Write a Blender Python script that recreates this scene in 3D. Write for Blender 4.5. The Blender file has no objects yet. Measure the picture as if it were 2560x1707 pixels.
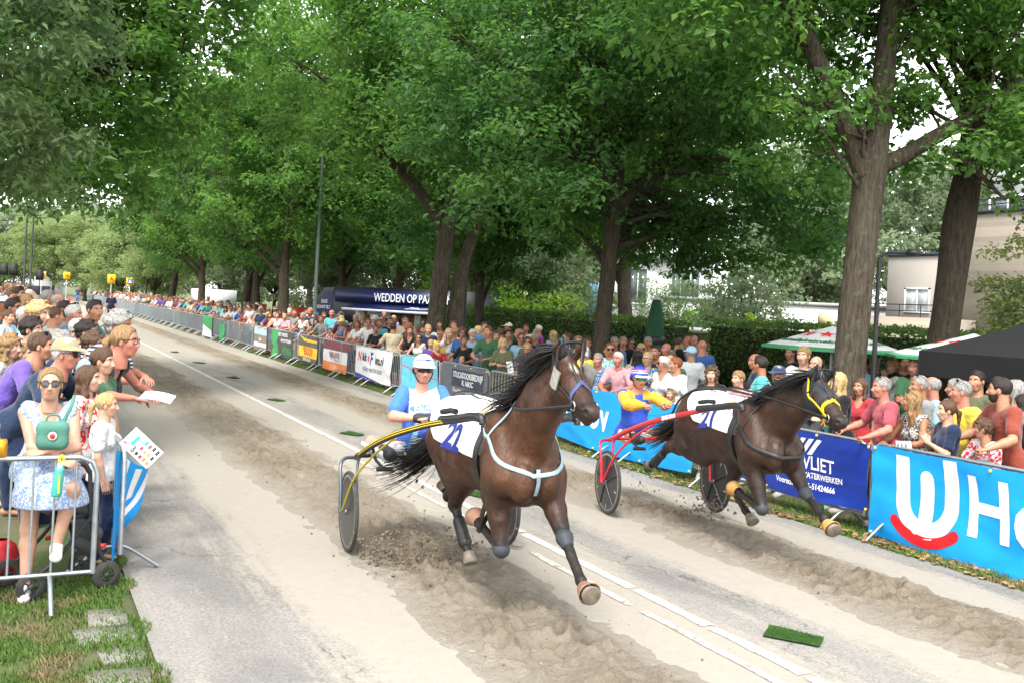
import bpy, math, random
import numpy as np
from mathutils import Vector, Matrix
SC = bpy.context.scene
COL = SC.collection
rad = math.radians
PI = math.pi
# ------------------------------------------------------------------ camera, sky, sun, exposure
cam_data = bpy.data.cameras.new('camera')
cam = bpy.data.objects.new('camera', cam_data)
COL.objects.link(cam)
cam_data.sensor_width = 36.0
cam_data.lens = 35.0
cam_data.shift_y = -89.0 / 2560.0
cam_data.clip_start = 0.1
cam_data.clip_end = 2000.0
YAW = math.atan(1237.0 / 2489.0)
cam.matrix_world = (Matrix.Translation((0, 0, 2.25)) @ Matrix.Rotation(-YAW, 4, 'Z')
     @ Matrix.Rotation(PI / 2, 4, 'X') @ Matrix.Rotation(rad(2.9), 4, 'Z'))
SC.camera = cam
SUN_EL, SUN_AZ = 58.0, 215.0      # azimuth clockwise from +Y
world = bpy.data.worlds.new('World')
SC.world = world
world.use_nodes = True
wn = world.node_tree
wn.nodes.clear()
sky = wn.nodes.new('ShaderNodeTexSky')
sky.sky_type = 'NISHITA'
sky.sun_disc = False
sky.sun_elevation = rad(SUN_EL)
sky.sun_rotation = rad(SUN_AZ)
sky.air_density = 1.0
sky.dust_density = 1.0
sky.ozone_density = 1.0
hs = wn.nodes.new('ShaderNodeHueSaturation')
hs.inputs['Saturation'].default_value = 0.12
hs.inputs['Value'].default_value = 1.25
bg = wn.nodes.new('ShaderNodeBackground')
bg.inputs['Strength'].default_value = 0.15
wo = wn.nodes.new('ShaderNodeOutputWorld')
wn.links.new(sky.outputs['Color'], hs.inputs['Color'])
wn.links.new(hs.outputs['Color'], bg.inputs['Color'])
wn.links.new(bg.outputs['Background'], wo.inputs['Surface'])
sun_data = bpy.data.lights.new('sun', 'SUN')
sun_data.energy = 1.5
sun_data.angle = rad(14)
sun_data.color = (1.0, 0.96, 0.9)
sun = bpy.data.objects.new('sun', sun_data)
COL.objects.link(sun)
_d = Vector((math.sin(rad(SUN_AZ)) * math.cos(rad(SUN_EL)), math.cos(rad(SUN_AZ)) * math.cos(rad(SUN_EL)), math.sin(rad(SUN_EL))))
sun.rotation_euler = _d.to_track_quat('Z', 'Y').to_euler()
SC.view_settings.view_transform = 'Standard'
SC.view_settings.look = 'None'
SC.view_settings.exposure = 1.75
SC.view_settings.gamma = 1.0
SC.view_settings.use_curve_mapping = False
SC.render.engine = 'CYCLES'
SC.cycles.use_denoising = True
SC.cycles.max_bounces = 5
SC.cycles.diffuse_bounces = 3
SC.cycles.glossy_bounces = 3
SC.cycles.transmission_bounces = 4
SC.cycles.transparent_max_bounces = 5
SC.cycles.caustics_reflective = False
SC.cycles.caustics_refractive = False
# ------------------------------------------------------------------ helpers
def tag(o, label=None, cat=None, group=None, kind=None):
 if label: o['label'] = label
 if cat: o['category'] = cat
 if group: o['group'] = group
 if kind: o['kind'] = kind
 return o
def empty(name, loc=(0, 0, 0), rz=0.0):
 o = bpy.data.objects.new(name, None)
 o.location = loc
 o.rotation_euler = (0, 0, rz)
 o.empty_display_size = 0.1
 COL.objects.link(o)
 return o
def mesh_np(name, V, F, mats=None, mi=None, smooth=True):
 """V (n,3); F list of (m,k) int arrays (k = 3 or 4)."""
 V = np.asarray(V, dtype=np.float32)
 if not isinstance(F, list): F = [F]
 F = [np.asarray(f, dtype=np.int32) for f in F if len(f)]
 me = bpy.data.meshes.new(name)
 nl = sum(f.size for f in F); nf = sum(len(f) for f in F)
 me.vertices.add(len(V)); me.vertices.foreach_set('co', V.ravel())
 me.loops.add(nl); me.polygons.add(nf)
 if nf:
  me.loops.foreach_set('vertex_index', np.concatenate([f.ravel() for f in F]))
  tot = np.concatenate([np.full(len(f), f.shape[1], np.int32) for f in F])
  st = np.concatenate([[0], np.cumsum(tot)[:-1]]).astype(np.int32)
  me.polygons.foreach_set('loop_start', st)
  if smooth: me.polygons.foreach_set('use_smooth', np.ones(nf, dtype=bool))
  if mi is not None: me.polygons.foreach_set('material_index', np.asarray(mi, dtype=np.int32))
 if mats is not None:
  for m in (mats if isinstance(mats, (list, tuple)) else [mats]): me.materials.append(m)
 me.update(calc_edges=True)
 return me
def ob(name, me, parent=None, col=None, mw=None):
 o = bpy.data.objects.new(name, me)
 COL.objects.link(o)
 if parent is not None: o.parent = parent
 if mw is not None: o.matrix_local = mw
 if col is not None: o.color = (col[0], col[1], col[2], 1.0)
 return o
def copy_tree(o, parent=None):
 c = o.copy()
 COL.objects.link(c)
 c.parent = parent
 for ch in list(o.children): copy_tree(ch, c)
 return c
class MB:
 """collects boxes, tubes, discs and grids into one mesh"""
 def __init__(s): s.V = []; s.F = {3: [], 4: []}; s.M = {3: [], 4: []}; s.n = 0; s.m = 0
 def add(s, V, F, m=None):
  V = np.asarray(V, dtype=float); F = np.asarray(F, dtype=int)
  if len(F) == 0: return s
  k = F.shape[1]
  s.V.append(V); s.F[k].append(F + s.n); s.M[k].append(np.full(len(F), s.m if m is None else m)); s.n += len(V)
  return s
 def box(s, c, d, R=None, m=None):
  x, y, z = d[0] / 2, d[1] / 2, d[2] / 2
  V = np.array([[-x, -y, -z], [x, -y, -z], [x, y, -z], [-x, y, -z], [-x, -y, z], [x, -y, z], [x, y, z], [-x, y, z]])
  if R is not None: V = V @ np.array(R)[:3, :3].T
  return s.add(V + np.array(c), [[0, 3, 2, 1], [4, 5, 6, 7], [0, 1, 5, 4], [1, 2, 6, 5], [2, 3, 7, 6], [3, 0, 4, 7]], m)
 def tube(s, P, r, n=8, m=None, cap=True, flat=None):
  P = np.asarray(P, dtype=float); k = len(P)
  r = np.broadcast_to(np.asarray(r, dtype=float), (k,))
  T = np.gradient(P, axis=0); T /= np.linalg.norm(T, axis=1)[:, None] + 1e-9
  u = np.array([0, 0, 1.0]) if abs(T[0][2]) < .9 else np.array([1.0, 0, 0])
  a = np.arange(n) * 2 * PI / n; V = []
  for i in range(k):
   u = u - T[i] * (u @ T[i]); u /= np.linalg.norm(u) + 1e-9
   w = np.cross(T[i], u); fl = 1.0 if flat is None else flat
   V.append(P[i] + r[i] * (np.cos(a)[:, None] * w + fl * np.sin(a)[:, None] * u))
  V = np.concatenate(V)
  i = np.arange(k - 1)[:, None] * n; j = np.arange(n)[None]; j2 = (j + 1) % n
  F = np.stack([i + j, i + j2, i + n + j2, i + n + j], -1).reshape(-1, 4)
  b = s.n
  s.add(V, F, m)
  if cap:
   c0 = len(V)
   Vc = np.vstack([V[:n], P[:1], V[-n:], P[-1:]])
   f0 = [[(q + 1) % n, q, n] for q in range(n)]; f1 = [[n + 1 + q, n + 1 + (q + 1) % n, 2 * n + 1] for q in range(n)]
   s.add(Vc, f0 + f1, m)
  return s
 def lathe(s, prof, c=(0, 0, 0), n=16, R=None, m=None):
  prof = np.asarray(prof, dtype=float); k = len(prof); a = np.arange(n) * 2 * PI / n
  V = np.stack([prof[:, None, 0] * np.cos(a), prof[:, None, 0] * np.sin(a), np.repeat(prof[:, 1:2], n, 1)], -1).reshape(-1, 3)
  if R is not None: V = V @ np.array(R)[:3, :3].T
  i = np.arange(k - 1)[:, None] * n; j = np.arange(n)[None]; j2 = (j + 1) % n
  F = np.stack([i + j, i + j2, i + n + j2, i + n + j], -1).reshape(-1, 4)
  return s.add(V + np.array(c), F, m)
 def poly(s, P, m=None):
  P = np.asarray(P, dtype=float); k = len(P)
  if k == 4: return s.add(P, [[0, 1, 2, 3]], m)
  return s.add(np.vstack([P, P.mean(0)[None]]), [[i, (i + 1) % k, k] for i in range(k)], m)
 def grid(s, fn, nu, nv, m=None):
  u, v = np.meshgrid(np.linspace(0, 1, nu), np.linspace(0, 1, nv), indexing='ij')
  V = fn(u.ravel(), v.ravel())
  i = np.arange(nu - 1)[:, None] * nv + np.arange(nv - 1)[None]
  F = np.stack([i, i + nv, i + nv + 1, i + 1], -1).reshape(-1, 4)
  return s.add(V, F, m)
 def mesh(s, name, mats, smooth=True):
  V = np.concatenate(s.V); F = []; mi = []
  for k in (3, 4):
   if s.F[k]: F.append(np.concatenate(s.F[k])); mi.append(np.concatenate(s.M[k]))
  return mesh_np(name, V, F, mats, np.concatenate(mi), smooth)
 def build(s, name, mats, parent=None, smooth=False, col=None):
  return ob(name, s.mesh(name, mats, smooth), parent, col)
def bez(P, n=8):
 """smooth polyline through control points (Catmull-Rom)"""
 P = np.asarray(P, dtype=float)
 Q = np.vstack([2 * P[0] - P[1], P, 2 * P[-1] - P[-2]]); out = []
 for i in range(1, len(Q) - 2):
  t = np.linspace(0, 1, n, endpoint=False)[:, None]
  a, b, c, d = Q[i - 1], Q[i], Q[i + 1], Q[i + 2]
  out.append(.5 * (2 * b + (c - a) * t + (2 * a - 5 * b + 4 * c - d) * t ** 2 + (3 * b - a - 3 * c + d) * t ** 3))
 return np.vstack(out + [P[-1:]])
# ------------------------------------------------------------------ materials
def node_mat(name):
 m = bpy.data.materials.new(name); m.use_nodes = True
 nt = m.node_tree
 return m, nt, nt.nodes['Principled BSDF']
def N(nt, typ, **kw):
 n = nt.nodes.new('ShaderNode' + typ)
 for k, v in kw.items():
  if k in n.inputs: n.inputs[k].default_value = v
  else: setattr(n, k, v)
 return n
def mixc(nt, fac, a, b, blend='MIX'):
 n = nt.nodes.new('ShaderNodeMix'); n.data_type = 'RGBA'; n.blend_type = blend
 for sock, v in ((n.inputs[0], fac), (n.inputs[6], a), (n.inputs[7], b)):
  if isinstance(v, bpy.types.NodeSocket): nt.links.new(v, sock)
  elif isinstance(v, (int, float)): sock.default_value = v
  else: sock.default_value = (v[0], v[1], v[2], 1)
 return n.outputs[2]
def ramp(nt, fac, stops):
 n = nt.nodes.new('ShaderNodeValToRGB')
 e = n.color_ramp.elements
 while len(e) < len(stops): e.new(.5)
 for i, (p, c) in enumerate(stops):
  e[i].position = p
  e[i].color = (c, c, c, 1) if isinstance(c, (int, float)) else (c[0], c[1], c[2], 1)
 nt.links.new(fac, n.inputs[0])
 return n.outputs[0]
def coord(nt, kind='Object', scale=None, vec=None):
 if vec is None:
  t = nt.nodes.new('ShaderNodeTexCoord'); v = t.outputs[kind]
 else: v = vec
 if scale is None: return v
 mp = nt.nodes.new('ShaderNodeMapping'); mp.inputs['Scale'].default_value = scale
 nt.links.new(v, mp.inputs['Vector'])
 return mp.outputs['Vector']
def noise(nt, vec, scale=5, detail=3, rough=.6, dist=0.0):
 n = N(nt, 'TexNoise', Scale=scale, Detail=detail, Roughness=rough, Distortion=dist)
 nt.links.new(vec, n.inputs['Vector'])
 return n.outputs[0]
def bump(nt, bs, h, strength=.3, dist=.02):
 b = N(nt, 'Bump', Strength=strength, Distance=dist)
 nt.links.new(h, b.inputs['Height']); nt.links.new(b.outputs[0], bs.inputs['Normal'])
_MC = {}
def M(col, rough=.6, metal=0.0, var=.12, scale=6.0, bmp=0.0, bscale=60.0, spec=.4, coat=0.0, name='paint'):
 """plain procedural material: a base colour, slightly mottled"""
 key = (tuple(col), rough, metal, var, scale, bmp, bscale, spec, coat)
 if key in _MC: return _MC[key]
 m, nt, bs = node_mat(name)
 v = coord(nt)
 f = noise(nt, v, scale, 4)
 c = mixc(nt, ramp(nt, f, [(.3, 0.0), (.7, 1.0)]), [x * (1 - var) for x in col], [min(1, x * (1 + var)) for x in col])
 nt.links.new(c, bs.inputs['Base Color'])
 bs.inputs['Roughness'].default_value = rough
 bs.inputs['Metallic'].default_value = metal
 bs.inputs['Specular IOR Level'].default_value = spec
 bs.inputs['Coat Weight'].default_value = coat
 if bmp: bump(nt, bs, noise(nt, v, bscale, 3), bmp, .01)
 _MC[key] = m
 return m
def OC(name, rough=.8, spec=.25, sheen=0.0, var=.15, scale=8.0, bmp=.25, bscale=14.0, sss=0.0, wave=None):
 """material whose base colour is the object's own colour"""
 m, nt, bs = node_mat(name)
 oi = nt.nodes.new('ShaderNodeObjectInfo')
 v = coord(nt)
 f = noise(nt, v, scale, 3)
 hsv = nt.nodes.new('ShaderNodeHueSaturation')
 nt.links.new(oi.outputs['Color'], hsv.inputs['Color'])
 mr = N(nt, 'MapRange'); mr.inputs[3].default_value = 1 - var; mr.inputs[4].default_value = 1 + var
 nt.links.new(f, mr.inputs[0]); nt.links.new(mr.outputs[0], hsv.inputs['Value'])
 c = hsv.outputs[0]
 if wave: c = wave(nt, v, c)
 nt.links.new(c, bs.inputs['Base Color'])
 bs.inputs['Roughness'].default_value = rough
 bs.inputs['Specular IOR Level'].default_value = spec
 if sheen: bs.inputs['Sheen Weight'].default_value = sheen
 if sss:
  bs.inputs['Subsurface Weight'].default_value = sss
  bs.inputs['Subsurface Radius'].default_value = (.012, .005, .003)
 if bmp: bump(nt, bs, noise(nt, v, bscale, 2), bmp, .02)
 return m
def srgb(r, g, b):
 f = lambda x: ((x / 255 + .055) / 1.055) ** 2.4 if x > 10 else x / 255 / 12.92
 return (f(r), f(g), f(b))
def hexc(h): return srgb(int(h[0:2], 16), int(h[2:4], 16), int(h[4:6], 16))
def gz(X):
 t = np.clip((np.asarray(X, dtype=float) - 4.5) / 3.8, 0, 1)
 return -.1 * t * t * (3 - 2 * t)
# value noise for geometry
_rs = np.random.RandomState(7)
_LAT = _rs.rand(64, 64, 64)
def vnoise(P):
 P = np.asarray(P, dtype=float)
 if P.shape[-1] == 2: P = np.concatenate([P, np.full(P.shape[:-1] + (1,), .37)], -1)
 i = np.floor(P).astype(int); f = P - i; f = f * f * (3 - 2 * f)
 g = lambda a, b, c: _LAT[(i[..., 0] + a) & 63, (i[..., 1] + b) & 63, (i[..., 2] + c) & 63]
 x, y, z = f[..., 0], f[..., 1], f[..., 2]
 l = lambda a, b, t: a + (b - a) * t
 return l(l(l(g(0, 0, 0), g(1, 0, 0), x), l(g(0, 1, 0), g(1, 1, 0), x), y),
    l(l(g(0, 0, 1), g(1, 0, 1), x), l(g(0, 1, 1), g(1, 1, 1), x), y), z)
def fbm(P, oct=4, lac=2.03, gain=.5):
 P = np.asarray(P, dtype=float); a = 1.0; s = 0; t = 0
 for k in range(oct):
  s = s + a * vnoise(P + 17.3 * k); t += a; P = P * lac; a *= gain
 return s / t
# ------------------------------------------------------------------ ground, road, sand, verges
def grass_mat():
 m, nt, bs = node_mat('verge_grass')
 v = coord(nt, 'Object')
 a = noise(nt, v, 1.3, 5, .65); b = noise(nt, v, 40, 4, .7)
 c = mixc(nt, b, (.035, .07, .014), (.095, .13, .03))
 dry = ramp(nt, a, [(.47, 0.0), (.62, 1.0)])
 c = mixc(nt, dry, c, mixc(nt, b, (.085, .066, .04), (.17, .135, .08)))
 nt.links.new(c, bs.inputs['Base Color']); bs.inputs['Roughness'].default_value = .9
 bump(nt, bs, b, .8, .03)
 return m
MAT_GRASS = grass_mat()
def road_mat():
 m, nt, bs = node_mat('dusty_asphalt')
 v = coord(nt, 'Object')
 sep = N(nt, 'SeparateXYZ'); nt.links.new(v, sep.inputs[0])
 vr = N(nt, 'TexVoronoi', Scale=85.0); nt.links.new(v, vr.inputs['Vector']); vs = N(nt, 'SeparateColor'); nt.links.new(vr.outputs['Color'], vs.inputs[0])
 fm_ = N(nt, 'Math', operation='MULTIPLY_ADD'); nt.links.new(noise(nt, v, 42, 4, .75), fm_.inputs[0]); fm_.inputs[1].default_value = .9
 fh = N(nt, 'Math', operation='MULTIPLY_ADD'); nt.links.new(vs.outputs[0], fh.inputs[0]); fh.inputs[1].default_value = .55; fh.inputs[2].default_value = -.22; nt.links.new(fh.outputs[0], fm_.inputs[2])
 fine = fm_.outputs[0]; med = noise(nt, v, 9, 6, .75)
 stk = noise(nt, coord(nt, 'Object', (16, .45, 1)), 1.0, 6, .65)
 st = noise(nt, coord(nt, 'Object', (2.2, .35, 1)), 1.6, 5, .6)
 asp = mixc(nt, fine, (.14, .134, .125), (.32, .307, .285))
 patch = ramp(nt, noise(nt, coord(nt, 'Object', (1, .45, 1)), .9, 3, .5), [(.5, 0.0), (.62, 1.0)])
 asp = mixc(nt, patch, asp, mixc(nt, fine, (.10, .097, .092), (.235, .226, .212)))
 dust = mixc(nt, med, (.28, .25, .208), (.39, .352, .298))
 # dust follows the two running lines; bare strips between
 x = sep.outputs[0]
 def bell(c, w):
  a = N(nt, 'Math', operation='SUBTRACT'); nt.links.new(x, a.inputs[0]); a.inputs[1].default_value = c
  b = N(nt, 'Math', operation='ABSOLUTE'); nt.links.new(a.outputs[0], b.inputs[0])
  d = N(nt, 'MapRange'); d.inputs[1].default_value = w; d.inputs[2].default_value = w * .35; nt.links.new(b.outputs[0], d.inputs[0])
  d.interpolation_type = 'SMOOTHSTEP'
  return d.outputs[0]
 s1, s2 = bell(3.3, 1.85), bell(6.7, 1.6)
 ad = N(nt, 'Math', operation='MAXIMUM'); nt.links.new(s1, ad.inputs[0]); nt.links.new(s2, ad.inputs[1])
 far = N(nt, 'MapRange'); far.inputs[1].default_value = 14; far.inputs[2].default_value = 60; nt.links.new(sep.outputs[1], far.inputs[0])
 ad2 = N(nt, 'Math', operation='MAXIMUM'); nt.links.new(ad.outputs[0], ad2.inputs[0])
 fm = N(nt, 'Math', operation='MULTIPLY'); nt.links.new(far.outputs[0], fm.inputs[0]); fm.inputs[1].default_value = .85
 nt.links.new(fm.outputs[0], ad2.inputs[1])
 t1 = N(nt, 'Math', operation='MULTIPLY_ADD'); nt.links.new(ad2.outputs[0], t1.inputs[0]); t1.inputs[1].default_value = .85; t1.inputs[2].default_value = -.42
 t2 = N(nt, 'Math', operation='ADD'); nt.links.new(t1.outputs[0], t2.inputs[0]); nt.links.new(st, t2.inputs[1])
 t3 = N(nt, 'Math', operation='MULTIPLY_ADD'); nt.links.new(med, t3.inputs[0]); t3.inputs[1].default_value = .35; nt.links.new(t2.outputs[0], t3.inputs[2])
 t4 = N(nt, 'Math', operation='MULTIPLY_ADD'); nt.links.new(stk, t4.inputs[0]); t4.inputs[1].default_value = .55; nt.links.new(t3.outputs[0], t4.inputs[2])
 t5 = N(nt, 'Math', operation='MULTIPLY_ADD'); nt.links.new(fine, t5.inputs[0]); t5.inputs[1].default_value = .30; nt.links.new(t4.outputs[0], t5.inputs[2])
 fac = ramp(nt, t5.outputs[0], [(.74, 0.06), (1.0, .92)])
 c = mixc(nt, fac, asp, dust)
 # cracks filled with bitumen
 vo = N(nt, 'TexVoronoi', feature='DISTANCE_TO_EDGE', Scale=.30);
 wv = N(nt, 'VectorMath', operation='ADD'); nt.links.new(v, wv.inputs[0])
 nz = N(nt, 'TexNoise', Scale=3.0, Detail=4.0); nt.links.new(v, nz.inputs['Vector']); nt.links.new(nz.outputs[1], wv.inputs[1])
 nt.links.new(wv.outputs[0], vo.inputs['Vector'])
 ck = ramp(nt, vo.outputs[0], [(.002, 1.0), (.006, 0.0)])
 cm = N(nt, 'Math', operation='MULTIPLY'); nt.links.new(ck, cm.inputs[0]); nt.links.new(ramp(nt, fac, [(.25, .6), (.6, 0.0)]), cm.inputs[1])
 c = mixc(nt, cm.outputs[0], c, (.04, .038, .036))
 nt.links.new(c, bs.inputs['Base Color'])
 bs.inputs['Roughness'].default_value = .85; bs.inputs['Specular IOR Level'].default_value = .25
 bump(nt, bs, fine, .8, .012)
 return m
MAT_ROAD = road_mat()
def sand_mat(attr=True):
 m, nt, bs = node_mat('churned_sand')
 v = coord(nt, 'Object')
 a = noise(nt, v, 5, 6, .7); b = noise(nt, v, 130, 3, .7); s = noise(nt, coord(nt, 'Object', (9, .8, 1)), 2.5, 4, .6)
 c = mixc(nt, ramp(nt, a, [(.38, 0.0), (.62, 1.0)]), (.15, .12, .082), (.29, .24, .175))
 c = mixc(nt, ramp(nt, s, [(.5, 0.0), (.68, .55)]), c, (.32, .275, .21))
 c = mixc(nt, .4, c, mixc(nt, b, (.11, .085, .06), (.38, .32, .24)))
 if attr:
  at = N(nt, 'Attribute', attribute_name='cover')
  c = mixc(nt, ramp(nt, at.outputs['Fac'], [(.18, 0.0), (.98, 1.0)]), mixc(nt, b, (.29, .255, .205), (.42, .375, .31)), c)
 nt.links.new(c, bs.inputs['Base Color'])
 bs.inputs['Roughness'].default_value = .95; bs.inputs['Specular IOR Level'].default_value = .15
 bb = noise(nt, v, 38, 5, .7); bump(nt, bs, bb, 1.0, .05)
 return m
MAT_SANDB = sand_mat()
MAT_SAND = sand_mat(False)
def sheet(name, xs, ys, zf, mat, kind='structure'):
 X, Y = np.meshgrid(np.asarray(xs), np.asarray(ys), indexing='ij')
 V = np.stack([X, Y, zf(X, Y)], -1).reshape(-1, 3); nv = len(ys)
 i = np.arange(len(xs) - 1)[:, None] * nv + np.arange(nv - 1)[None]
 F = np.stack([i, i + nv, i + nv + 1, i + 1], -1).reshape(-1, 4)
 o = ob(name, mesh_np(name, V, F, mat))
 return tag(o, kind=kind)
gx = np.concatenate([np.linspace(-400, -20, 12), np.linspace(-18, .2, 22), [.5, .62, .7, .78], np.linspace(.9, 8.1, 14), np.linspace(8.2, 30, 30), np.linspace(34, 600, 14)])
gy = np.concatenate([np.linspace(-40, 0, 9), np.linspace(1, 8, 12), [8.3, 8.4, 8.6], np.linspace(8.9, 40, 52), np.linspace(42, 200, 50), np.linspace(220, 1200, 14)])
def ground_z(X, Y):
 z = gz(X) - .012
 inroad = (X > .8) & (X < 8.35)
 n = (fbm(np.stack([X * 1.1, Y * 1.1], -1), 3) - .5) * .09
 # the verge rises a little under the left crowd
 z = z + .14 * np.clip((.62 - X) / .12, 0, 1) * np.clip((Y - 8.35) / .25, 0, 1)
 return np.where(inroad, z - .03, z + np.where((X < .75) | (X > 8.45), n + .012, 0))
tag(sheet('ground', gx, gy, ground_z, MAT_GRASS), 'grassy verge and park ground on both sides of the road', 'ground')
rx = np.linspace(.85, 8.3, 40); ry = np.concatenate([np.linspace(-12, 40, 120), np.linspace(42, 172, 40)])
_edge = lambda X, Y: gz(X)
road = sheet('road', rx, ry, _edge, MAT_ROAD)
tag(road, 'dusty asphalt road with sand strewn along two running lines', 'road')
def set_cover(me, cv):
 a = me.attributes.new('cover', 'FLOAT', 'POINT'); a.data.foreach_set('value', cv.astype(np.float32).ravel())
def band(name, x0, x1, y0, y1, nx, ys, seed, amp):
 xs = np.linspace(x0, x1, nx); cov = []
 def z(X, Y):
  u = (X - x0) / (x1 - x0)
  w = np.clip(np.minimum(u, 1 - u) / .34, 0, 1)
  P = np.stack([X, Y], -1) + seed
  edge = w + (fbm(P * np.array([2.6, 1.2]), 5, gain=.6) - .5) * 1.1
  lump = fbm(P * np.array([6.5, 5.0]), 4, gain=.55)
  ridge = np.abs(fbm(P * np.array([3.2, 1.1]) + 9, 3) - .5)
  fine = fbm(P * 22, 3)
  grv = np.zeros_like(X)
  for gxx, gw in ((x0 + .38 * (x1 - x0), .05), (x0 + .62 * (x1 - x0), .06), (x0 + .8 * (x1 - x0), .045)):
   gg = gxx + (vnoise(np.stack([Y * .35, X * 0 + gxx], -1)) - .5) * .35
   on = np.clip((vnoise(np.stack([Y * .5 + 31, X * 0 + gxx * 3], -1)) - .42) * 6, 0, 1)
   grv += on * (-np.exp(-((X - gg) / gw) ** 2) * .03 + np.exp(-((X - gg - gw * 2) / (gw * 1.3)) ** 2) * .018)
  cl = np.clip(fbm(P * np.array([15.0, 13.0]), 3) - .5, 0, 1) * .10
  pr = np.zeros_like(X); rp = np.random.RandomState(int(seed)); dx = xs[1] - xs[0]
  for _ in range(420):
   px, py = x0 + (x1 - x0) * (.5 + .2 * rp.randn()), 3 + 17 * rp.rand() ** 1.5; r_ = .045 + .03 * rp.rand(); dpt_ = .02 + .03 * rp.rand()
   i0, i1 = max(0, int((px - x0 - .2) / dx)), int((px - x0 + .2) / dx) + 1; j0, j1 = np.searchsorted(ys, (py - .2, py + .2))
   if i1 <= i0 or j1 <= j0: continue
   q = ((X[i0:i1, j0:j1] - px) ** 2 + ((Y[i0:i1, j0:j1] - py) / 1.25) ** 2) / r_ ** 2
   pr[i0:i1, j0:j1] += -dpt_ * np.exp(-q * 1.2) + dpt_ * .6 * np.exp(-(np.sqrt(q) - 1.5) ** 2 * 5)
  h = np.clip(edge - .25, 0, 1)
  h = h * h * (3 - 2 * h)
  cov.append(h)
  return gz(X) - .006 + h * (.026 + cl + pr + amp * (lump - .3) * 1.1 + amp * .5 * ridge + .055 * (fine - .5) + .02 * np.clip(fbm(P * 13, 3) - .55, 0, 1) * 4 * .8 + grv)
 o = sheet(name, xs, ys, z, MAT_SANDB, 'stuff')
 cv = cov[0].reshape(-1, 1); set_cover(o.data, cv)
 return o
ysA = np.concatenate([np.arange(2.5, 11, .016), np.arange(11, 20, .035), np.arange(20, 34, .08), np.arange(34, 170, .6)])
tag(band('sand', 2.35, 4.3, 2.5, 170, 122, ysA, 3.1, .11), 'churned brown sand running along the road left of the white line', 'sand')
tag(band('sand', 5.75, 7.75, 2.5, 170, 112, ysA, 41.7, .10), 'churned brown sand running along the road towards the blue banners', 'sand')
# white lines: thermoplastic plates, dusty and worn
def line_mat(wear):
 m, nt, bs = node_mat('line_paint')
 v = coord(nt)
 a = noise(nt, v, 14, 5, .75)
 g = ramp(nt, a, [(.5 - wear * .25, 1.0), (.62, 0.0)])
 c = mixc(nt, g, mixc(nt, noise(nt, v, 90, 2), (.17, .155, .13), (.27, .25, .21)), (.52, .50, .46))
 nt.links.new(c, bs.inputs['Base Color']); bs.inputs['Roughness'].default_value = .8
 return m
ML, ML2 = line_mat(-.15), line_mat(.42)
def dash(x, y0, y1, w, mat, rs):
 ys = np.linspace(y0, y1, 9); e = (rs.rand(9) - .5) * .02; e2 = (rs.rand(9) - .5) * .02
 V = np.concatenate([np.stack([np.full(9, x - w / 2) + e, ys, gz(x) + np.full(9, .0055)], -1),
      np.stack([np.full(9, x + w / 2) + e2, ys, gz(x) + np.full(9, .0055)], -1)])
 F = [[i, 9 + i, 10 + i, i + 1] for i in range(8)]
 return ob('line_marking', mesh_np('line_marking', V, np.array(F), mat), road)
rs = np.random.RandomState(5)
y = 2.8
while y < 60:
 L = 1.0 if y < 12 else 3.0
 dash(4.6, y, y + L - .07, .10, ML, rs)
 y += L
for y in (3.6, 5.48, 7.3, 9.2, 11.0, 12.9):
 dash(4.33, y - .9, y + .75, .075, ML2, rs)
# artificial-turf mats laid along the centre, one every 5.25 m
def turf_mat():
 m, nt, bs = node_mat('artificial_turf')
 v = coord(nt); a = noise(nt, v, 60, 3, .7)
 nt.links.new(mixc(nt, a, (.02, .09, .01), (.10, .24, .035)), bs.inputs['Base Color'])
 bs.inputs['Roughness'].default_value = .7
 bump(nt, bs, a, 1.0, .03)
 return m
MT = turf_mat(); MTB = M((.03, .03, .03), .9)
def turf_mesh(seed):
 rs = np.random.RandomState(seed); b = MB()
 lift = lambda x, y: .035 * np.clip((x - .12) / .1, 0, 1) ** 2 * np.clip((y + .3) / .5, 0, 1) * (1 if seed % 2 else .3)
 fn = lambda dz: (lambda u, v: np.stack([(u - .5) * .42, (v - .5) * .78, dz + lift((u - .5) * .42, (v - .5) * .78)], -1))
 b.grid(fn(.006), 8, 12, 1); b.grid(fn(.014), 8, 12, 0)
 n = 2600
 x = (rs.rand(n) - .5) * .41; y = (rs.rand(n) - .5) * .77; z = .013 + lift(x, y)
 a = rs.rand(n) * 2 * PI; h = .014 + rs.rand(n) * .014; w = .006
 V = np.stack([np.stack([x - w * np.cos(a), y - w * np.sin(a), z], -1), np.stack([x + w * np.cos(a), y + w * np.sin(a), z], -1),
     np.stack([x + (rs.rand(n) - .5) * .03, y + (rs.rand(n) - .5) * .03, z + h], -1)], 1).reshape(-1, 3)
 b.add(V, np.arange(3 * n).reshape(-1, 3), 0)
 return b.mesh('turf_mat', [MT, MTB])
tms = [turf_mesh(1), turf_mesh(2)]
words = ['nearest the camera, below the front horse', 'behind the legs of the front horse', 'beside the arm of the blue-shirted driver', 'third back behind the front driver', 'fourth back behind the front driver', 'fifth back behind the front driver', 'far down the road']
for k, (mx, my) in enumerate([(5.04, 5.39), (4.99, 10.64), (5.06, 15.88), (5.02, 21.11), (5.17, 26.62), (5.12, 31.84), (5.1, 37.0)]):
 o = ob('turf_mat', tms[k % 2]); o.scale = (.50, .50, .8); o.location = (mx, my, gz(mx) + .004); o.rotation_euler = (0, 0, rad([38, 20, 30, 25, 15, 35, 10][k]))
 tag(o, 'green artificial turf mat on the road, ' + words[k], 'turf mat', 'turf mats along the road centre')
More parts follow.
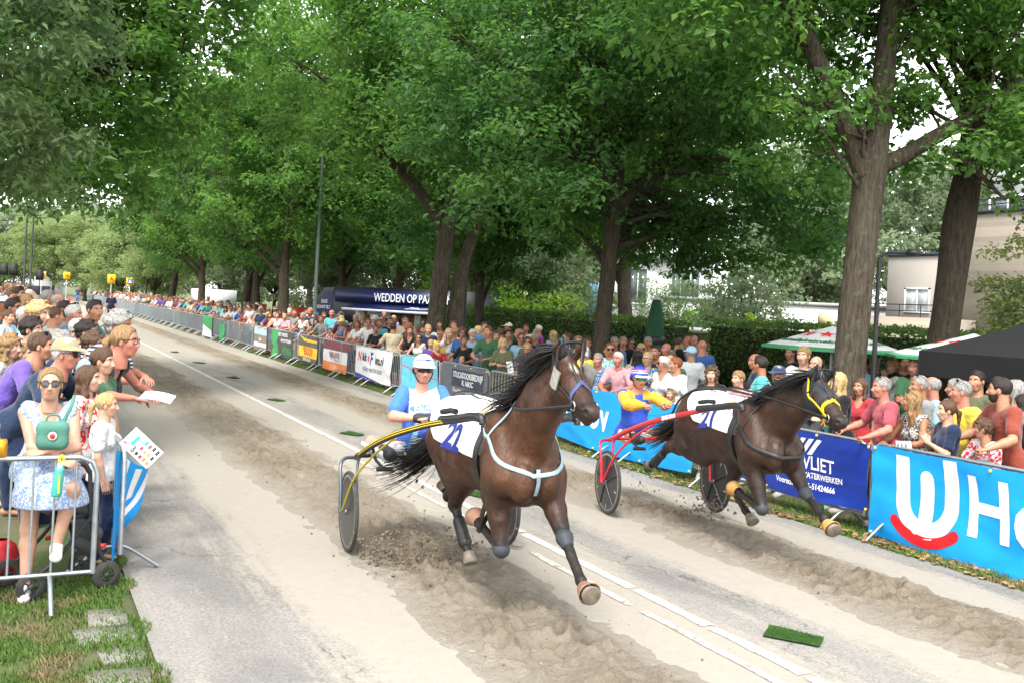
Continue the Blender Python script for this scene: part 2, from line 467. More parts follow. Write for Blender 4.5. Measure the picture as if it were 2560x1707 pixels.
# concrete slabs half overgrown along the left road edge
MSLAB = M((.20, .19, .17), .9, var=.25, scale=9, bmp=.5, bscale=90, name='concrete_slab')
rs = np.random.RandomState(11)
y = 4.6
while y < 7.35:
 w, l = .24 + rs.rand() * .14, .24 + rs.rand() * .16
 b = MB(); b.box((0, 0, 0), (w, l - .03, .05))
 o = b.build('concrete_slab', MSLAB, road); o.location = (.68 - rs.rand() * .12, y, -.012 + rs.rand() * .012)
 o.rotation_euler = ((rs.rand() - .5) * .05, (rs.rand() - .5) * .05, (rs.rand() - .5) * .4)
 y += l + rs.rand() * .12
# grass blades of the near verges (nobody could count them)
def blade_mat(name, c0, c1, c2):
 m, nt, bs = node_mat(name)
 v = coord(nt, 'Object')
 a = noise(nt, v, 2.2, 4, .6); b = noise(nt, v, 30, 2)
 c = mixc(nt, b, c0, c1)
 c = mixc(nt, ramp(nt, a, [(.5, 0.0), (.64, 1.0)]), c, c2)
 nt.links.new(c, bs.inputs['Base Color']); bs.inputs['Roughness'].default_value = .6
 bs.inputs['Specular IOR Level'].default_value = .3
 return m
MBL = blade_mat('grass_blades', (.045, .10, .016), (.12, .19, .04), (.20, .155, .075))
def blades(name, n, fx, hgt, seed, label, wid=.004):
 rs = np.random.RandomState(seed)
 X, Y = fx(rs, n)
 d = fbm(np.stack([X * 2.5, Y * 2.5], -1), 3)
 keep = d + .25 * rs.rand(len(X)) > .53
 X, Y = X[keep], Y[keep]; n = len(X)
 z = gz(X) + (fbm(np.stack([X * 1.1, Y * 1.1], -1), 3) - .5) * .09
 a = rs.rand(n) * 2 * PI; h = hgt * (.4 + rs.rand(n)); w = wid * (.7 + rs.rand(n))
 ln = hgt * .9; dx, dy = (rs.rand(n) - .5) * ln, (rs.rand(n) - .5) * ln
 V = np.stack([np.stack([X - w * np.cos(a), Y - w * np.sin(a), z - .01], -1), np.stack([X + w * np.cos(a), Y + w * np.sin(a), z - .01], -1),
     np.stack([X + dx * .5 + w * .6, Y + dy * .5, z + h * .65], -1), np.stack([X + dx * 1.3, Y + dy * 1.3, z + h], -1)], 1).reshape(-1, 3)
 i = np.arange(n)[:, None] * 4
 F = np.concatenate([i + np.array([[0, 1, 2]]), i + np.array([[0, 2, 3]])])
 o = ob(name, mesh_np(name, V, F, MBL)); tag(o, label, 'grass', kind='stuff')
def fxL(rs, n):
 X = -.6 + rs.rand(n) * 1.5; Y = 4.4 + rs.rand(n) ** 1.3 * 4.6
 k = X < .84 + .26 * (vnoise(np.stack([Y * 3, X * 0], -1)) - .5) - (rs.rand(n) < .45) * .22 * (Y > 4.9) * (Y < 7.2) * 1.0
 return X[k], Y[k]
blades('grass', 60000, fxL, .035, 1, 'short green grass growing at the foot of the near barrier')
def fxR(rs, n):
 Y = 4 + 36 * rs.rand(n) ** 1.7
 X = 8.28 + np.abs(rs.randn(n)) * .35 + .1 * (vnoise(np.stack([Y * 2, Y * 0], -1)) - .5)
 return X, Y
blades('grass', 45000, fxR, .05, 2, 'rough grass strip along the foot of the long row of barriers', .006)
# fallen leaves on the verges
MLV = M((.30, .17, .07), .8, var=.5, scale=3, name='dry_leaf')
rs = np.random.RandomState(3); n = 900
X = 8.25 + np.abs(rs.randn(n)) * .22; Y = 4 + rs.rand(n) * 14; z = gz(X) + .02 + rs.rand(n) * .02
a = rs.rand(n) * 6.3; s_ = .018 + rs.rand(n) * .025
V = np.stack([np.stack([X + s_ * np.cos(a + q), Y + s_ * np.sin(a + q), z + (rs.rand(n) - .5) * .025], -1) for q in (0, 1.4, 3.1, 4.5)], 1).reshape(-1, 3)
tag(ob('fallen_leaves', mesh_np('fallen_leaves', V, np.arange(4 * n).reshape(-1, 4), MLV)), 'brown fallen leaves along the right verge', 'leaves', kind='stuff')
# loose clods on and beside the sand
rs = np.random.RandomState(8); b = MB(); n = 1700
t = (1 + 5 ** .5) / 2
ico = np.array([[-1, t, 0], [1, t, 0], [-1, -t, 0], [1, -t, 0], [0, -1, t], [0, 1, t], [0, -1, -t], [0, 1, -t], [t, 0, -1], [t, 0, 1], [-t, 0, -1], [-t, 0, 1]]) / 1.9
icf = np.array([[0, 11, 5], [0, 5, 1], [0, 1, 7], [0, 7, 10], [0, 10, 11], [1, 5, 9], [5, 11, 4], [11, 10, 2], [10, 7, 6], [7, 1, 8], [3, 9, 4], [3, 4, 2], [3, 2, 6], [3, 6, 8], [3, 8, 9], [4, 9, 5], [2, 4, 11], [6, 2, 10], [8, 6, 7], [9, 8, 1]])
for k in range(n):
 left = rs.rand() < .55
 cx = (3.35 + rs.randn() * .42) if left else (6.75 + rs.randn() * .42)
 if not .95 < cx < 8.25: continue
 cy = 3.5 + 18 * rs.rand() ** 1.6; s = .003 + .010 * rs.rand() ** 4
 b.add(ico * s * (0.7 + .6 * rs.rand(12, 1)) + [cx, cy, gz(cx) + s * .5 + (.02 if 2.7 < cx < 4.05 or 6.1 < cx < 7.4 else 0)], icf)
tag(b.build('sand', MAT_SAND, smooth=False), 'loose clods of sand scattered over the road', 'sand', kind='stuff')
# ------------------------------------------------------------------ trees
def bark_mat(name, c0, c1, lichen):
 m, nt, bs = node_mat(name)
 v = coord(nt, 'Object', (1, 1, .14))
 w = N(nt, 'TexNoise', Scale=24.0, Detail=6.0, Roughness=.7); nt.links.new(v, w.inputs['Vector'])
 c = mixc(nt, ramp(nt, w.outputs[0], [(.35, 0.0), (.65, 1.0)]), c0, c1)
 l = noise(nt, coord(nt, 'Object'), 7, 6, .75)
 c = mixc(nt, ramp(nt, l, [(.55, 0.0), (.68, .8)]), c, lichen)
 nt.links.new(c, bs.inputs['Base Color']); bs.inputs['Roughness'].default_value = .9
 bs.inputs['Specular IOR Level'].default_value = .2
 bump(nt, bs, w.outputs[0], 1.0, .12)
 return m
BARK = bark_mat('oak_bark', (.05, .039, .028), (.15, .12, .085), (.15, .165, .125))
BARKD = bark_mat('dark_bark', (.035, .028, .02), (.095, .075, .052), (.09, .095, .06))
def leaf_mat(name, dark, light, hi, trans=.45, gloss=.32):
 m, nt, bs = node_mat(name)
 v = coord(nt, 'Object')
 a = noise(nt, v, .95, 4, .65); b = noise(nt, v, 13, 2, .6)
 c = mixc(nt, ramp(nt, b, [(.3, 0.0), (.7, 1.0)]), dark, light)
 c = mixc(nt, ramp(nt, a, [(.40, 0.0), (.68, .95)]), c, hi)
 nt.links.new(c, bs.inputs['Base Color']); bs.inputs['Roughness'].default_value = .45
 bs.inputs['Specular IOR Level'].default_value = gloss
 tr = N(nt, 'BsdfTranslucent')
 hsv = N(nt, 'HueSaturation', Hue=.494, Saturation=1.08, Value=2.1); nt.links.new(c, hsv.inputs['Color'])
 nt.links.new(hsv.outputs[0], tr.inputs['Color'])
 mx = N(nt, 'MixShader'); mx.inputs[0].default_value = trans
 nt.links.new(bs.outputs[0], mx.inputs[1]); nt.links.new(tr.outputs[0], mx.inputs[2])
 nt.links.new(mx.outputs[0], nt.nodes['Material Output'].inputs['Surface'])
 return m
LEAF_OAK = leaf_mat('oak_leaves', (.040, .105, .022), (.080, .178, .038), (.122, .22, .05), .55)
LEAF_MAPLE = leaf_mat('maple_leaves', (.030, .082, .026), (.058, .138, .036), (.088, .172, .038), .55)
LEAF_WILLOW = leaf_mat('grey_green_leaves', (.06, .115, .05), (.115, .18, .08), (.15, .205, .075), .45)
LEAF_LIME = leaf_mat('lime_leaves', (.11, .165, .065), (.19, .25, .105), (.25, .30, .125), .5)  # pale lime green, lightened further so the colour carries some distance haze
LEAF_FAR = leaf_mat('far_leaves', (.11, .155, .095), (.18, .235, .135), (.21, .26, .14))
LEAF_HEDGE = leaf_mat('hedge_leaves', (.03, .075, .016), (.075, .14, .028), (.12, .19, .04), .35)
LEAF_BRIGHT = leaf_mat('bright_leaves', (.06, .14, .012), (.15, .27, .03), (.24, .36, .05))
LEAF_VARI = leaf_mat('variegated_leaves', (.06, .11, .03), (.17, .22, .06), (.36, .37, .14), .25)
def leaves(C, R, n, size, rs, flat=.62, up=.75, elong=1.75, curl=.25):
 """C (k,3) clump centres, R (k,) radii, n leaves per clump -> V, F"""
 k = len(C)
 d = rs.randn(k, n, 3); d /= np.linalg.norm(d, axis=2)[..., None]
 r = rs.rand(k, n, 1) ** .45
 P = (C[:, None] + d * r * R[:, None, None] * np.array([1, 1, flat])).reshape(-1, 3)
 nrm = rs.randn(k * n, 3) * .55 + d.reshape(-1, 3) * .5 + np.array([0, 0, up])
 nrm /= np.linalg.norm(nrm, axis=1)[:, None]
 t = rs.randn(k * n, 3); t += d.reshape(-1, 3) * .6 + np.array([0, 0, -.35])
 t -= nrm * (t * nrm).sum(1)[:, None]; t /= np.linalg.norm(t, axis=1)[:, None] + 1e-9
 s = np.cross(nrm, t)
 L = (size * (.45 + 1.1 * rs.rand(k * n) ** 1.4))[:, None]; W = L / elong
 cu = nrm * L * curl
 V = np.stack([P - t * L * .5, P + s * W * .5 + cu * .5, P + t * L * .5 - cu * .3, P - s * W * .5 + cu * .5], 1).reshape(-1, 3)
 i = np.arange(k * n)[:, None] * 4
 F = np.concatenate([i + np.array([[0, 1, 2]]), i + np.array([[0, 2, 3]])])
 return V, F
def lobes_clumps(lobes, n, rs, cr, fill=.35):
 """sample clump centres in a set of ellipsoid lobes, mostly near their surface"""
 vol = np.array([l[3] * l[4] * l[5] for l in lobes]) ** .8; vol /= vol.sum()
 idx = rs.choice(len(lobes), n, p=vol)
 Lb = np.array(lobes, dtype=float)[idx]
 d = rs.randn(n, 3); d /= np.linalg.norm(d, axis=1)[:, None]
 r = np.where(rs.rand(n) < fill, rs.rand(n) ** .5, .78 + .3 * rs.rand(n))
 C = Lb[:, :3] + d * r[:, None] * Lb[:, 3:6]
 return C, cr * (.6 + .8 * rs.rand(n))
def branch_to(b, P0, r0, P1, r1, rs, n=6, wob=.12, sides=6):
 P0, P1 = np.array(P0, float), np.array(P1, float); L = np.linalg.norm(P1 - P0)
 t = np.linspace(0, 1, n)[:, None]
 sag = np.array([0, 0, 1.0]) * L * .10 * np.sin(t * PI)
 j = rs.randn(n, 3) * L * wob * .3 * np.sin(t * PI)
 P = P0 + (P1 - P0) * t + sag + j
 b.tube(P, np.linspace(r0, r1, n), sides, cap=False)
 return P
def make_crown(name, lobes, nclump, nleaf, size, cr, mat, seed, zmin=None, **kw):
 rs = np.random.RandomState(seed)
 C, R = lobes_clumps(lobes, nclump, rs, cr)
 if zmin is not None:
  C[:, 2] = np.maximum(C[:, 2], zmin + rs.rand(len(C)) * .8)
 V, F = leaves(C, R, nleaf, size, rs, **kw)
 return mesh_np(name, V, F, mat, smooth=False), C
def make_trunk(name, limbs, C, mat, seed, nb=90, inner_fill=True):
 """limbs: list of (points, radii); small branches reach from the limbs to clump centres"""
 rs = np.random.RandomState(seed); b = MB(); nodes = []
 for pts, rr in limbs:
  P = bez(pts, 8); r = np.interp(np.linspace(0, 1, len(P)), np.linspace(0, 1, len(rr)), rr)
  nrm = (fbm(P * 2.0 + seed, 2) - .5)
  b.tube(P + nrm[:, None] * .05, r * (1 + .10 * nrm), 14, cap=True)
  k0 = int(len(P) * .35)
  for p, q in zip(P[k0:], r[k0:]): nodes.append((p, q))
 NP = np.array([p for p, q in nodes]); NR = np.array([q for p, q in nodes])
 for c in C[rs.choice(len(C), min(nb, len(C)), replace=False)]:
  dd = np.linalg.norm(NP - c, axis=1) + np.maximum(0, NP[:, 2] - c[2]) * 1.5
  j = int(np.argsort(dd)[int(rs.rand() * min(14, len(dd)))]); r0 = min(NR[j] * .4, .015 + .012 * dd[j])
  branch_to(b, NP[j], r0, c, .006, rs)
 return b.mesh(name, mat)
def tree(name, label, crown_me, trunk_me, loc, rz=0.0, s=1.0, group=None, sz=None):
 e = empty(name, loc, rz); e.scale = (s, s, sz or s)
 ob('trunk', trunk_me, e); ob('crown', crown_me, e)
 tag(e, label, 'tree', group)
 return e
# --- generic avenue trees: two builds, shared along the row
def generic(seed, R, z0, z1, mat, nclump, nleaf, size, r0, bark, cr=.75, nb=120, fork=None, low=None):
 rs = np.random.RandomState(seed); lobes = []
 zc = (z0 + z1) / 2
 for k in range(9):
  a = k * 2 * PI / 9 * 2 + rs.rand(); q = R * (.35 + .25 * rs.rand())
  lobes.append((q * math.cos(a), q * math.sin(a), z0 + (z1 - z0) * (.18 + .62 * (k / 8)), R * .55, R * .55, (z1 - z0) * .2))
 lobes.append((0, 0, zc, R * .6, R * .6, (z1 - z0) * .42))
 lobes.append((0, 0, z1 - (z1 - z0) * .15, R * .5, R * .5, (z1 - z0) * .16))
 cm, C = make_crown('crown', lobes, nclump, nleaf, size, cr, mat, seed, zmin=low)
 limbs = [([(0, 0, -.2), (.05, 0, z0 * .5), (0, .1, z0), (.15, -.1, zc), (0, 0, z1 * .93)], [r0 * 1.25, r0, r0 * .85, r0 * .5, .04])]
 for k in range(6):
  a = k * 1.05 + rs.rand(); q = R * (.5 + .3 * rs.rand()); zz = z0 * (.75 + .12 * k)
  limbs.append(([(0, 0, zz), (q * .3 * math.cos(a), q * .3 * math.sin(a), zz + 1.0), (q * .7 * math.cos(a), q * .7 * math.sin(a), zz + 2.2), (q * math.cos(a), q * math.sin(a), zz + 3.4)], [r0 * .5, r0 * .36, r0 * .2, .03]))
 return cm, make_trunk('trunk', limbs, C, bark, seed, nb)
G1 = generic(21, 5.2, 3.9, 15.5, LEAF_OAK, 430, 130, .20, .24, BARK, .85, low=3.4)
G2 = generic(35, 4.8, 3.6, 13.5, LEAF_MAPLE, 420, 130, .19, .22, BARKD, .85, low=3.0)
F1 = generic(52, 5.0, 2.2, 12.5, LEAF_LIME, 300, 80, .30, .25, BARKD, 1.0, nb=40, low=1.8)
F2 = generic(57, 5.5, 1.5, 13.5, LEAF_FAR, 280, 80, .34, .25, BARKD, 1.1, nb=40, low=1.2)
GRP = 'trees of the avenue behind the barriers'
row = [(G2, 14.0, 30.6, .8, 'slender maple between the double oak and the hedge'),
  (G1, 10.5, 43.6, 1.0, 'tall oak tree with straight trunk left of the betting truck'),
  (G2, 10.6, 52.2, 1.0, 'dark maple tree with trunk left of the tall lamp post'),
  (G1, 12.2, 57.5, .95, 'oak tree set back behind the dark maple trunks'),
  (G1, 10.8, 67.2, 1.0, 'oak tree of the avenue beyond the green flag on the barriers'),
  (G2, 10.7, 80.0, 1.05, 'maple tree beside the white trailer far down the avenue')]
for k, (g, x, y, s, lab) in enumerate(row):
 tree('avenue_tree', lab, g[0], g[1], (x, y, -.1), k * 2.1, s, GRP)
back = [(G1, 17.5, 27.0, 1.0, 'large oak tree standing behind the hedge and the betting truck'), (G2, 18.5, 41.0, 1.1, 'dark tree rising behind the roof of the betting truck'),
  (G1, 19.5, 54.0, 1.15, 'oak tree behind the cab of the betting truck'), (G2, 21.0, 70.0, 1.2, 'tree far behind the crowd left of the betting truck'), (G1, 24.0, 90.0, 1.2, 'tree behind the parked cars far down the park')]
for k, (g, x, y, s, lab) in enumerate(back):
 tree('park_tree', lab, g[0], g[1], (x, y, -.1), 1 + k * 1.7, s, 'trees in the park behind the avenue')
# --- double-trunked oak in the middle
def special(name, label, loc, limbs, lobes, mat, nclump, nleaf, size, cr, seed, bark, nb=160, zmin=None, **kw):
 cm, C = make_crown('crown', lobes, nclump, nleaf, size, cr, mat, seed, zmin, **kw)
 tm = make_trunk('trunk', limbs, C, bark, seed, nb)
 return tree(name, label, cm, tm, loc)
special('double_trunk_oak', 'double-trunked oak tree standing in front of the betting truck', (10.8, 26.0, -.1),
  [([(-.22, .1, -.2), (-.20, .1, 1.5), (-.14, 0, 3.3), (.1, 0, 5.5), (.25, .1, 8), (.2, 0, 13)], [.31, .265, .25, .22, .17, .05]),
   ([(.28, -.1, -.2), (.3, -.1, 1.6), (.36, -.1, 2.8), (.62, -.1, 4.0), (1.2, -.2, 6.0), (1.6, 0, 10)], [.26, .225, .21, .17, .12, .04]),
   ([(0, 0, 4.3), (-1.0, .3, 5.6), (-2.0, .5, 6.6), (-2.6, .8, 8.5)], [.2, .15, .11, .04]),
   ([(.1, 0, 5.2), (.9, -.8, 6.8), (1.8, -1.6, 8.4)], [.16, .1, .04]),
   ([(.2, 0, 7), (-.6, -1.2, 9), (-1, -2.2, 11)], [.14, .1, .04])],
  [(-2.6, 0, 8.5, 3.0, 3.2, 2.2), (1.8, -.5, 8.8, 2.8, 3.0, 2.2), (0, 0, 11.5, 4.2, 4.2, 3.0), (-3.0, -1.8, 6.6, 2.2, 2.4, 1.4), (0, 2, 8, 3, 3, 2.5),
   (-1.5, -2.5, 9.5, 2.6, 2.2, 2), (2.8, -2.2, 7.2, 2.0, 2.0, 1.3), (.9, -.6, 4.6, .9, .7, .6)],
  LEAF_OAK, 520, 130, .16, .75, 61, BARK, zmin=4.0)
special('maple_tree', 'dark maple tree with forked trunk left of the closed green parasol', (10.8, 17.6, -.1),
  [([(.02, 0, -.2), (0, 0, 1.2), (.10, 0, 2.7), (.22, 0, 4.5), (.26, 0, 5.4), (.28, 0, 7), (.2, 0, 11)], [.195, .17, .165, .175, .12, .1, .03]),
   ([(.18, 0, 4.3), (.55, -.1, 4.8), (1.1, -.2, 5.35), (1.5, -.25, 6.3), (2.0, -.3, 7.6), (2.7, -.2, 9)], [.15, .13, .12, .1, .07, .03]),
   ([(1.45, -.25, 5.9), (2.3, -.4, 6.3), (3.6, -.5, 6.2)], [.05, .035, .015])],
  [(1.0, 0, 8.2, 4.0, 3.6, 2.6), (-2.0, .5, 6.6, 2.4, 2.6, 2.0), (3.0, -.6, 5.6, 2.2, 2.2, 1.7), (1.4, 1.6, 5.2, 2.4, 2.2, 1.6), (3.9, -1.0, 4.2, 1.5, 1.5, 1.0),
   (0, -1.6, 7.4, 2.4, 2.0, 1.8), (-2.6, -.6, 5.0, 1.6, 1.8, 1.2), (2.2, .6, 4.0, 1.5, 1.3, .9), (1, 0, 11, 3.4, 3.4, 1.8)],
  LEAF_MAPLE, 640, 135, .135, .62, 71, BARKD, zmin=2.9)
special('oak_tree', 'stout oak with three-way fork beside the white beer parasols', (11.0, 10.72, -.1),
  [([(-.22, 0, -.2), (-.2, 0, 1.2), (-.08, 0, 3.2), (.05, 0, 4.6), (.1, 0, 5.0)], [.27, .235, .22, .235, .21]),
   ([(.08, 0, 4.6), (.2, 0, 5.7), (.35, .1, 6.8), (.3, .1, 7.8), (.1, .2, 10)], [.20, .165, .145, .11, .05]),
   ([(-.06, 0, 4.5), (-.40, .15, 5.3), (-.85, .3, 6.2), (-1.35, .4, 7.1), (-1.5, .5, 8.5), (-1.6, .5, 10.5)], [.16, .135, .125, .12, .09, .04]),
   ([(-1.3, .4, 6.9), (-2.1, .6, 7.25), (-3.0, .9, 7.6), (-4.2, 1.2, 8.2)], [.12, .1, .07, .03]),
   ([(.10, 0, 4.6), (.8, -.2, 5.0), (1.7, -.45, 5.6), (2.6, -.7, 6.3), (3.6, -1, 7.4)], [.14, .115, .10, .08, .04]),
   ([(1.2, -.3, 5.0), (1.7, -.4, 4.75), (2.2, -.6, 4.3)], [.06, .05, .02])],
  [(.2, 0, 8.2, 3.0, 2.6, 1.6), (-2.6, .6, 8.0, 2.2, 2.0, 1.2), (3.0, -.8, 7.4, 2.2, 2.0, 1.4), (1.6, -.4, 5.4, 1.5, 1.3, .7), (-.9, .4, 5.2, 1.1, 1.0, .8),
   (2.6, -.8, 5.0, 1.0, .9, .7), (.6, .3, 6.3, 1.6, 1.3, .8), (-2.4, .5, 6.4, 1.0, 1.0, .7), (0, 0, 10.5, 3.5, 3.2, 1.6)],
  LEAF_OAK, 420, 130, .125, .55, 81, BARK, nb=200, zmin=3.9)
special('leaning_oak', 'dark leaning oak trunk rising behind the black gazebo', (13.25, 11.05, -.1),
  [([(-.3, 0, -.2), (-.22, 0, 1.4), (-.02, 0, 3.0), (.12, 0, 4.1), (.30, 0, 5.2), (.5, 0, 7.5), (.7, 0, 11)], [.27, .245, .225, .25, .20, .15, .05]),
   ([(.45, 0, 5.8), (1.3, -.4, 6.3), (2.4, -.9, 7.4)], [.09, .07, .03]),
   ([(.42, 0, 5.0), (1.0, -.2, 5.1), (1.7, -.5, 5.6)], [.06, .045, .02])],
  [(.8, 0, 9.0, 3.0, 2.8, 1.8), (1.9, -.8, 6.2, 1.4, 1.4, .9), (.9, -.5, 4.9, .8, .8, .6), (-1.6, .4, 8.2, 2.0, 1.8, 1.2), (2.6, -1.2, 8, 2, 2, 1.3)],
  LEAF_OAK, 240, 130, .125, .55, 83, BARKD, nb=90, zmin=4.1)
# --- trees whose crowns reach in from the left of the road
special('overhanging_oak', 'broad oak reaching over the road from behind the left crowd', (-3.8, 23.0, 0),
  [([(0, 0, -.2), (0, 0, 2.5), (.2, 0, 5), (.4, 0, 9), (.4, 0, 14)], [.42, .36, .3, .2, .05]),
   ([(.1, 0, 3.6), (1.4, -.4, 5.0), (3.2, -.8, 5.9), (5.0, -1.2, 6.4), (6.6, -1.6, 7.2)], [.22, .18, .14, .09, .03]),
   ([(.2, 0, 5), (1.6, -2, 6.6), (2.6, -4.4, 7.4)], [.18, .13, .04]),
   ([(.3, 0, 6), (2.5, 1.6, 8), (4.8, 3, 9.6)], [.18, .13, .04])],
  [(3.6, -1.0, 7.6, 3.4, 3.2, 2.2), (5.4, 0, 9.6, 3.0, 3.4, 2.6), (2.6, -3.8, 7.2, 2.6, 2.4, 2.0), (1.0, 0, 10.5, 4.5, 4.5, 3.4), (3.9, -2.2, 5.2, 2.2, 2.0, 1.1),
   (5.8, -1.6, 6.8, 1.8, 2.0, 1.3), (4.6, 1.4, 5.6, 1.8, 2.0, 1.1), (3.0, 0, 13, 4.2, 4.2, 2.6), (6.2, -.5, 12.5, 2.4, 3.0, 2.4), (4.2, -2.6, 4.5, 1.5, 1.8, .9), (5.4, -.6, 5.0, 1.5, 2.0, 1.0), (4.4, 2.6, 5.6, 1.8, 2.6, 1.2), (6.4, 2.0, 7.4, 1.8, 2.4, 1.8), (6.9, -1.0, 9.6, 1.7, 2.2, 1.9)],
  LEAF_OAK, 760, 120, .17, .72, 91, BARKD, nb=200, zmin=3.3)
special('grey_leaved_tree', 'grey-green leaved tree hanging in at the upper left corner', (-4.6, 12.6, 0),
  [([(0, 0, -.2), (.2, 0, 2.5), (.6, 0, 5), (.9, 0, 9)], [.26, .22, .18, .05]),
   ([(.3, 0, 3.2), (1.8, .2, 4.6), (3.4, .4, 5.6), (4.8, .5, 6.2)], [.14, .11, .07, .03]),
   ([(.6, 0, 5), (2.4, 1, 6.8), (4.2, 1.5, 8)], [.12, .08, .03])],
  [(3.4, .4, 6.4, 1.6, 1.8, 1.7), (4.2, .2, 4.9, 1.0, 1.4, 1.0), (3.2, .6, 8.4, 2.1, 2.2, 1.4), (4.3, .9, 7.1, 1.1, 1.5, 1.0), (3.9, 1.5, 4.0, 1.0, 1.2, .6), (4.6, .6, 3.7, .7, 1.0, .6), (4.9, 1.2, 5.6, .6, 1.0, 1.0)],
  LEAF_WILLOW, 360, 120, .12, .42, 95, BARK, nb=90, zmin=2.9, elong=3.0)
for k, (g, x, y, s, lab) in enumerate([(G1, -6.5, 42.0, 1.05, 'oak tree behind the left crowd, overhanging the road'), (G2, -7.0, 62.0, 1.1, 'dark maple tree behind the left crowd further on')]):
 tree('park_tree', lab, g[0], g[1], (x, y, 0), 3 + k, s, 'trees behind the left crowd')
# --- far woodland edge closing the road
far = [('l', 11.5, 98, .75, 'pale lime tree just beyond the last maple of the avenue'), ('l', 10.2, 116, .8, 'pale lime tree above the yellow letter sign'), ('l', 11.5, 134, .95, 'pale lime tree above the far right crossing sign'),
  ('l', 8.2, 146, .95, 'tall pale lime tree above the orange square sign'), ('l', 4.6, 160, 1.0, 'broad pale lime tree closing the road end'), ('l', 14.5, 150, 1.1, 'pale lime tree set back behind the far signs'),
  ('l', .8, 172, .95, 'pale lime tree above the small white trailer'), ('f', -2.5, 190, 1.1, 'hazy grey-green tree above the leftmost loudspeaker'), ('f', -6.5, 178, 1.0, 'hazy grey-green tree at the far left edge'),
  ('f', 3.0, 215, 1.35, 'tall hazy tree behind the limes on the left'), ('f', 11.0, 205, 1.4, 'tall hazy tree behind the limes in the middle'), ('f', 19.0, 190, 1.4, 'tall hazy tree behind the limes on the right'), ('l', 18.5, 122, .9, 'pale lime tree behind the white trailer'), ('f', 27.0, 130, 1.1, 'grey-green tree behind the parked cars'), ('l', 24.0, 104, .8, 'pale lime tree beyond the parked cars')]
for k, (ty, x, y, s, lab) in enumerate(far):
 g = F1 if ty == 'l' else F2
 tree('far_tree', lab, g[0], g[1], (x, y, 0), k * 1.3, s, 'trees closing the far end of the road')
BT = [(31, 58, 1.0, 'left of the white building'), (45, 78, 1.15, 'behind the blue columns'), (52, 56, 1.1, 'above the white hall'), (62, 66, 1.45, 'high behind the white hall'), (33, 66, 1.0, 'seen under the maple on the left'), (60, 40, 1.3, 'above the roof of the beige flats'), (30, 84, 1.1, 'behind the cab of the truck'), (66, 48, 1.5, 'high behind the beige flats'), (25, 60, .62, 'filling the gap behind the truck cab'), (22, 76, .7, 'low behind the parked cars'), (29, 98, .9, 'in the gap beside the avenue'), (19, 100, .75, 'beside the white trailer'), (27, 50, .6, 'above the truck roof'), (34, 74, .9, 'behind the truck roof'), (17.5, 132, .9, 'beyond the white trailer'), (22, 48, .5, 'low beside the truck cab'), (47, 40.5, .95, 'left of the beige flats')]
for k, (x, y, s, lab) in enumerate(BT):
 tree('background_tree', 'pale green tree ' + lab, F2[0], F2[1], (x, y, -.1), k * 1.1, s, 'trees behind the buildings')
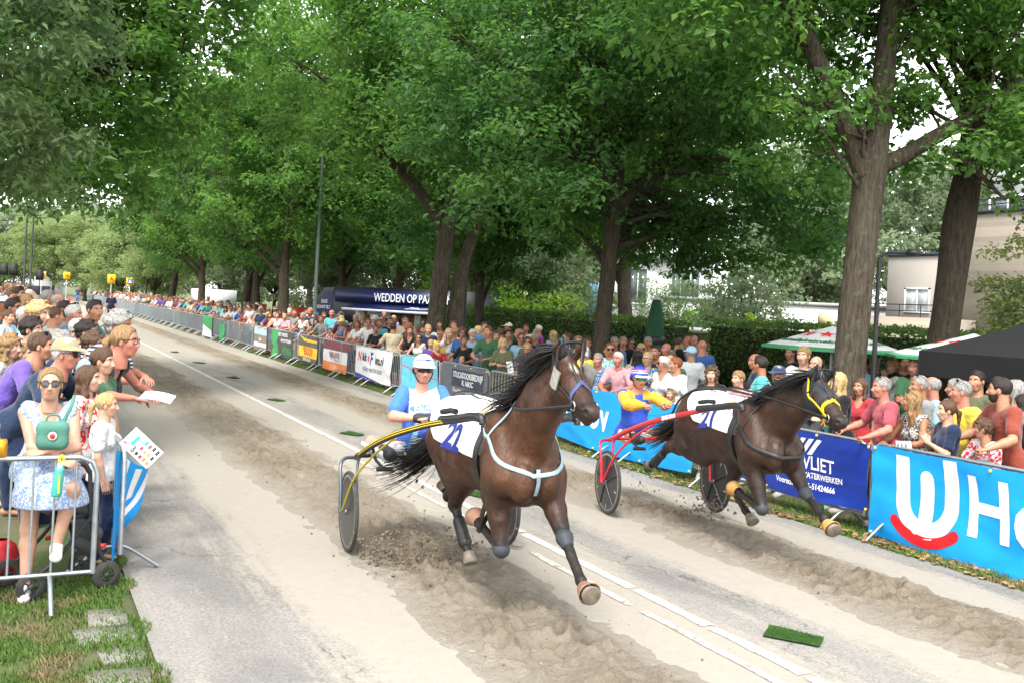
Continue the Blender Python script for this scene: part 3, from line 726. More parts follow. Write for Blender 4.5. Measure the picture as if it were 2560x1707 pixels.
# ------------------------------------------------------------------ smooth bodies: blended tapered capsules -> one continuous surface
class Field:
 def __init__(s, lo, hi, h):
  s.lo = np.array(lo, float); s.h = h
  s.n = np.ceil((np.array(hi) - s.lo) / h).astype(int) + 1
  s.S = np.full(s.n, 1.0, dtype=np.float32)
  s.ax = [s.lo[i] + np.arange(s.n[i]) * h for i in range(3)]
 def sub(s, lo, hi):
  a = np.clip(np.floor((np.array(lo) - s.lo) / s.h).astype(int), 0, s.n); b = np.clip(np.ceil((np.array(hi) - s.lo) / s.h).astype(int) + 1, 0, s.n)
  if (b <= a).any(): return None, None
  sl = tuple(slice(a[i], b[i]) for i in range(3))
  X, Y, Z = np.meshgrid(*[s.ax[i][sl[i]].astype(np.float32) for i in range(3)], indexing='ij')
  return sl, np.stack([X, Y, Z], -1)
 def _un(s, sl, d, k, mode):
  a = s.S[sl]; d = d.astype(np.float32)
  if mode < 0: a, d = -a, d
  hh = np.clip(.5 + .5 * (d - a) / k, 0, 1)
  r = d * (1 - hh) + a * hh - k * hh * (1 - hh)
  s.S[sl] = -r if mode < 0 else r
 def cap(s, a, b, ra, rb, k=.03, fl=None, mode=1):
  """tapered capsule; fl = (axis vector, factor<1) squeezes the section along that axis"""
  a, b = np.array(a, float), np.array(b, float); m = max(ra, rb) * 1.0 + max(k, .01) * 1.6 + 4 * s.h
  if fl is not None: m = m / min(1.0, 1.0)
  sl, P = s.sub(np.minimum(a, b) - m, np.maximum(a, b) + m)
  if sl is None: return s
  ab = b - a; q = P - a
  t = np.clip((q @ ab) / (ab @ ab + 1e-12), 0, 1)
  v = q - t[..., None] * ab
  if fl is not None:
   ax = np.array(fl[0], float); ax /= np.linalg.norm(ax)
   c = v @ ax; v = v + ax * (c * (1 / fl[1] - 1))[..., None]
  d = np.sqrt((v * v).sum(-1)) - (ra + (rb - ra) * t)
  if fl is not None: d = d * min(1.0, fl[1] * 1.15)
  s._un(sl, d, k, mode); return s
 def chain(s, P, r, k=.03, fl=None):
  for i in range(len(P) - 1): s.cap(P[i], P[i + 1], r[i], r[i + 1], k, fl)
  return s
 def ell(s, c, r, k=.03, R=None, mode=1):
  c = np.array(c, float); r = np.array(r, float); m = r.max() + k * 1.6 + 4 * s.h
  sl, P = s.sub(c - m, c + m)
  if sl is None: return s
  q = P - c
  if R is not None: q = q @ np.array(R)[:3, :3]
  k0 = np.sqrt(((q / r) ** 2).sum(-1)); k1 = np.sqrt(((q / r ** 2) ** 2).sum(-1)) + 1e-9
  d = np.where(k0 < .1, -r.min(), k0 * (k0 - 1) / k1)
  s._un(sl, d, k, mode); return s
 def cut(s, p, n, k=.004):
  """keep the side of the plane where (x-p).n < 0"""
  p, n = np.array(p, float), np.array(n, float)
  d = (((s.ax[0] - p[0]) * n[0])[:, None, None] + ((s.ax[1] - p[1]) * n[1])[None, :, None] + ((s.ax[2] - p[2]) * n[2])[None, None]).astype(np.float32)
  s.S = np.maximum(s.S, d); return s
 def points(s): return np.stack(np.meshgrid(*s.ax, indexing='ij'), -1)
 def mesh(s): return nets(s.S, s.lo, s.h)
_C8 = np.array([[0, 0, 0], [1, 0, 0], [0, 1, 0], [1, 1, 0], [0, 0, 1], [1, 0, 1], [0, 1, 1], [1, 1, 1]])
_E12 = [(0, 1), (2, 3), (4, 5), (6, 7), (0, 2), (1, 3), (4, 6), (5, 7), (0, 4), (1, 5), (2, 6), (3, 7)]
def nets(S, lo, h):
 I = S < 0
 n = np.array(S.shape) - 1
 cnt = np.zeros(n, np.int8)
 for c in _C8: cnt += I[c[0]:n[0] + c[0], c[1]:n[1] + c[1], c[2]:n[2] + c[2]]
 act = np.argwhere((cnt > 0) & (cnt < 8))
 if len(act) == 0: return np.zeros((0, 3)), np.zeros((0, 4), int)
 val = np.stack([S[act[:, 0] + c[0], act[:, 1] + c[1], act[:, 2] + c[2]] for c in _C8], 1)
 acc = np.zeros((len(act), 3)); num = np.zeros(len(act))
 for a, b in _E12:
  va, vb = val[:, a], val[:, b]; m = (va < 0) != (vb < 0)
  t = np.where(m, va / np.where(m, va - vb, 1), 0)[:, None]
  acc += np.where(m[:, None], _C8[a] + t * (_C8[b] - _C8[a]), 0); num += m
 V = (act + acc / num[:, None]) * h + lo
 idx = np.full(n, -1, np.int64); idx[act[:, 0], act[:, 1], act[:, 2]] = np.arange(len(act))
 Q = []
 for ax in range(3):
  o1, o2 = [(1, 2), (2, 0), (0, 1)][ax]
  sl0 = [slice(None)] * 3; sl1 = [slice(None)] * 3; sl0[ax] = slice(0, -1); sl1[ax] = slice(1, None)
  A, B = I[tuple(sl0)], I[tuple(sl1)]
  e = np.argwhere(A != B)
  e = e[(e[:, o1] > 0) & (e[:, o2] > 0) & (e[:, o1] < n[o1]) & (e[:, o2] < n[o2])]
  if len(e) == 0: continue
  def g(d1, d2):
   q = e.copy(); q[:, o1] -= d1; q[:, o2] -= d2
   return idx[q[:, 0], q[:, 1], q[:, 2]]
  q = np.stack([g(1, 1), g(0, 1), g(0, 0), g(1, 0)], 1)
  fl = ~A[e[:, 0], e[:, 1], e[:, 2]]
  q[fl] = q[fl][:, ::-1]
  q = q[(q >= 0).all(1)]
  Q.append(q)
 return V, np.concatenate(Q)
def smoothv(V, F, it=1, lam=.5):
 """Laplacian smoothing"""
 n = len(V)
 for _ in range(it):
  A = np.concatenate([F[:, k] for k in (0, 1, 2, 3, 1, 2, 3, 0)]); B = np.concatenate([F[:, k] for k in (1, 2, 3, 0, 0, 1, 2, 3)])
  cnt = np.bincount(A, minlength=n); acc = np.stack([np.bincount(A, V[B, k], n) for k in range(3)], 1)
  V = V + lam * (acc / np.maximum(cnt, 1)[:, None] - V)
 return V
def vnormals(V, F):
 n = np.cross(V[F[:, 2]] - V[F[:, 0]], V[F[:, 3]] - V[F[:, 1]]); N_ = np.zeros_like(V)
 A = F.T.ravel(); n4 = np.tile(n, (4, 1)); N_ = np.stack([np.bincount(A, n4[:, k], len(V)) for k in range(3)], 1)
 return N_ / (np.linalg.norm(N_, axis=1)[:, None] + 1e-12)
def ripple(V, F, amp, sc, oct=2, off=0.0):
 return V + vnormals(V, F) * ((fbm(V * sc + off, oct) - .5) * amp)[:, None]
def set_attr(me, name, col):
 a = me.color_attributes.new(name, 'FLOAT_COLOR', 'POINT')
 c = np.ones((len(me.vertices), 4), np.float32); c[:, :col.shape[1]] = col
 a.data.foreach_set('color', c.ravel())
# ------------------------------------------------------------------ horses
from mathutils.bvhtree import BVHTree
def coat_mat():
 m, nt, bs = node_mat('horse_coat')
 at = N(nt, 'Attribute', attribute_name='coat')
 v = coord(nt)
 f = noise(nt, coord(nt, 'Object', (1, 1, .35)), 90, 3, .7); g = noise(nt, v, 5.5, 6, .68)
 c = mixc(nt, 1.0, at.outputs['Color'], mixc(nt, ramp(nt, g, [(.3, 0.0), (.7, 1.0)]), (.48, .45, .43), (1.55, 1.55, 1.5)), 'MULTIPLY')
 c = mixc(nt, .5, c, mixc(nt, 1.0, c, mixc(nt, f, (.6, .6, .6), (1.4, 1.4, 1.4)), 'MULTIPLY'))
 nt.links.new(c, bs.inputs['Base Color']); rr = ramp(nt, noise(nt, v, 7, 5, .7), [(.3, .30), (.7, .62)]); nt.links.new(rr, bs.inputs['Roughness'])
 bs.inputs['Specular IOR Level'].default_value = .36
 vb = noise(nt, coord(nt, 'Object', (1, 1, .6)), 16, 4, .6, 1.2); bump(nt, bs, vb, .35, .03)
 return m
MCOAT = coat_mat()
MHAIR_BLK = M((.012, .010, .010), .45, var=.3, scale=30, name='horse_hair')
MHOOF = M((.16, .135, .10), .5, var=.35, scale=18, name='hoof_horn')
MLEATHER = M((.018, .017, .017), .45, var=.3, scale=20, name='black_leather')
MSTEEL = M((.55, .55, .55), .25, 1.0, var=.1, name='buckle_steel')
MBLUEST = M(srgb(150, 176, 184), .55, var=.12, scale=25, name='pale_blue_webbing')
MBOOTG = M(srgb(50, 54, 58), .6, var=.15, scale=18, name='grey_boot')
MBELL = M(srgb(139, 104, 84), .6, var=.2, scale=16, name='brown_rubber')
MBELLT = M(srgb(190, 140, 78), .6, var=.15, scale=16, name='tan_rubber')
MEYE = M((.008, .006, .005), .08, name='eye')
MWHITE_CLOTH = M((.78, .78, .79), .75, var=.05, scale=5, bmp=.15, bscale=9, name='white_cloth')
MNUM = M(srgb(38, 50, 128), .7, var=.05, name='number_blue')
def ribbon(P, Nrm, w, th=.004):
 """flat strap along P with surface normals Nrm: a thin closed band"""
 P = np.asarray(P, float); Nrm = np.asarray(Nrm, float)
 T = np.gradient(P, axis=0); S = np.cross(T, Nrm); S /= np.linalg.norm(S, axis=1)[:, None] + 1e-9
 w = np.broadcast_to(np.asarray(w, float), (len(P),))[:, None]
 A, B = P - S * w / 2, P + S * w / 2; o = Nrm * th
 V = np.stack([A, B, B + o, A + o], 1).reshape(-1, 3); k = len(P)
 i = np.arange(k - 1)[:, None] * 4
 F = np.concatenate([i + np.array([[q, (q + 1) % 4, 4 + (q + 1) % 4, 4 + q]]) for q in range(4)])
 return V, F
def strand(b, P, w0, rs, sides=3):
 b.tube(P, np.linspace(w0, w0 * .25, len(P)), sides, cap=False)
def horse_body(J, h=.0125):
 f = Field((-.35, -.55, .02), (3.55, .55, 2.2), h)
 for s in (-1, 1):
  f.ell((1.0, s * .12, 1.17), (.36, .2, .31), .08)
  f.ell((1.22, s * .16, 1.0), (.26, .15, .26), .08)
 f.ell((1.6, 0, 1.13), (.62, .275, .325), .1)
 f.ell((1.3, 0, 1.14), (.4, .27, .29), .1)
 f.cap((2.0, 0, 1.40), (1.55, 0, 1.33), .10, .12, .08)
 f.cap((1.55, 0, 1.32), (.95, 0, 1.34), .13, .12, .1)
 f.cap((.95, 0, 1.33), (.68, 0, 1.22), .12, .07, .08)
 for s in (-1, 1):
  f.cap((2.0, s * .12, 1.38), (2.30, s * .145, 1.06), .11, .135, .06)
  f.ell((2.10, s * .175, 1.13), (.19, .10, .27), .045)
  f.ell((2.40, s * .095, 1.04), (.12, .095, .15), .03)
  f.ell((2.12, s * .16, .96), (.14, .09, .14), .04)
 f.ell((2.20, 0, 1.09), (.22, .20, .26), .08)
 # neck
 n0, n1, n2 = np.array(J['neck0']), np.array(J['neck1']), np.array(J['poll'])
 f.cap(n0, n1, .25, .175, .07, ((0, 1, 0), .62)); f.cap(n1, n2, .175, .10, .05, ((0, 1, 0), .62))
 f.cap(n0 + [.20, 0, -.02], n1 + [.13, 0, -.06], .15, .10, .06, ((0, 1, 0), .85))
 f.cap(n1 + [.13, 0, -.06], n2 + [.09, 0, -.14], .105, .075, .05)
 # head frame: origin poll, axis along face
 hx = np.array(J['muzzle']) - n2; L = np.linalg.norm(hx); hx = hx / L
 hy = np.array([0, 1.0, 0]) - hx * hx[1]; hy /= np.linalg.norm(hy); hzv = np.cross(hx, hy)
 Hm = lambda u, v, w: n2 + hx * u * L / .60 + hy * v * 1.06 + hzv * w * 1.06
 f.cap(Hm(.05, 0, -.02), Hm(.25, 0, -.035), .095, .098, .03); f.cap(Hm(.25, 0, -.035), Hm(.44, 0, -.04), .095, .065, .04)
 f.cap(Hm(.44, 0, -.04), Hm(.56, 0, -.035), .062, .058, .03)
 for s in (-1, 1):
  f.ell(Hm(.16, s * .045, -.11), (.11, .045, .10), .04, np.stack([hx, hy, hzv], 1))
  f.ell(Hm(.20, s * .075, -.005), (.055, .022, .03), .02, np.stack([hx, hy, hzv], 1))
  f.cap(Hm(.27, s * .05, -.03), Hm(.42, s * .035, -.03), .03, .022, .02)
  f.ell(Hm(.55, s * .035, -.02), (.045, .026, .036), .015, np.stack([hx, hy, hzv], 1))
 f.cap(Hm(.14, 0, -.15), Hm(.40, 0, -.115), .05, .038, .03); f.cap(Hm(.40, 0, -.115), Hm(.545, 0, -.095), .038, .034, .02)
 for s in (-1, 1):
  f.ell(Hm(.585, s * .048, -.018), (.022, .014, .018), .006, np.stack([hx, hy, hzv], 1), mode=-1)
 f.cap(Hm(.50, -.06, -.078), Hm(.60, -.04, -.075), .006, .006, .008, mode=-1); f.cap(Hm(.50, .06, -.078), Hm(.60, .04, -.075), .006, .006, .008, mode=-1)
 for s in (-1, 1):
  e0, e1, e2 = Hm(.02, s * .062, .055), Hm(.03, s * .085, .13), Hm(.045, s * .085, .215)
  f.cap(e0, e1, .026, .033, .02, (hx, .55)); f.cap(e1, e2, .033, .006, .01, (hx, .5))
  f.ell(Hm(.075, s * .092, .13), (.018, .016, .05), .008, np.stack([hx, hy, hzv], 1), mode=-1)
 # legs
 for leg in ('fl', 'fr'):
  el, kn, fe, pa, ho = [np.array(p, float) for p in J[leg]]
  s = 1 if leg == 'fl' else -1
  f.cap((2.2, s * .17, 1.05), el, .14, .115, .07)
  m = el + (kn - el) * .45
  f.cap(el, m, .105, .078, .05); f.cap(m, kn, .075, .052, .03); f.ell(kn, (.058, .05, .06), .02)
  f.cap(kn, fe, .040, .031, .012); f.ell(fe, (.043, .039, .043), .015); f.cap(fe, pa, .037, .036, .012)
 for leg in ('hl', 'hr'):
  st, hk, fe, pa, ho = [np.array(p, float) for p in J[leg]]
  s = 1 if leg == 'hl' else -1
  f.cap((1.02, s * .15, 1.15), st, .2, .14, .09)
  f.cap((.92, s * .15, 1.12), st + (hk - st) * .45, .16, .09, .08)
  f.cap(st, st + (hk - st) * .5, .13, .088, .05); f.cap(st + (hk - st) * .45, hk, .088, .055, .03)
  d = hk - st; d /= np.linalg.norm(d); hb = hk + d * .045
  f.ell(hk, (.062, .048, .065), .02); f.cap(hk, hb, .04, .03, .015)
  f.cap(hk, fe, .044, .033, .012); f.ell(fe, (.044, .040, .044), .015); f.cap(fe, pa, .037, .036, .012)
 for s in (-1, 1):
  for a, b, r in (((2.02, s * .30, 1.36), (1.93, s * .34, .98), .012), ((2.30, s * .26, 1.30), (2.44, s * .22, 1.16), .014), ((1.28, s * .33, 1.32), (1.42, s * .34, .95), .016), ((.80, s * .32, 1.28), (.92, s * .33, .92), .014), ((1.95, s * .33, .98), (2.22, s * .28, .86), .012), ((1.05, s * .36, 1.05), (1.25, s * .33, .86), .012)):
   f.cap(a, b, r, r * .6, .06, mode=-1)
 f.cap((2.55, 0, 1.16), (2.42, 0, .88), .022, .016, .035, mode=-1)
 for s in (-1, 1):
  f.cap(Hm(.24, s * .10, -.045), Hm(.40, s * .075, -.05), .012, .008, .02, mode=-1)
 V, F = f.mesh()
 V = smoothv(V, F, 2, .4)
 V = ripple(V, F, .016, 8.0, 3)
 return V, F, Hm, (hx, hy, hzv)
def limb_mesh(f0, pts, rr, k=.01, flat=None):
 pass
def shell(P, r, h=.007, k=.006, cutlo=None):
 P = [np.array(p, float) for p in P]
 lo = np.min(P, 0) - max(r) - .02; hi = np.max(P, 0) + max(r) + .02
 f = Field(lo, hi, h).chain(P, r, k)
 if cutlo is not None:
  for p, n in cutlo: f.cut(p, n)
 V, F = f.mesh()
 return smoothv(V, F, 1), F
def make_horse(tagname, J, root_loc, heading, coat, label, boots):
 V, F, Hm, ax = horse_body(J)
 hx, hy, hzv = ax
 me = mesh_np('horse', V, F, MCOAT)
 # coat: bay with dark points
 c = np.tile(np.array(coat), (len(V), 1)); dark = np.array((.016, .012, .011))
 def seg(p, a, b):
  a, b = np.array(a, float), np.array(b, float); t = np.clip(((p - a) @ (b - a)) / ((b - a) @ (b - a)), 0, 1)
  return np.linalg.norm(p - a - t[:, None] * (b - a), axis=1), t
 w = np.zeros(len(V))
 for leg in ('fl', 'fr', 'hl', 'hr'):
  j = J[leg]
  mid = np.array(j[0]) + (np.array(j[1]) - np.array(j[0])) * .55
  d, t = seg(V, mid, j[1]); w = np.maximum(w, np.where(d < .11, np.clip(t * 1.3, 0, 1) * .85, 0))
  for a, b in ((1, 2), (2, 3)):
   d, t = seg(V, j[a], j[b]); w = np.maximum(w, np.where(d < .085, 1, 0))
 dm = np.linalg.norm(V - Hm(.6, 0, -.05), axis=1); w = np.maximum(w, np.clip(1 - (dm - .06) / .13, 0, .75))
 crest = np.clip((V[:, 2] - 1.30) * 3, 0, 1) * np.clip((2.1 - V[:, 0]) * 3, 0, 1) * .35; w = np.maximum(w, crest)
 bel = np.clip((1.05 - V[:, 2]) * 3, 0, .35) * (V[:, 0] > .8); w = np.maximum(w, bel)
 n = fbm(V * np.array([3, 5, 3]) + 5, 3)
 c = c * (.45 + 1.15 * n)[:, None]
 c = c * (1 - w[:, None]) + dark * w[:, None]
 st = np.clip(1.4 - np.linalg.norm((V - Hm(.17, 0, .07)) / np.array((.055, .022, .055)), axis=1), 0, 1)[:, None] * (1.0 if J is J22 else 0); c = c * (1 - st) + np.array((.42, .40, .37)) * st
 set_attr(me, 'coat', c)
 th = math.atan2(-math.cos(heading), -math.sin(heading))
 H = ob('horse', me); H.location = root_loc; H.rotation_euler = (0, 0, th)
 tag(H, label, 'horse', 'racing trotters')
 # hooves
 for leg in ('fl', 'fr', 'hl', 'hr'):
  fe, pa, ho = [np.array(p, float) for p in J[leg][2:5]]
  d = ho - pa; L = np.linalg.norm(d); d /= L
  fwd = np.array(J.get('toe_' + leg, (1, 0, 0)), float); fwd -= d * (fwd @ d); fwd /= np.linalg.norm(fwd); sd = np.cross(d, fwd)
  b = MB(); n_ = 18; a = np.arange(n_) * 2 * PI / n_; prof = [(-.012, .040, .0), (.0, .045, .0), (.085, .062, .018), (.088, .055, .018), (.086, .0, .015)]
  R = [pa + d * t + fwd * o + (np.cos(a)[:, None] * fwd * 1.08 + np.sin(a)[:, None] * sd) * r for t, r, o in prof]
  VV = np.concatenate(R); i = np.arange(len(prof) - 1)[:, None] * n_; jj = np.arange(n_)[None]; j2 = (jj + 1) % n_
  b.add(VV, np.stack([i + jj, i + j2, i + n_ + j2, i + n_ + jj], -1).reshape(-1, 4))
  b.build('hoof', MHOOF, H, True)
  if leg in boots.get('bell', ()):
   prof = [(-.05, .044, 0), (-.03, .052, 0), (.02, .064, .005), (.052, .076, .014), (.053, .070, .014), (.02, .058, .005)]
   b = MB(); R = [pa + d * t + fwd * o + (np.cos(a)[:, None] * fwd * 1.05 + np.sin(a)[:, None] * sd) * r for t, r, o in prof]
   VV = np.concatenate(R); i = np.arange(len(prof) - 1)[:, None] * n_
   b.add(VV, np.stack([i + jj, i + j2, i + n_ + j2, i + n_ + jj], -1).reshape(-1, 4))
   b.build('bell_boot', boots['bellmat'], H, True)
  if leg in boots.get('knee', ()):
   kn = np.array(J[leg][1]); el = np.array(J[leg][0]); u = (kn - el) / np.linalg.norm(kn - el); q = (fe - kn) / np.linalg.norm(fe - kn)
   VV, FF = shell([kn - u * .045, kn, kn + q * .06], [.050, .057, .046], k=.02)
   ob('knee_boot', mesh_np('knee_boot', VV, FF, boots['kneemat']), H)
  if leg in boots.get('shin', ()):
   kn = np.array(J[leg][1]); q = (fe - kn)
   VV, FF = shell([kn + q * .45, kn + q * .9, fe], [.052, .05, .056], k=.01)
   ob('shin_boot', mesh_np('shin_boot', VV, FF, boots['shinmat']), H)
 # eyes
 for s in (-1, 1):
  VV, FF = shell([Hm(.20, s * .083, -.008), Hm(.203, s * .083, -.008)], [.021, .021], .004)
  ob('eye', mesh_np('eye', VV, FF, MEYE), H)
 # mane: strands blown back from the crest
 rs = np.random.RandomState(9); b = MB()
 n0, n1, n2 = np.array(J['neck0']), np.array(J['neck1']), np.array(J['poll'])
 top = bez([n0 + [-.13, 0, .19], n1 + [-.14, 0, .10], n2 + [-.05, 0, .075], n2 + [.06, 0, .07]], 10)
 for k in range(900):
  t = rs.rand() ** .85; p = top[int(t * (len(top) - 1))] + rs.randn(3) * [.014, .012, .008]
  clump = rs.randint(26); cr_ = np.random.RandomState(clump + 50)
  L = (.11 + .13 * rs.rand()) * (.75 + .5 * cr_.rand()); sy = -.42 + cr_.randn() * .38 + rs.randn() * .10
  dirv = np.array([-.85 + cr_.randn() * .15, sy, .16 + cr_.randn() * .22 + rs.randn() * .06]); q = np.linspace(0, 1, 7)[:, None]
  P = p + dirv * L * q + np.array([-.25, -.10, -.55 + cr_.randn() * .15]) * L * q ** 2
  P[1:] += (rs.randn(6, 3) * .003) * q[1:]
  strand(b, P, .0062 + .003 * rs.rand(), rs)
 for k in range(70):
  p = Hm(.05, rs.randn() * .02, .06); q = np.linspace(0, 1, 6)[:, None]; L = .12 + .1 * rs.rand()
  P = p + (hx * .3 + hzv * .3 - hx * .9 * q + hy * rs.randn() * .4 + np.array([0, 0, .2])) * L * q
  strand(b, P, .004, rs)
 b.build('mane', MHAIR_BLK, H, True)
 # tail
 b = MB(); base = np.array([.70, 0, 1.28])
 for k in range(420):
  L = J['tail_len'] * (.55 + .5 * rs.rand()); q = np.linspace(0, 1, 10)[:, None]
  d = np.array(J['tail_dir'], float) + rs.randn(3) * [.10, .09, .09]
  P = base + rs.randn(3) * [.01, .02, .02] + d * L * q + np.array([-.1, 0, -.35]) * L * (q ** 1.6) * (1 - .6 * q) + np.array(J.get('tail_end', (0, 0, 0))) * q ** 2 * L
  P += np.sin(q * 5 + k) * [.0, .01, .012] * q
  strand(b, P, .0052, rs)
 b.build('tail', MHAIR_BLK, H, True)
 bv = BVHTree.FromPolygons([Vector(v) for v in V], [list(map(int, f)) for f in F])
 return H, bv, Hm, ax, th
def snap(bv, p, off=.006):
 loc, nrm, i, d = bv.find_nearest(Vector(p))
 return np.array(loc) + np.array(nrm) * off, np.array(nrm)
def strap(bv, pts, w, off=.005, n=8):
 P = bez(pts, n); A = [snap(bv, p, off) for p in P]
 Q = np.array([a[0] for a in A]); Nn = np.array([a[1] for a in A])
 for _ in range(4):
  Nn[1:-1] = (Nn[:-2] + Nn[1:-1] + Nn[2:]) / 3; Q[1:-1] = (Q[:-2] + 2 * Q[1:-1] + Q[2:]) / 4
 Nn /= np.linalg.norm(Nn, axis=1)[:, None]
 return ribbon(Q, Nn, w)
def ring_pts(x, n=40, c=(0, 1.12), r=.6, dx=0.0):
 a = np.linspace(0, 2 * PI, n + 1)
 return np.stack([x + dx * np.cos(a), c[0] + r * np.sin(a), c[1] + r * np.cos(a)], -1)
def ring_strap(bv, x, w, a0=0, a1=2 * PI, n=44, off=.006, dx=0.0, cz=1.14):
 a = np.linspace(a0, a1, n); Q = []; Nn = []
 for t in a:
  c = Vector((x + dx * math.cos(t), 0, cz)); d = Vector((0, math.sin(t), math.cos(t)))
  hit = bv.ray_cast(c + d * 1.2, -d)
  if hit[0] is None: continue
  Q.append(np.array(hit[0]) + np.array(d) * off); Nn.append(np.array(d))
 return ribbon(np.array(Q), np.array(Nn), w, .008)
def text_mesh(txt, size, shear=0.0, spacing=1.0, bold=.0, align='CENTER', res=3):
 cu = bpy.data.curves.new('t', 'FONT'); cu.body = txt; cu.size = size; cu.align_x = align; cu.align_y = 'CENTER'
 cu.shear = shear; cu.space_character = spacing; cu.offset = bold; cu.resolution_u = res
 o = bpy.data.objects.new('t', cu); COL.objects.link(o)
 dg = bpy.context.evaluated_depsgraph_get(); dg.update()
 me = bpy.data.meshes.new_from_object(o.evaluated_get(dg))
 V = np.zeros(len(me.vertices) * 3); me.vertices.foreach_get('co', V); V = V.reshape(-1, 3)
 F = [list(p.vertices) for p in me.polygons]
 me.calc_loop_triangles(); T = np.zeros(len(me.loop_triangles) * 3, np.int32); me.loop_triangles.foreach_get('vertices', T)
 bpy.data.objects.remove(o); bpy.data.curves.remove(cu); bpy.data.meshes.remove(me)
 return V[:, :2], T.reshape(-1, 3)
def subdiv(V2, T, maxl):
 """split long triangle edges so lettering can follow a curved surface"""
 V = [tuple(v) for v in V2]; T = [tuple(t) for t in T]
 for _ in range(6):
  mid = {}; out = []; ch = False
  def L(a, b): return math.dist(V[a], V[b])
  def md(a, b):
   k = (min(a, b), max(a, b))
   if k not in mid: V.append(((V[a][0] + V[b][0]) / 2, (V[a][1] + V[b][1]) / 2)); mid[k] = len(V) - 1
   return mid[k]
  for a, b, c in T:
   e = [(L(a, b), 0), (L(b, c), 1), (L(c, a), 2)]; m, w = max(e)
   sp = [L(a, b) > maxl, L(b, c) > maxl, L(c, a) > maxl]
   if not any(sp): out.append((a, b, c)); continue
   ch = True
   v = [a, b, c]; q = [md(v[i], v[(i + 1) % 3]) if sp[i] else None for i in range(3)]
   poly = []
   for i in range(3):
    poly.append(v[i])
    if q[i] is not None: poly.append(q[i])
   if len(poly) == 6: out += [(a, q[0], q[2]), (q[0], b, q[1]), (q[2], q[1], c), (q[0], q[1], q[2])]
   else:
    st = [i for i in range(len(poly)) if poly[i] in (q[0], q[1], q[2]) and poly[i] is not None][0]
    poly = poly[st:] + poly[:st]
    out += [(poly[0], poly[i], poly[i + 1]) for i in range(1, len(poly) - 1)]
  T = out
  if not ch: break
 return np.array(V), np.array(T)
def harness(H, bv, Hm, ax, num, spec, label, th, cloth_label):
 hx, hy, hzv = ax
 root = empty('harness'); root.location = H.location; root.rotation_euler = H.rotation_euler
 tag(root, label, 'harness')
 def put(name, VF, mat, smooth=True): return ob(name, mesh_np(name, VF[0], VF[1], mat, smooth=smooth), root)
 put('saddle_pad', ring_strap(bv, 1.93, .15, -1.5, 1.5, off=.012, dx=-.02), spec.get('padmat', MLEATHER))
 put('girth', ring_strap(bv, 1.90, .085, 0, 2 * PI, off=.02), MLEATHER)
 for s in (-1, 1):
  b = MB(); c = snap(bv, (1.93, s * .08, 1.6), .05)[0]
  a = np.linspace(0, 2 * PI, 17); b.tube(np.stack([c[0] + 0 * a, c[1] + .028 * np.cos(a), c[2] + .028 * np.sin(a)], -1), .005, 6, cap=False)
  put('terret', (np.concatenate(b.V), np.concatenate(b.F[4])), MSTEEL)
 # back strap
 put('back_strap', strap(bv, [(1.9, .0, 1.6), (1.5, 0, 1.6), (1.1, 0, 1.6), (.75, 0, 1.4)], .022, .02), MLEATHER)
 bm = spec['breast']; w = spec.get('bw', .035)
 if spec.get('y'):
  for s in (-1, 1):
   put('breast_strap', strap(bv, [(1.96, s * .4, 1.36), (2.06, s * .4, 1.355), (2.14, s * .4, 1.36)], w), bm)
   put('breast_strap', strap(bv, [(2.14, s * .4, 1.36), (2.3, s * .35, 1.26), (2.5, s * .2, 1.17), (2.6, 0, 1.13)], w), bm)
   put('neck_strap', strap(bv, [(2.14, s * .4, 1.36), (2.18, s * .3, 1.46), (2.15, s * .15, 1.58), (2.12, 0, 1.64)], .02), bm)
  Q = [np.array(bv.ray_cast(Vector((3.4, 0, z_)), Vector((-1, 0, 0)))[0]) + (.012, 0, 0) for z_ in np.linspace(1.14, .95, 8)]
  put('breast_strap', ribbon(Q, np.tile([1.0, 0, .2], (8, 1)), w), bm)
 else:
  for s in (-1, 1):
   put('breast_strap', strap(bv, [(1.96, s * .4, 1.28), (2.12, s * .4, 1.25), (2.35, s * .32, 1.12), (2.55, s * .15, 1.04), (2.6, 0, 1.02)], w), bm)
   put('neck_strap', strap(bv, [(2.14, s * .4, 1.25), (2.2, s * .3, 1.40), (2.15, s * .15, 1.56), (2.12, 0, 1.62)], .02), bm)
 # bridle
 if spec.get('hood'):
  f = Field(np.minimum(Hm(-.1, -.2, -.3), Hm(.4, .2, .3)) - .15, np.maximum(Hm(-.1, -.2, -.3), Hm(.4, .2, .3)) + .15, .009)
  g = 0.012
  f.cap(Hm(.02, 0, -.03), Hm(.25, 0, -.035), .098 + g, .098 + g, .03); f.cap(Hm(.25, 0, -.035), Hm(.36, 0, -.04), .095 + g, .076 + g, .04)
  for s in (-1, 1):
   f.ell(Hm(.14, s * .045, -.10), (.11 + g, .045 + g, .09 + g), .04, np.stack([hx, hy, hzv], 1))
   f.cap(Hm(.02, s * .062, .055), Hm(.03, s * .085, .13), .030, .040, .02, (hx, .6)); f.cap(Hm(.03, s * .085, .13), Hm(.045, s * .085, .222), .040, .010, .01, (hx, .6))
   f.ell(Hm(.20, s * .11, -.005), (.045, .05, .038), .01, np.stack([hx, hy, hzv], 1), mode=-1)
  f.cut(Hm(.31, 0, 0), hx); f.cut(Hm(-.03, 0, 0), -hx); f.cut(Hm(.1, 0, -.14), -hzv)
  VV, FF = f.mesh(); put('hood', (smoothv(VV, FF, 1), FF), spec['hood'])
 bs = spec.get('bridle', MLEATHER); w2 = .022
 def hp(*q): return [Hm(*p) for p in q]
 o2 = .016 if spec.get('hood') else .006
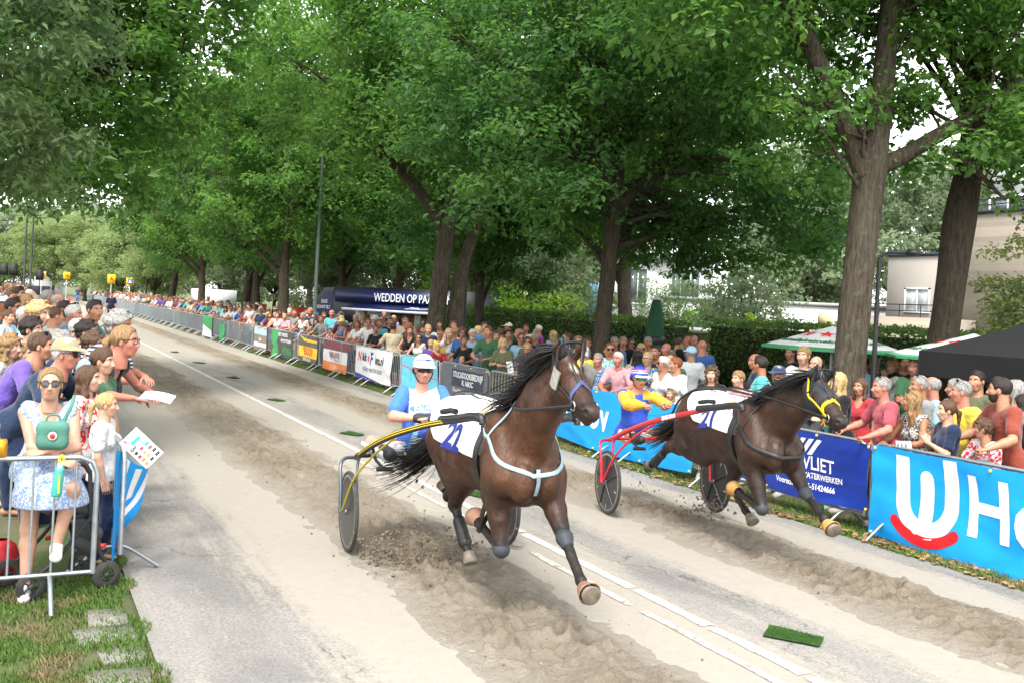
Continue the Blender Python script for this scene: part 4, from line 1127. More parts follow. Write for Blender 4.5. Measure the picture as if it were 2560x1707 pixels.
 put('noseband', strap(bv, hp((.40, 0, .2), (.40, .2, 0), (.40, .1, -.2), (.40, 0, -.3), (.40, -.1, -.2), (.40, -.2, 0), (.40, 0, .2)), .028, .006), spec.get('nose', bs))
 put('brow_band', strap(bv, hp((.09, -.2, -.02), (.11, -.15, .05), (.11, 0, .2), (.11, .15, .05), (.09, .2, -.02)), w2, o2), bs)
 for s in (-1, 1):
  put('cheek_strap', strap(bv, hp((.03, s * .1, .08), (.12, s * .25, -.03), (.30, s * .25, -.06), (.47, s * .2, -.055)), w2, o2), spec.get('cheek', bs))
  put('face_strap', strap(bv, hp((.08, s * .05, .2), (.25, s * .05, .2), (.40, s * .055, .2)), .016, o2), bs)
  b = MB(); c = snap(bv, Hm(.475, s * .2, -.06), .012)[0]; a = np.linspace(0, 2 * PI, 15)
  b.tube(np.array([c + hx * .03 * math.cos(t) + hzv * .03 * math.sin(t) for t in a]), .005, 6, cap=False)
  put('bit_ring', (np.concatenate(b.V), np.concatenate(b.F[4])), MSTEEL)
 if spec.get('blinker'):
  for s in (-1, 1):
   f = lambda u, v: np.array([Hm(.10 + .15 * a, s * (.085 + .03 * math.sin(a * PI * .8) + .012), -.055 + .125 * c) for a, c in zip(u, v)])
   b = MB(); b.grid(f, 8, 6); b.grid(lambda u, v: f(u, v) + hy * s * .006, 8, 6)
   put('blinker', (np.concatenate(b.V), np.concatenate(b.F[4])), spec['blinker'])
 # reins
 for s in (-1, 1):
  P = bez([snap(bv, Hm(.475, s * .2, -.06), .02)[0], (2.55, s * .2, 1.56), snap(bv, (1.93, s * .08, 1.6), .055)[0], (1.2, s * .14, 1.55), (.6, s * .12, 1.38), spec['hand' + ('L' if s > 0 else 'R')]], 6)
  Nn = np.tile([0, 0.2 * s, 1.0], (len(P), 1)); Nn /= np.linalg.norm(Nn, axis=1)[:, None]
  put('rein', ribbon(P, np.cross(np.gradient(P, axis=0), Nn) / (np.linalg.norm(np.cross(np.gradient(P, axis=0), Nn), axis=1)[:, None] + 1e-9), .024, .005), MLEATHER)
 # number cloth over loin and croup
 x0, x1, a1 = spec['cloth']; off = .014
 def surf(x, t, o=off):
  d = Vector((0, math.sin(t), math.cos(t))); c = Vector((x, 0, 1.15))
  hit = bv.ray_cast(c + d * 1.2, -d)
  p = np.array(hit[0]) if hit[0] is not None else np.array(c + d * .3)
  return p + np.array(d) * (o + .005 * math.sin(x * 19 + t * 3))
 b = MB(); nu, nv = 30, 46
 def amax(x):
  u = (x - x0) / (x1 - x0)
  return a1 * (.45 + .55 * min(1, max(0, u) * 3.2) ** .6) * (.86 + .14 * min(1, max(0, u)))
 VV = np.array([surf(x, amax(x) * (2 * j / (nv - 1) - 1)) for x in np.linspace(x0, x1, nu) for j in range(nv)])
 V2 = np.array([surf(x, amax(x) * (2 * j / (nv - 1) - 1), off - .008) for x in np.linspace(x0, x1, nu) for j in range(nv)])
 i = np.arange(nu - 1)[:, None] * nv + np.arange(nv - 1)[None]; FF = np.stack([i, i + nv, i + nv + 1, i + 1], -1).reshape(-1, 4)
 cl = ob('number_cloth', mesh_np('number_cloth', np.concatenate([VV, V2]), np.concatenate([FF, FF[:, ::-1] + len(VV)]), MWHITE_CLOTH))
 cl.location = H.location; cl.rotation_euler = H.rotation_euler
 tag(cl, cloth_label, 'saddle cloth', 'numbered saddle cloths')
 tv, tt = text_mesh(num, spec.get('nsize', .30), bold=.012); tv, tt = subdiv(tv, tt, .03)
 for s in (-1, 1):
  # reading direction: towards the horse's tail on its left side, towards its head on its right
  ca, sa = math.cos(spec.get('nrot', 0)), math.sin(spec.get('nrot', 0))
  P = []
  for u, v in tv:
   u, v = u * ca - v * sa, u * sa + v * ca
   x = spec['ncx'] + (u if s < 0 else -u); t = s * (spec['nca'] - v / .30)
   P.append(surf(x, t, off + .005))
  P = np.array(P)
  ob('number', mesh_np('number', P, tt if s < 0 else tt[:, ::-1], MNUM, smooth=True), cl)
 # small coloured emblem print on the loin
 e = MB(); a = np.linspace(0, 2 * PI, 13)[:-1]
 P = [surf(x1 - .2 + .07 * math.cos(t), -.35 + .16 * math.sin(t), off + .005) for t in a]
 e.poly(P); ob('emblem', e.mesh('emblem', M(srgb(222, 190, 140), .7)), cl)
 return root
J22 = dict(neck0=(2.12, 0, 1.28), neck1=(2.44, 0, 1.60), poll=(2.76, .01, 1.885), muzzle=(3.26, .01, 1.63),
   fl=[(2.26, .17, .97), (2.62, .15, .70), (2.95, .13, .50), (3.04, .125, .46), (3.15, .12, .43)], toe_fl=(1, 0, .75),
   fr=[(2.14, -.17, .93), (2.24, -.155, .54), (1.86, -.17, .62), (1.76, -.175, .655), (1.66, -.18, .69)], toe_fr=(-.4, 0, -1),
   hr=[(1.42, -.17, .98), (1.04, -.11, .61), (1.28, -.09, .36), (1.35, -.08, .29), (1.40, -.075, .20)], toe_hr=(1, 0, .1),
   hl=[(1.12, .15, .93), (.58, .11, .72), (.30, .08, .53), (.20, .08, .57), (.11, .08, .63)], toe_hl=(-.4, 0, -1),
   tail_len=1.2, tail_dir=(-.80, -.14, -.62), tail_end=(-.2, -.1, .2))
J21 = dict(neck0=(2.12, 0, 1.26), neck1=(2.50, 0, 1.53), poll=(2.86, 0, 1.73), muzzle=(3.32, -.02, 1.46),
   fl=[(2.26, .17, .98), (2.56, .16, .72), (2.88, .14, .56), (2.97, .135, .51), (3.06, .13, .47)], toe_fl=(1, 0, .6),
   fr=[(2.18, -.17, .93), (2.36, -.155, .54), (1.98, -.155, .60), (1.88, -.155, .63), (1.78, -.155, .66)], toe_fr=(-.4, 0, -1),
   hr=[(1.05, -.20, .93), (.48, -.19, .82), (.17, -.19, .61), (.08, -.19, .57), (-.02, -.19, .54)], toe_hr=(-.2, 0, -1),
   hl=[(1.48, .16, .96), (1.34, .10, .58), (1.66, .09, .38), (1.76, .085, .34), (1.84, .08, .27)], toe_hl=(1, 0, .3),
   tail_len=1.0, tail_dir=(-.9, -.02, -.42), tail_end=(-.1, 0, .1))
A22, A21 = rad(5), rad(9)
L22, L21 = (3.47, 8.47, 0), (6.72, 9.42, -.03)
H22, BV22, HM22, AX22, TH22 = make_horse('a', J22, L22, A22, (.052, .0195, .0078), 'bay horse running in front with light blue breast straps and number 22 cloth',
 dict(bell=('fl', 'fr'), bellmat=MBELL, knee=('fr', 'fl'), kneemat=MBOOTG, shin=('hr', 'hl'), shinmat=MLEATHER))
harness(H22, BV22, HM22, AX22, '22', dict(breast=MBLUEST, y=True, bw=.030, blinker=M((.30, .285, .26), .8, var=.25, scale=25), hood=None, nose=M(srgb(60, 72, 110), .6),
 cloth=(.84, 1.87, 1.68), ncx=1.46, nca=1.34, nsize=.29, nrot=rad(-4), handR=(.28, -.13, 1.20), handL=(.28, .10, 1.20)), 'dark harness with pale blue breast straps on horse 22', TH22, 'white number cloth on the back of the front bay horse')
H21, BV21, HM21, AX21, TH21 = make_horse('b', J21, L21, A21, (.032, .0135, .0068), 'dark brown horse in a black hood running by the barriers, number 21',
 dict(bell=('fl', 'fr'), bellmat=MBELLT, knee=('fr', 'fl'), kneemat=MBOOTG, shin=('hr',), shinmat=MBOOTG))
harness(H21, BV21, HM21, AX21, '21', dict(breast=MLEATHER, bw=.045, hood=M((.022, .022, .024), .75, name='hood_cloth'), nose=M(srgb(235, 200, 30), .5), cheek=M(srgb(235, 200, 30), .5),
 cloth=(.98, 1.87, 1.52), ncx=1.50, nca=1.20, nsize=.27, nrot=rad(8), handR=(.42, -.16, 1.13), handL=(.46, .16, 1.13)), 'black harness with yellow noseband on horse 21', TH21, 'white number cloth on the back of the hooded dark horse')
# ------------------------------------------------------------------ people (local frame: +x forward, +y left, +z up, feet at the origin)
def stripe_wave(axis, sc, col2, sharp=.06):
 def f(nt, v, c):
  sp = N(nt, 'SeparateXYZ'); nt.links.new(v, sp.inputs[0])
  m = N(nt, 'Math', operation='MULTIPLY'); nt.links.new(sp.outputs[axis], m.inputs[0]); m.inputs[1].default_value = sc
  fr = N(nt, 'Math', operation='FRACT'); nt.links.new(m.outputs[0], fr.inputs[0])
  return mixc(nt, ramp(nt, fr.outputs[0], [(.5 - sharp, 0.0), (.5 + sharp, 1.0)]), c, col2)
 return f
def blob_wave(sc, col2, thr=.5, dist=1.5):
 def f(nt, v, c):
  n = noise(nt, v, sc, 2, .5, dist)
  return mixc(nt, ramp(nt, n, [(thr - .02, 0.0), (thr + .02, 1.0)]), c, col2)
 return f
MSKIN = OC('skin', .48, .38, var=.20, scale=22, bmp=.08, bscale=120, sss=.12)
MLIP = OC('lips', .4, .4, wave=lambda nt, v, c: mixc(nt, 1.0, c, (.9, .62, .6), 'MULTIPLY'), bmp=0)
MBROW = M((.05, .032, .02), .8, name='eyebrow')
MEYEW = M((.6, .57, .54), .3, name='eye_white'); MIRIS = M((.03, .025, .02), .15, name='iris')
MCLOTH = OC('cloth', .85, .2, sheen=.2, var=.16, scale=5, bmp=.85, bscale=17)
def hair_shader():
 m, nt, bs = node_mat('hair')
 oi = nt.nodes.new('ShaderNodeObjectInfo'); v = coord(nt, 'Object', (1, 1, .25))
 f = noise(nt, v, 95, 4, .75)
 c = mixc(nt, 1.0, oi.outputs['Color'], mixc(nt, ramp(nt, f, [(.35, 0.0), (.65, 1.0)]), (.45, .45, .45), (1.5, 1.5, 1.5)), 'MULTIPLY')
 nt.links.new(c, bs.inputs['Base Color']); bs.inputs['Roughness'].default_value = .5; bs.inputs['Specular IOR Level'].default_value = .4
 bump(nt, bs, f, .9, .012)
 return m
MHAIR = hair_shader()
W_ = (.6, .6, .6)
PAT = {'plain': MCLOTH,
  'stripe': OC('striped_cloth', .85, .2, wave=stripe_wave(2, 30, W_)),
  'vstripe': OC('vertical_striped_cloth', .85, .2, wave=stripe_wave(1, 9, W_)),
  'floral': OC('floral_cloth', .85, .2, wave=blob_wave(16, (.56, .54, .51), .52)),
  'leaf': OC('leaf_print_cloth', .85, .2, wave=blob_wave(24, (.54, .52, .46), .5, 3.0)),
  'speckle': OC('speckled_cloth', .85, .2, wave=blob_wave(60, (.50, .55, .64), .5, .5)),
  'redflor': OC('red_floral_cloth', .85, .2, wave=blob_wave(14, srgb(205, 40, 48), .54, 2.0)),
  'splat': OC('splattered_cloth', .85, .2, wave=blob_wave(18, (.2, .19, .17), .62, 2.0)),
  'tie': OC('tie_dye_cloth', .85, .2, wave=blob_wave(11, srgb(160, 185, 205), .56, 2.5))}
MGLASS = M((.008, .008, .01), .08, spec=.8, name='dark_lens')
MFRAME = M((.015, .015, .015), .3, name='plastic_frame')
MRUB = M((.02, .02, .022), .6, name='black_rubber')
def rotm(yaw=0.0, pitch=0.0, roll=0.0):
 return np.array(Matrix.Rotation(yaw, 3, 'Z') @ Matrix.Rotation(pitch, 3, 'Y') @ Matrix.Rotation(roll, 3, 'X'))
def head_mesh(h):
 f = Field((-.14, -.12, -.22), (.14, .12, .15), h)
 f.ell((-.014, 0, .032), (.097, .077, .088), .02)
 f.ell((.022, 0, -.035), (.072, .062, .078), .03)
 f.cap((.045, -.018, -.092), (.045, .018, -.092), .022, .022, .02)
 f.cap((-.03, 0, -.06), (-.045, 0, -.20), .056, .06, .03)
 f.cap((.055, -.03, .028), (.055, .03, .028), .025, .025, .02)
 for s in (-1, 1):
  f.ell((.082, s * .031, .008), (.018, .018, .011), .010, mode=-1)
  f.ell((.052, s * .045, -.02), (.03, .022, .024), .02)
  f.ell((-.008, s * .078, -.008), (.020, .008, .031), .008, rotm(s * .35))
  f.ell((.071, s * .031, .007), (.0125, .0135, .0105), .003)
  f.ell((.092, s * .012, -.036), (.010, .009, .008), .006)
 f.cap((.080, 0, .018), (.104, 0, -.030), .008, .0125, .010)
 f.cap((.074, -.018, -.058), (.074, .018, -.058), .0105, .0105, .008); f.cap((.081, -.010, -.058), (.081, .010, -.058), .0095, .0095, .006)
 f.cap((.1, -.03, -.0575), (.1, .03, -.0575), .002, .002, .003, mode=-1)
 V, F = f.mesh(); V = smoothv(V, F, 1, .3)
 C = V[F].mean(1); mi = np.zeros(len(F), int)
 ay = np.abs(C[:, 1])
 mi[(C[:, 0] > .068) & (ay < .024) & (C[:, 2] < -.048) & (C[:, 2] > -.069)] = 1
 mi[(C[:, 0] > .055) & (ay > .014) & (ay < .05) & (np.abs(C[:, 2] - .030 + .12 * np.abs(ay - .03)) < .0052)] = 2
 ey = (np.hypot((ay - .031) / 1.25, C[:, 2] - .007) < .0095) & (C[:, 0] > .06); mi[ey] = 3
 mi[ey & (np.hypot(ay - .031, C[:, 2] - .007) < .0062)] = 4
 return V, F, mi
def hand_mesh(h, kind):
 """right hand: x along the fingers, z out of the back of the hand, thumb on +y"""
 f = Field((-.05, -.07, -.11), (.22, .10, .06), h)
 f.cap((-.03, 0, 0), (.01, 0, 0), .026, .027, .01, ((0, 0, 1), .75))
 f.cap((.02, -.018, 0), (.085, -.028, 0), .024, .019, .012, ((0, 0, 1), .6)); f.cap((.02, .018, 0), (.088, .026, 0), .024, .019, .012, ((0, 0, 1), .6))
 f.cap((.03, 0, 0), (.09, 0, 0), .024, .02, .012, ((0, 0, 1), .6))
 curl = {'flat': (.12, .15, .12), 'relax': (.35, .5, .35), 'grip': (1.05, 1.25, .8)}[kind]
 for i, (y, L, r) in enumerate(((.033, .072, .0085), (.011, .080, .009), (-.011, .074, .0085), (-.032, .058, .0075))):
  p = np.array((.088, y, .0)); a = 0.0; sp = (i - 1.5) * -.05 if kind != 'grip' else 0
  for j, seg in enumerate((.45, .32, .23)):
   a += curl[j] * (1 + .08 * i)
   q = p + L * seg * np.array((math.cos(a), sp * math.cos(a), -math.sin(a)))
   f.cap(p, q, r * (1 - .08 * j), r * (1 - .08 * (j + 1)), .004); p = q
 t0 = np.array((.012, .026, -.006)); t1 = np.array((.045, .056, -.018)); t2 = np.array((.072, .064, -.03)) if kind != 'grip' else np.array((.078, .045, -.045)); t3 = t2 + (np.array((.022, .004, -.008)) if kind != 'grip' else np.array((.016, -.02, -.012)))
 f.cap(t0, t1, .014, .0115, .01); f.cap(t1, t2, .011, .0095, .005); f.cap(t2, t3, .0095, .008, .004)
 V, F = f.mesh(); return smoothv(V, F, 1, .3), F
_HD = {}
def head_t(h):
 if h not in _HD: _HD[h] = head_mesh(h)
 return _HD[h]
_HN = {}
def hand_t(h, kind):
 if (h, kind) not in _HN: _HN[(h, kind)] = hand_mesh(h, kind)
 return _HN[(h, kind)]
def ik(a, b, l1, l2, pole):
 a, b, pole = np.array(a, float), np.array(b, float), np.array(pole, float)
 d = b - a; L = np.linalg.norm(d)
 if L > (l1 + l2) * .995: b = a + d / L * (l1 + l2) * .995; d = b - a; L = np.linalg.norm(d)
 u = d / L; x = (l1 * l1 - l2 * l2 + L * L) / (2 * L); y = math.sqrt(max(0, l1 * l1 - x * x))
 p = pole - u * (pole @ u); p /= np.linalg.norm(p) + 1e-9
 return a + u * x + p * y, b
def make_joints(lean=0.0, hyaw=0.0, hpitch=0.0, wl=None, wr=None, pel=(0, 0, .93), ankl=None, ankr=None, fem=0, side=0.0, twist=0.0, hroll=0.0, poleL=None, poleR=None, kp=(1, 0, 0), hand='relax', hl=None, hr=None, kl=None, kr=None, sh=0.0):
 """lean forward (rad), head yaw/pitch, wrist targets, pelvis and ankle positions"""
 J = {}
 P = np.array(pel, float); R = rotm(twist, lean, side)
 sw = .185 - .02 * fem
 J['P'] = P; J['R'] = R
 J['C'] = P + R @ np.array((0, 0, .30)); J['N'] = P + R @ np.array((-.01, 0, .53 + sh))
 J['SL'] = P + R @ np.array((0, sw, .47 + sh)); J['SR'] = P + R @ np.array((0, -sw, .47 + sh))
 J['Hd'] = J['N'] + (R @ rotm(0, -lean * .55)) @ np.array((.035, 0, .165)); J['RH'] = rotm(hyaw, hpitch, hroll)
 if wl is None: wl = J['SL'] + np.array((.08, .08, -.52))
 if wr is None: wr = J['SR'] + np.array((.08, -.08, -.52))
 J['EL'], J['WL'] = ik(J['SL'], wl, .29, .25, poleL or (-.6, .7, -.5)); J['ER'], J['WR'] = ik(J['SR'], wr, .29, .25, poleR or (-.6, -.7, -.5))
 hw = .092
 J['HL'] = P + np.array((0, hw, -.03)); J['HR'] = P + np.array((0, -hw, -.03))
 al = np.array(ankl if ankl is not None else (0, .11, .085), float); ar = np.array(ankr if ankr is not None else (0, -.11, .085), float)
 J['KL'], J['AL'] = ik(J['HL'], al, .43, .42, kl or kp); J['KR'], J['AR'] = ik(J['HR'], ar, .43, .42, kr or kp)
 J['fem'] = fem; J['hand'] = hand; J['hl'] = hl; J['hr'] = hr; J['lean'] = lean
 return J
def bounds(J, m=.22):
 P = np.array([J[k] for k in ('P', 'C', 'N', 'SL', 'SR', 'EL', 'ER', 'WL', 'WR', 'KL', 'KR', 'AL', 'AR', 'HL', 'HR')])
 lo, hi = P.min(0) - m, P.max(0) + m; lo[2] = max(lo[2], -.03) if lo[2] < .1 else lo[2]
 return lo, hi
def torso(f, J, g=0.0, fat=0.0):
 P, C, R, fem = J['P'], J['C'], J['R'], J['fem']; fx = R @ np.array((1, 0, 0)); b = fat
 at = lambda x, y, z: P + R @ np.array((x, y, z))
 f.ell(at(-.01, 0, .0), (.115 + b * .6 + g, .162 + .012 * fem + b + g, .13 + g), .06, R)
 f.ell(at(.015 + b, 0, .14), (.10 + b * 1.6 + g, .142 - .018 * fem + b + g, .14 + g), .06, R)
 f.ell(at(-.005, 0, .33), (.112 + b * .5 + g, .165 - .02 * fem + b * .5 + g, .17 + g), .06, R)
 f.cap(at(-.015, -.11, .45), at(-.015, .11, .45), .078 + g, .078 + g, .05, (fx, .9))
 if fem:
  for s in (-1, 1): f.ell(at(.085, s * .075, .315), (.062 + g, .068 + g, .066 + g), .04, R)
 for s, k in ((1, 'SL'), (-1, 'SR')): f.ell(J[k] + R @ np.array((0, -s * .01, .0)), (.062 + g, .062 + g, .066 + g), .03, R)
def arms(f, J, g=0.0, upto=1.0, fat=0.0, k=.02, sides='LR'):
 m = 1 - .14 * J['fem'] + fat * 2
 for s in sides:
  S, E, Wr = J['S' + s], J['E' + s], J['W' + s]
  a = min(1.0, upto * 2)
  f.cap(S, S + (E - S) * a, .054 * m + g, (.054 - .012 * a) * m + g, k)
  if upto > .5:
   bb = min(1.0, (upto - .5) * 2); M_ = E + (Wr - E) * .3
   f.cap(E, E + (Wr - E) * min(bb, .3), .043 * m + g, .044 * m + g, k)
   if bb > .3: f.cap(M_, E + (Wr - E) * bb, .044 * m + g, (.044 - .016 * (bb - .3) / .7) * m + g, k)
def legs(f, J, g=0.0, upto=1.0, fat=0.0, loose=0.0):
 for s in 'LR':
  H, K, A = J['H' + s], J['K' + s], J['A' + s]; w = 1 + fat * 2.2
  a = min(1.0, upto * 2)
  f.cap(H, H + (K - H) * a, .086 * w + g, (.086 - .028 * a) * w + g + loose * a, .04)
  if upto > .5:
   bb = min(1.0, (upto - .5) * 2); M_ = K + (A - K) * .3 + np.array((-.012, 0, 0))
   f.cap(K, K + (M_ - K) * min(1, bb / .3), .057 * w + g + loose, .056 * w + g + loose, .03)
   if bb > .3: f.cap(M_, K + (A - K) * bb, .056 * w + g + loose, (.056 - .02 * (bb - .3) / .7) * w + g + loose * 1.3, .03)
def body_arrays(J, h, fat, feet=True):
 lo, hi = bounds(J); f = Field(lo, hi, h)
 torso(f, J, -.006, fat); f.cap(J['N'] - J['R'] @ np.array((0, 0, .06)), J['N'] + (J['Hd'] - J['N']) * .45, .066, .054, .04)
 arms(f, J, 0, 1.0, fat); legs(f, J, -.004, 1.0, fat)
 if feet:
  for s in 'LR':
   A = J['A' + s]; K = J['K' + s]; t = np.array(J.get('T' + s, A + np.array((.14, 0, -.055))))
   f.cap(A + np.array((-.03, 0, -.035)), t, .036, .032, .02, ((0, 0, 1), .75)); f.cap(A, A + np.array((-.03, 0, -.04)), .036, .034, .02)
 V, F = f.mesh()
 return smoothv(V, F, 1), F
def body_mesh(J, h=.018, fat=0.0, name='person', feet=True, VF=None):
 V, F = VF or body_arrays(J, h, fat, feet); mi = np.zeros(len(F), int)
 hh = .0055 if h < .014 else .0085
 HV, HF, HM = head_t(hh); hs = J.get('hs', 1.0)
 Vs = [V, HV * hs @ J['RH'].T + J['Hd']]; Fs = [F, HF + len(V)]; Ms = [mi, HM]; n = len(V) + len(HV)
 for s in 'LR':
  kd = J['hand'] if isinstance(J['hand'], str) else J['hand'][0 if s == 'L' else 1]
  TV, TF = hand_t(.0055 if h < .014 else .0085, kd)
  TV = TV.copy()
  if s == 'R': TV = TV; TF2 = TF
  E, Wr = J['E' + s], J['W' + s]; x = (Wr - E) / np.linalg.norm(Wr - E)
  hd = J['h' + s.lower()]
  if hd is not None: x = np.array(hd[0], float); x /= np.linalg.norm(x)
  z = np.array(hd[1], float) if hd is not None else np.array((.3, (.8 if s == 'L' else -.8), .6))
  z = z - x * (z @ x); z /= np.linalg.norm(z); y = np.cross(z, x)
  if s == 'R': Q = TV * np.array((1, 1, 1)); TFq = TF
  else: Q = TV * np.array((1, -1, 1)); TFq = TF[:, ::-1]
  Vs.append(Q @ np.stack([x, y, z]) * .95 + Wr); Fs.append(TFq + n); Ms.append(np.zeros(len(TF), int)); n += len(Q)
 return mesh_np(name, np.concatenate(Vs), np.concatenate(Fs), [MSKIN, MLIP, MBROW, MEYEW, MIRIS], np.concatenate(Ms))
def garment(J, kind, h=.018, fat=0.0, mat=None, wr=1.0):
 lo, hi = bounds(J); f = Field(lo, hi, h); R, P = J['R'], J['P']; up = R @ np.array((0, 0, 1.0)); fx = R @ np.array((1, 0, 0)); g = .014; rip = None
 at = lambda x, y, z: P + R @ np.array((x, y, z))
 if kind in ('tshirt', 'tank', 'long', 'polo', 'crop'):
  torso(f, J, g, fat)
  if kind in ('tshirt', 'polo', 'crop'): arms(f, J, .019, .34, fat, .02)
  if kind == 'long': arms(f, J, .018, .97, fat, .03)
  hem = {'crop': .12}.get(kind, -.07)
  f.cap(at(0, -.06, hem + .05), at(0, .06, hem + .05), .135 + fat + g, .135 + fat + g, .05, (fx, .86))
  f.cap(at(0, -.06, hem - .03), at(0, .06, hem - .03), .135 + fat + g, .135 + fat + g, .05, (fx, .86))
  rip = (.034 * wr, np.array((13.0, 13.0, 7.0)))
  f.cut(at(0, 0, hem), -up)
  f.ell(J['N'] + R @ np.array((.015, 0, .035)), (.075, .082, .07) if kind != 'tank' else (.10, .10, .13), .012, R, mode=-1)
  if kind == 'tank':
   for s in (1, -1): f.ell(at(0, s * .245, .40), (.14, .085, .15), .012, R, mode=-1)
   f.ell(at(.12, 0, .50), (.1, .08, .11), .01, R, mode=-1)
  if kind == 'polo':
   f.cap(J['N'] + R @ np.array((-.03, -.045, -.005)), J['N'] + R @ np.array((-.03, .045, -.005)), .03, .03, .015); f.cap(J['N'] + R @ np.array((-.03, .05, -.005)), J['N'] + R @ np.array((.06, .025, -.05)), .026, .018, .012); f.cap(J['N'] + R @ np.array((-.03, -.05, -.005)), J['N'] + R @ np.array((.06, -.025, -.05)), .026, .018, .012)
   f.ell(J['N'] + R @ np.array((.02, 0, .04)), (.062, .058, .07), .01, R, mode=-1)
 elif kind in ('trousers', 'shorts', 'jeans'):
  J2 = dict(J)
  f.ell(at(-.01, 0, 0), (.115 + fat + .012, .165 + fat + .012, .13), .05, R)
  up_ = 1.0 if kind != 'shorts' else .42
  legs(f, J, .014, .96 if kind != 'shorts' else .44, fat, .012 if kind != 'shorts' else .022)
  rip = (.026, np.array((14.0, 14.0, 6.0)))
  f.cut(at(0, 0, .07), up)
 elif kind in ('skirt', 'dress'):
  KM = (J['KL'] + J['KR']) / 2; c0 = at(0, 0, .10); c1 = KM + (P - KM) * .12
  f.cap(c0, at(0, 0, -.05), .12 + fat, .17 + fat, .06, (fx, .75)); f.cap(at(0, 0, -.05), c1, .17 + fat, .235 + fat, .05, (fx, .85))
  pts = f.points(); a = np.arctan2(pts[..., 1] - P[1], pts[..., 0] - P[0]); dz = np.clip((P[2] - pts[..., 2]) * 2, 0, 1)
  f.S += (np.sin(a * 11 + 2 * np.sin(pts[..., 2] * 4)) * .010 * dz).astype(np.float32)
  f.cut(c1, np.array((0, 0, -1.0))); f.cut(at(0, 0, .12), up)
 V, F = f.mesh(); V = smoothv(V, F, 1)
 if rip: V = ripple(V, F, *rip)
 return mesh_np(kind, V, F, mat or MCLOTH)
def shoe_mesh(J, s, h=.009):
 A = J['A' + s]; t = np.array(J.get('T' + s, A + np.array((.14, 0, -.055)))); d = t - A; d /= np.linalg.norm(d)
 dn = np.array(J.get('D' + s, (0, 0, -1)), float)
 heel = A + dn * .045 - np.array((d[0], d[1], 0)) * .04
 lo = np.minimum(np.minimum(A, t), heel) - .12; hi = np.maximum(np.maximum(A, t), heel) + .12
 f = Field(lo, hi, h); f.cap(heel, t, .042, .040, .02, ((0, 0, 1), .8)); f.cap(A + dn * .01, heel, .046, .042, .02); f.cap(A + d * .03 + dn * .01, t, .04, .034, .02)
 V, F = f.mesh(); V = smoothv(V, F, 1); zc = V @ -dn; zr = zc.min()
 mi = ((V[F].mean(1) @ -dn) < zr + .028).astype(int)
 return mesh_np('shoe', V, F, [MCLOTH, M((.7, .69, .66), .6, name='sole')], mi)
# ---- hair and headgear in the head frame
def hair_mesh(style, h=.010):
 f = Field((-.30, -.20, -.50), (.22, .20, .24), h); rough = .010; cutz = -.05
 fine = dict(curly=.034, long=.014, bob=.014, ponytail=.008, bun=.008, short=.007, buzz=.004, balding=.006, fringe=.012, longcurly=.034, mop=.026, side=.008).get(style, .01)
 g = {'buzz': .003, 'short': .008, 'balding': .006, 'curly': .030, 'mop': .026, 'longcurly': .028}.get(style, .013)
 f.ell((-.016, 0, .034), (.097 + g, .078 + g, .088 + g), .01)
 if style in ('short', 'fringe', 'mop', 'side'): f.cap((.02, -.03, .10), (.03, .03, .10), .03, .028, .03)
 if style in ('bob', 'long', 'longcurly', 'fringe_long'):
  L = {'bob': -.11, 'long': -.27, 'longcurly': -.24}.get(style, -.2)
  for s in (-1, 1):
   f.cap((-.01, s * .072, .02), (.0, s * .078, L * .55), .034, .030, .03, ((0, 1, 0), .7)); f.cap((.0, s * .078, L * .55), (-.03, s * .085, L), .03, .016, .03)
  f.cap((-.07, 0, .0), (-.085, 0, L * .7), .075, .065, .03, ((1, 0, 0), .6)); f.cap((-.085, 0, L * .7), (-.09, 0, L), .065, .04, .03, ((1, 0, 0), .6))
  cutz = -.6
 if style == 'ponytail':
  f.cap((-.11, 0, .03), (-.16, 0, -.02), .025, .032, .02); f.cap((-.16, 0, -.02), (-.165, 0, -.18), .032, .012, .02); cutz = -.6
 if style == 'bun': f.ell((-.105, 0, .09), (.04, .042, .04), .015); cutz = -.06
 pts = f.points(); st = np.array((60, 60, 22)) if style not in ('curly', 'longcurly', 'mop') else np.array((34, 34, 34))
 f.S += ((fbm(pts * st, 2) - .5) * 2 * fine).astype(np.float32)
 P = pts
 # face opening
 fo = Field(f.lo, f.lo + (f.n - 1) * h, h)
 fz = {'fringe': -.012, 'bob': -.005, 'mop': -.005}.get(style, .0)
 f.ell((.108, 0, -.012 + fz), (.092, .074 if style not in ('short', 'buzz', 'balding', 'side', 'mop', 'curly', 'fringe') else .10, .088), .012, mode=-1)
 f.ell((.06, 0, -.10), (.10, .075 if cutz < -.3 else .12, .085), .012, mode=-1)
 if style in ('short', 'buzz', 'balding', 'side', 'mop', 'curly', 'fringe'):
  for s in (-1, 1): f.ell((.005, s * .088, -.02), (.030, .03, .045), .008, mode=-1)
 if style in ('ponytail', 'bun'):
  f.ell((.112, 0, -.002), (.095, .084, .098), .012, mode=-1)
  for s in (-1, 1): f.ell((.0, s * .09, -.02), (.028, .03, .04), .008, mode=-1)
 if style == 'balding': f.ell((.02, 0, .115), (.10, .072, .075), .01, mode=-1)
 if cutz > -.3: f.cut((0, 0, cutz), (.35, 0, -1))
 V, F = f.mesh()
 return mesh_np('hair', smoothv(V, F, 1, .35), F, MHAIR)
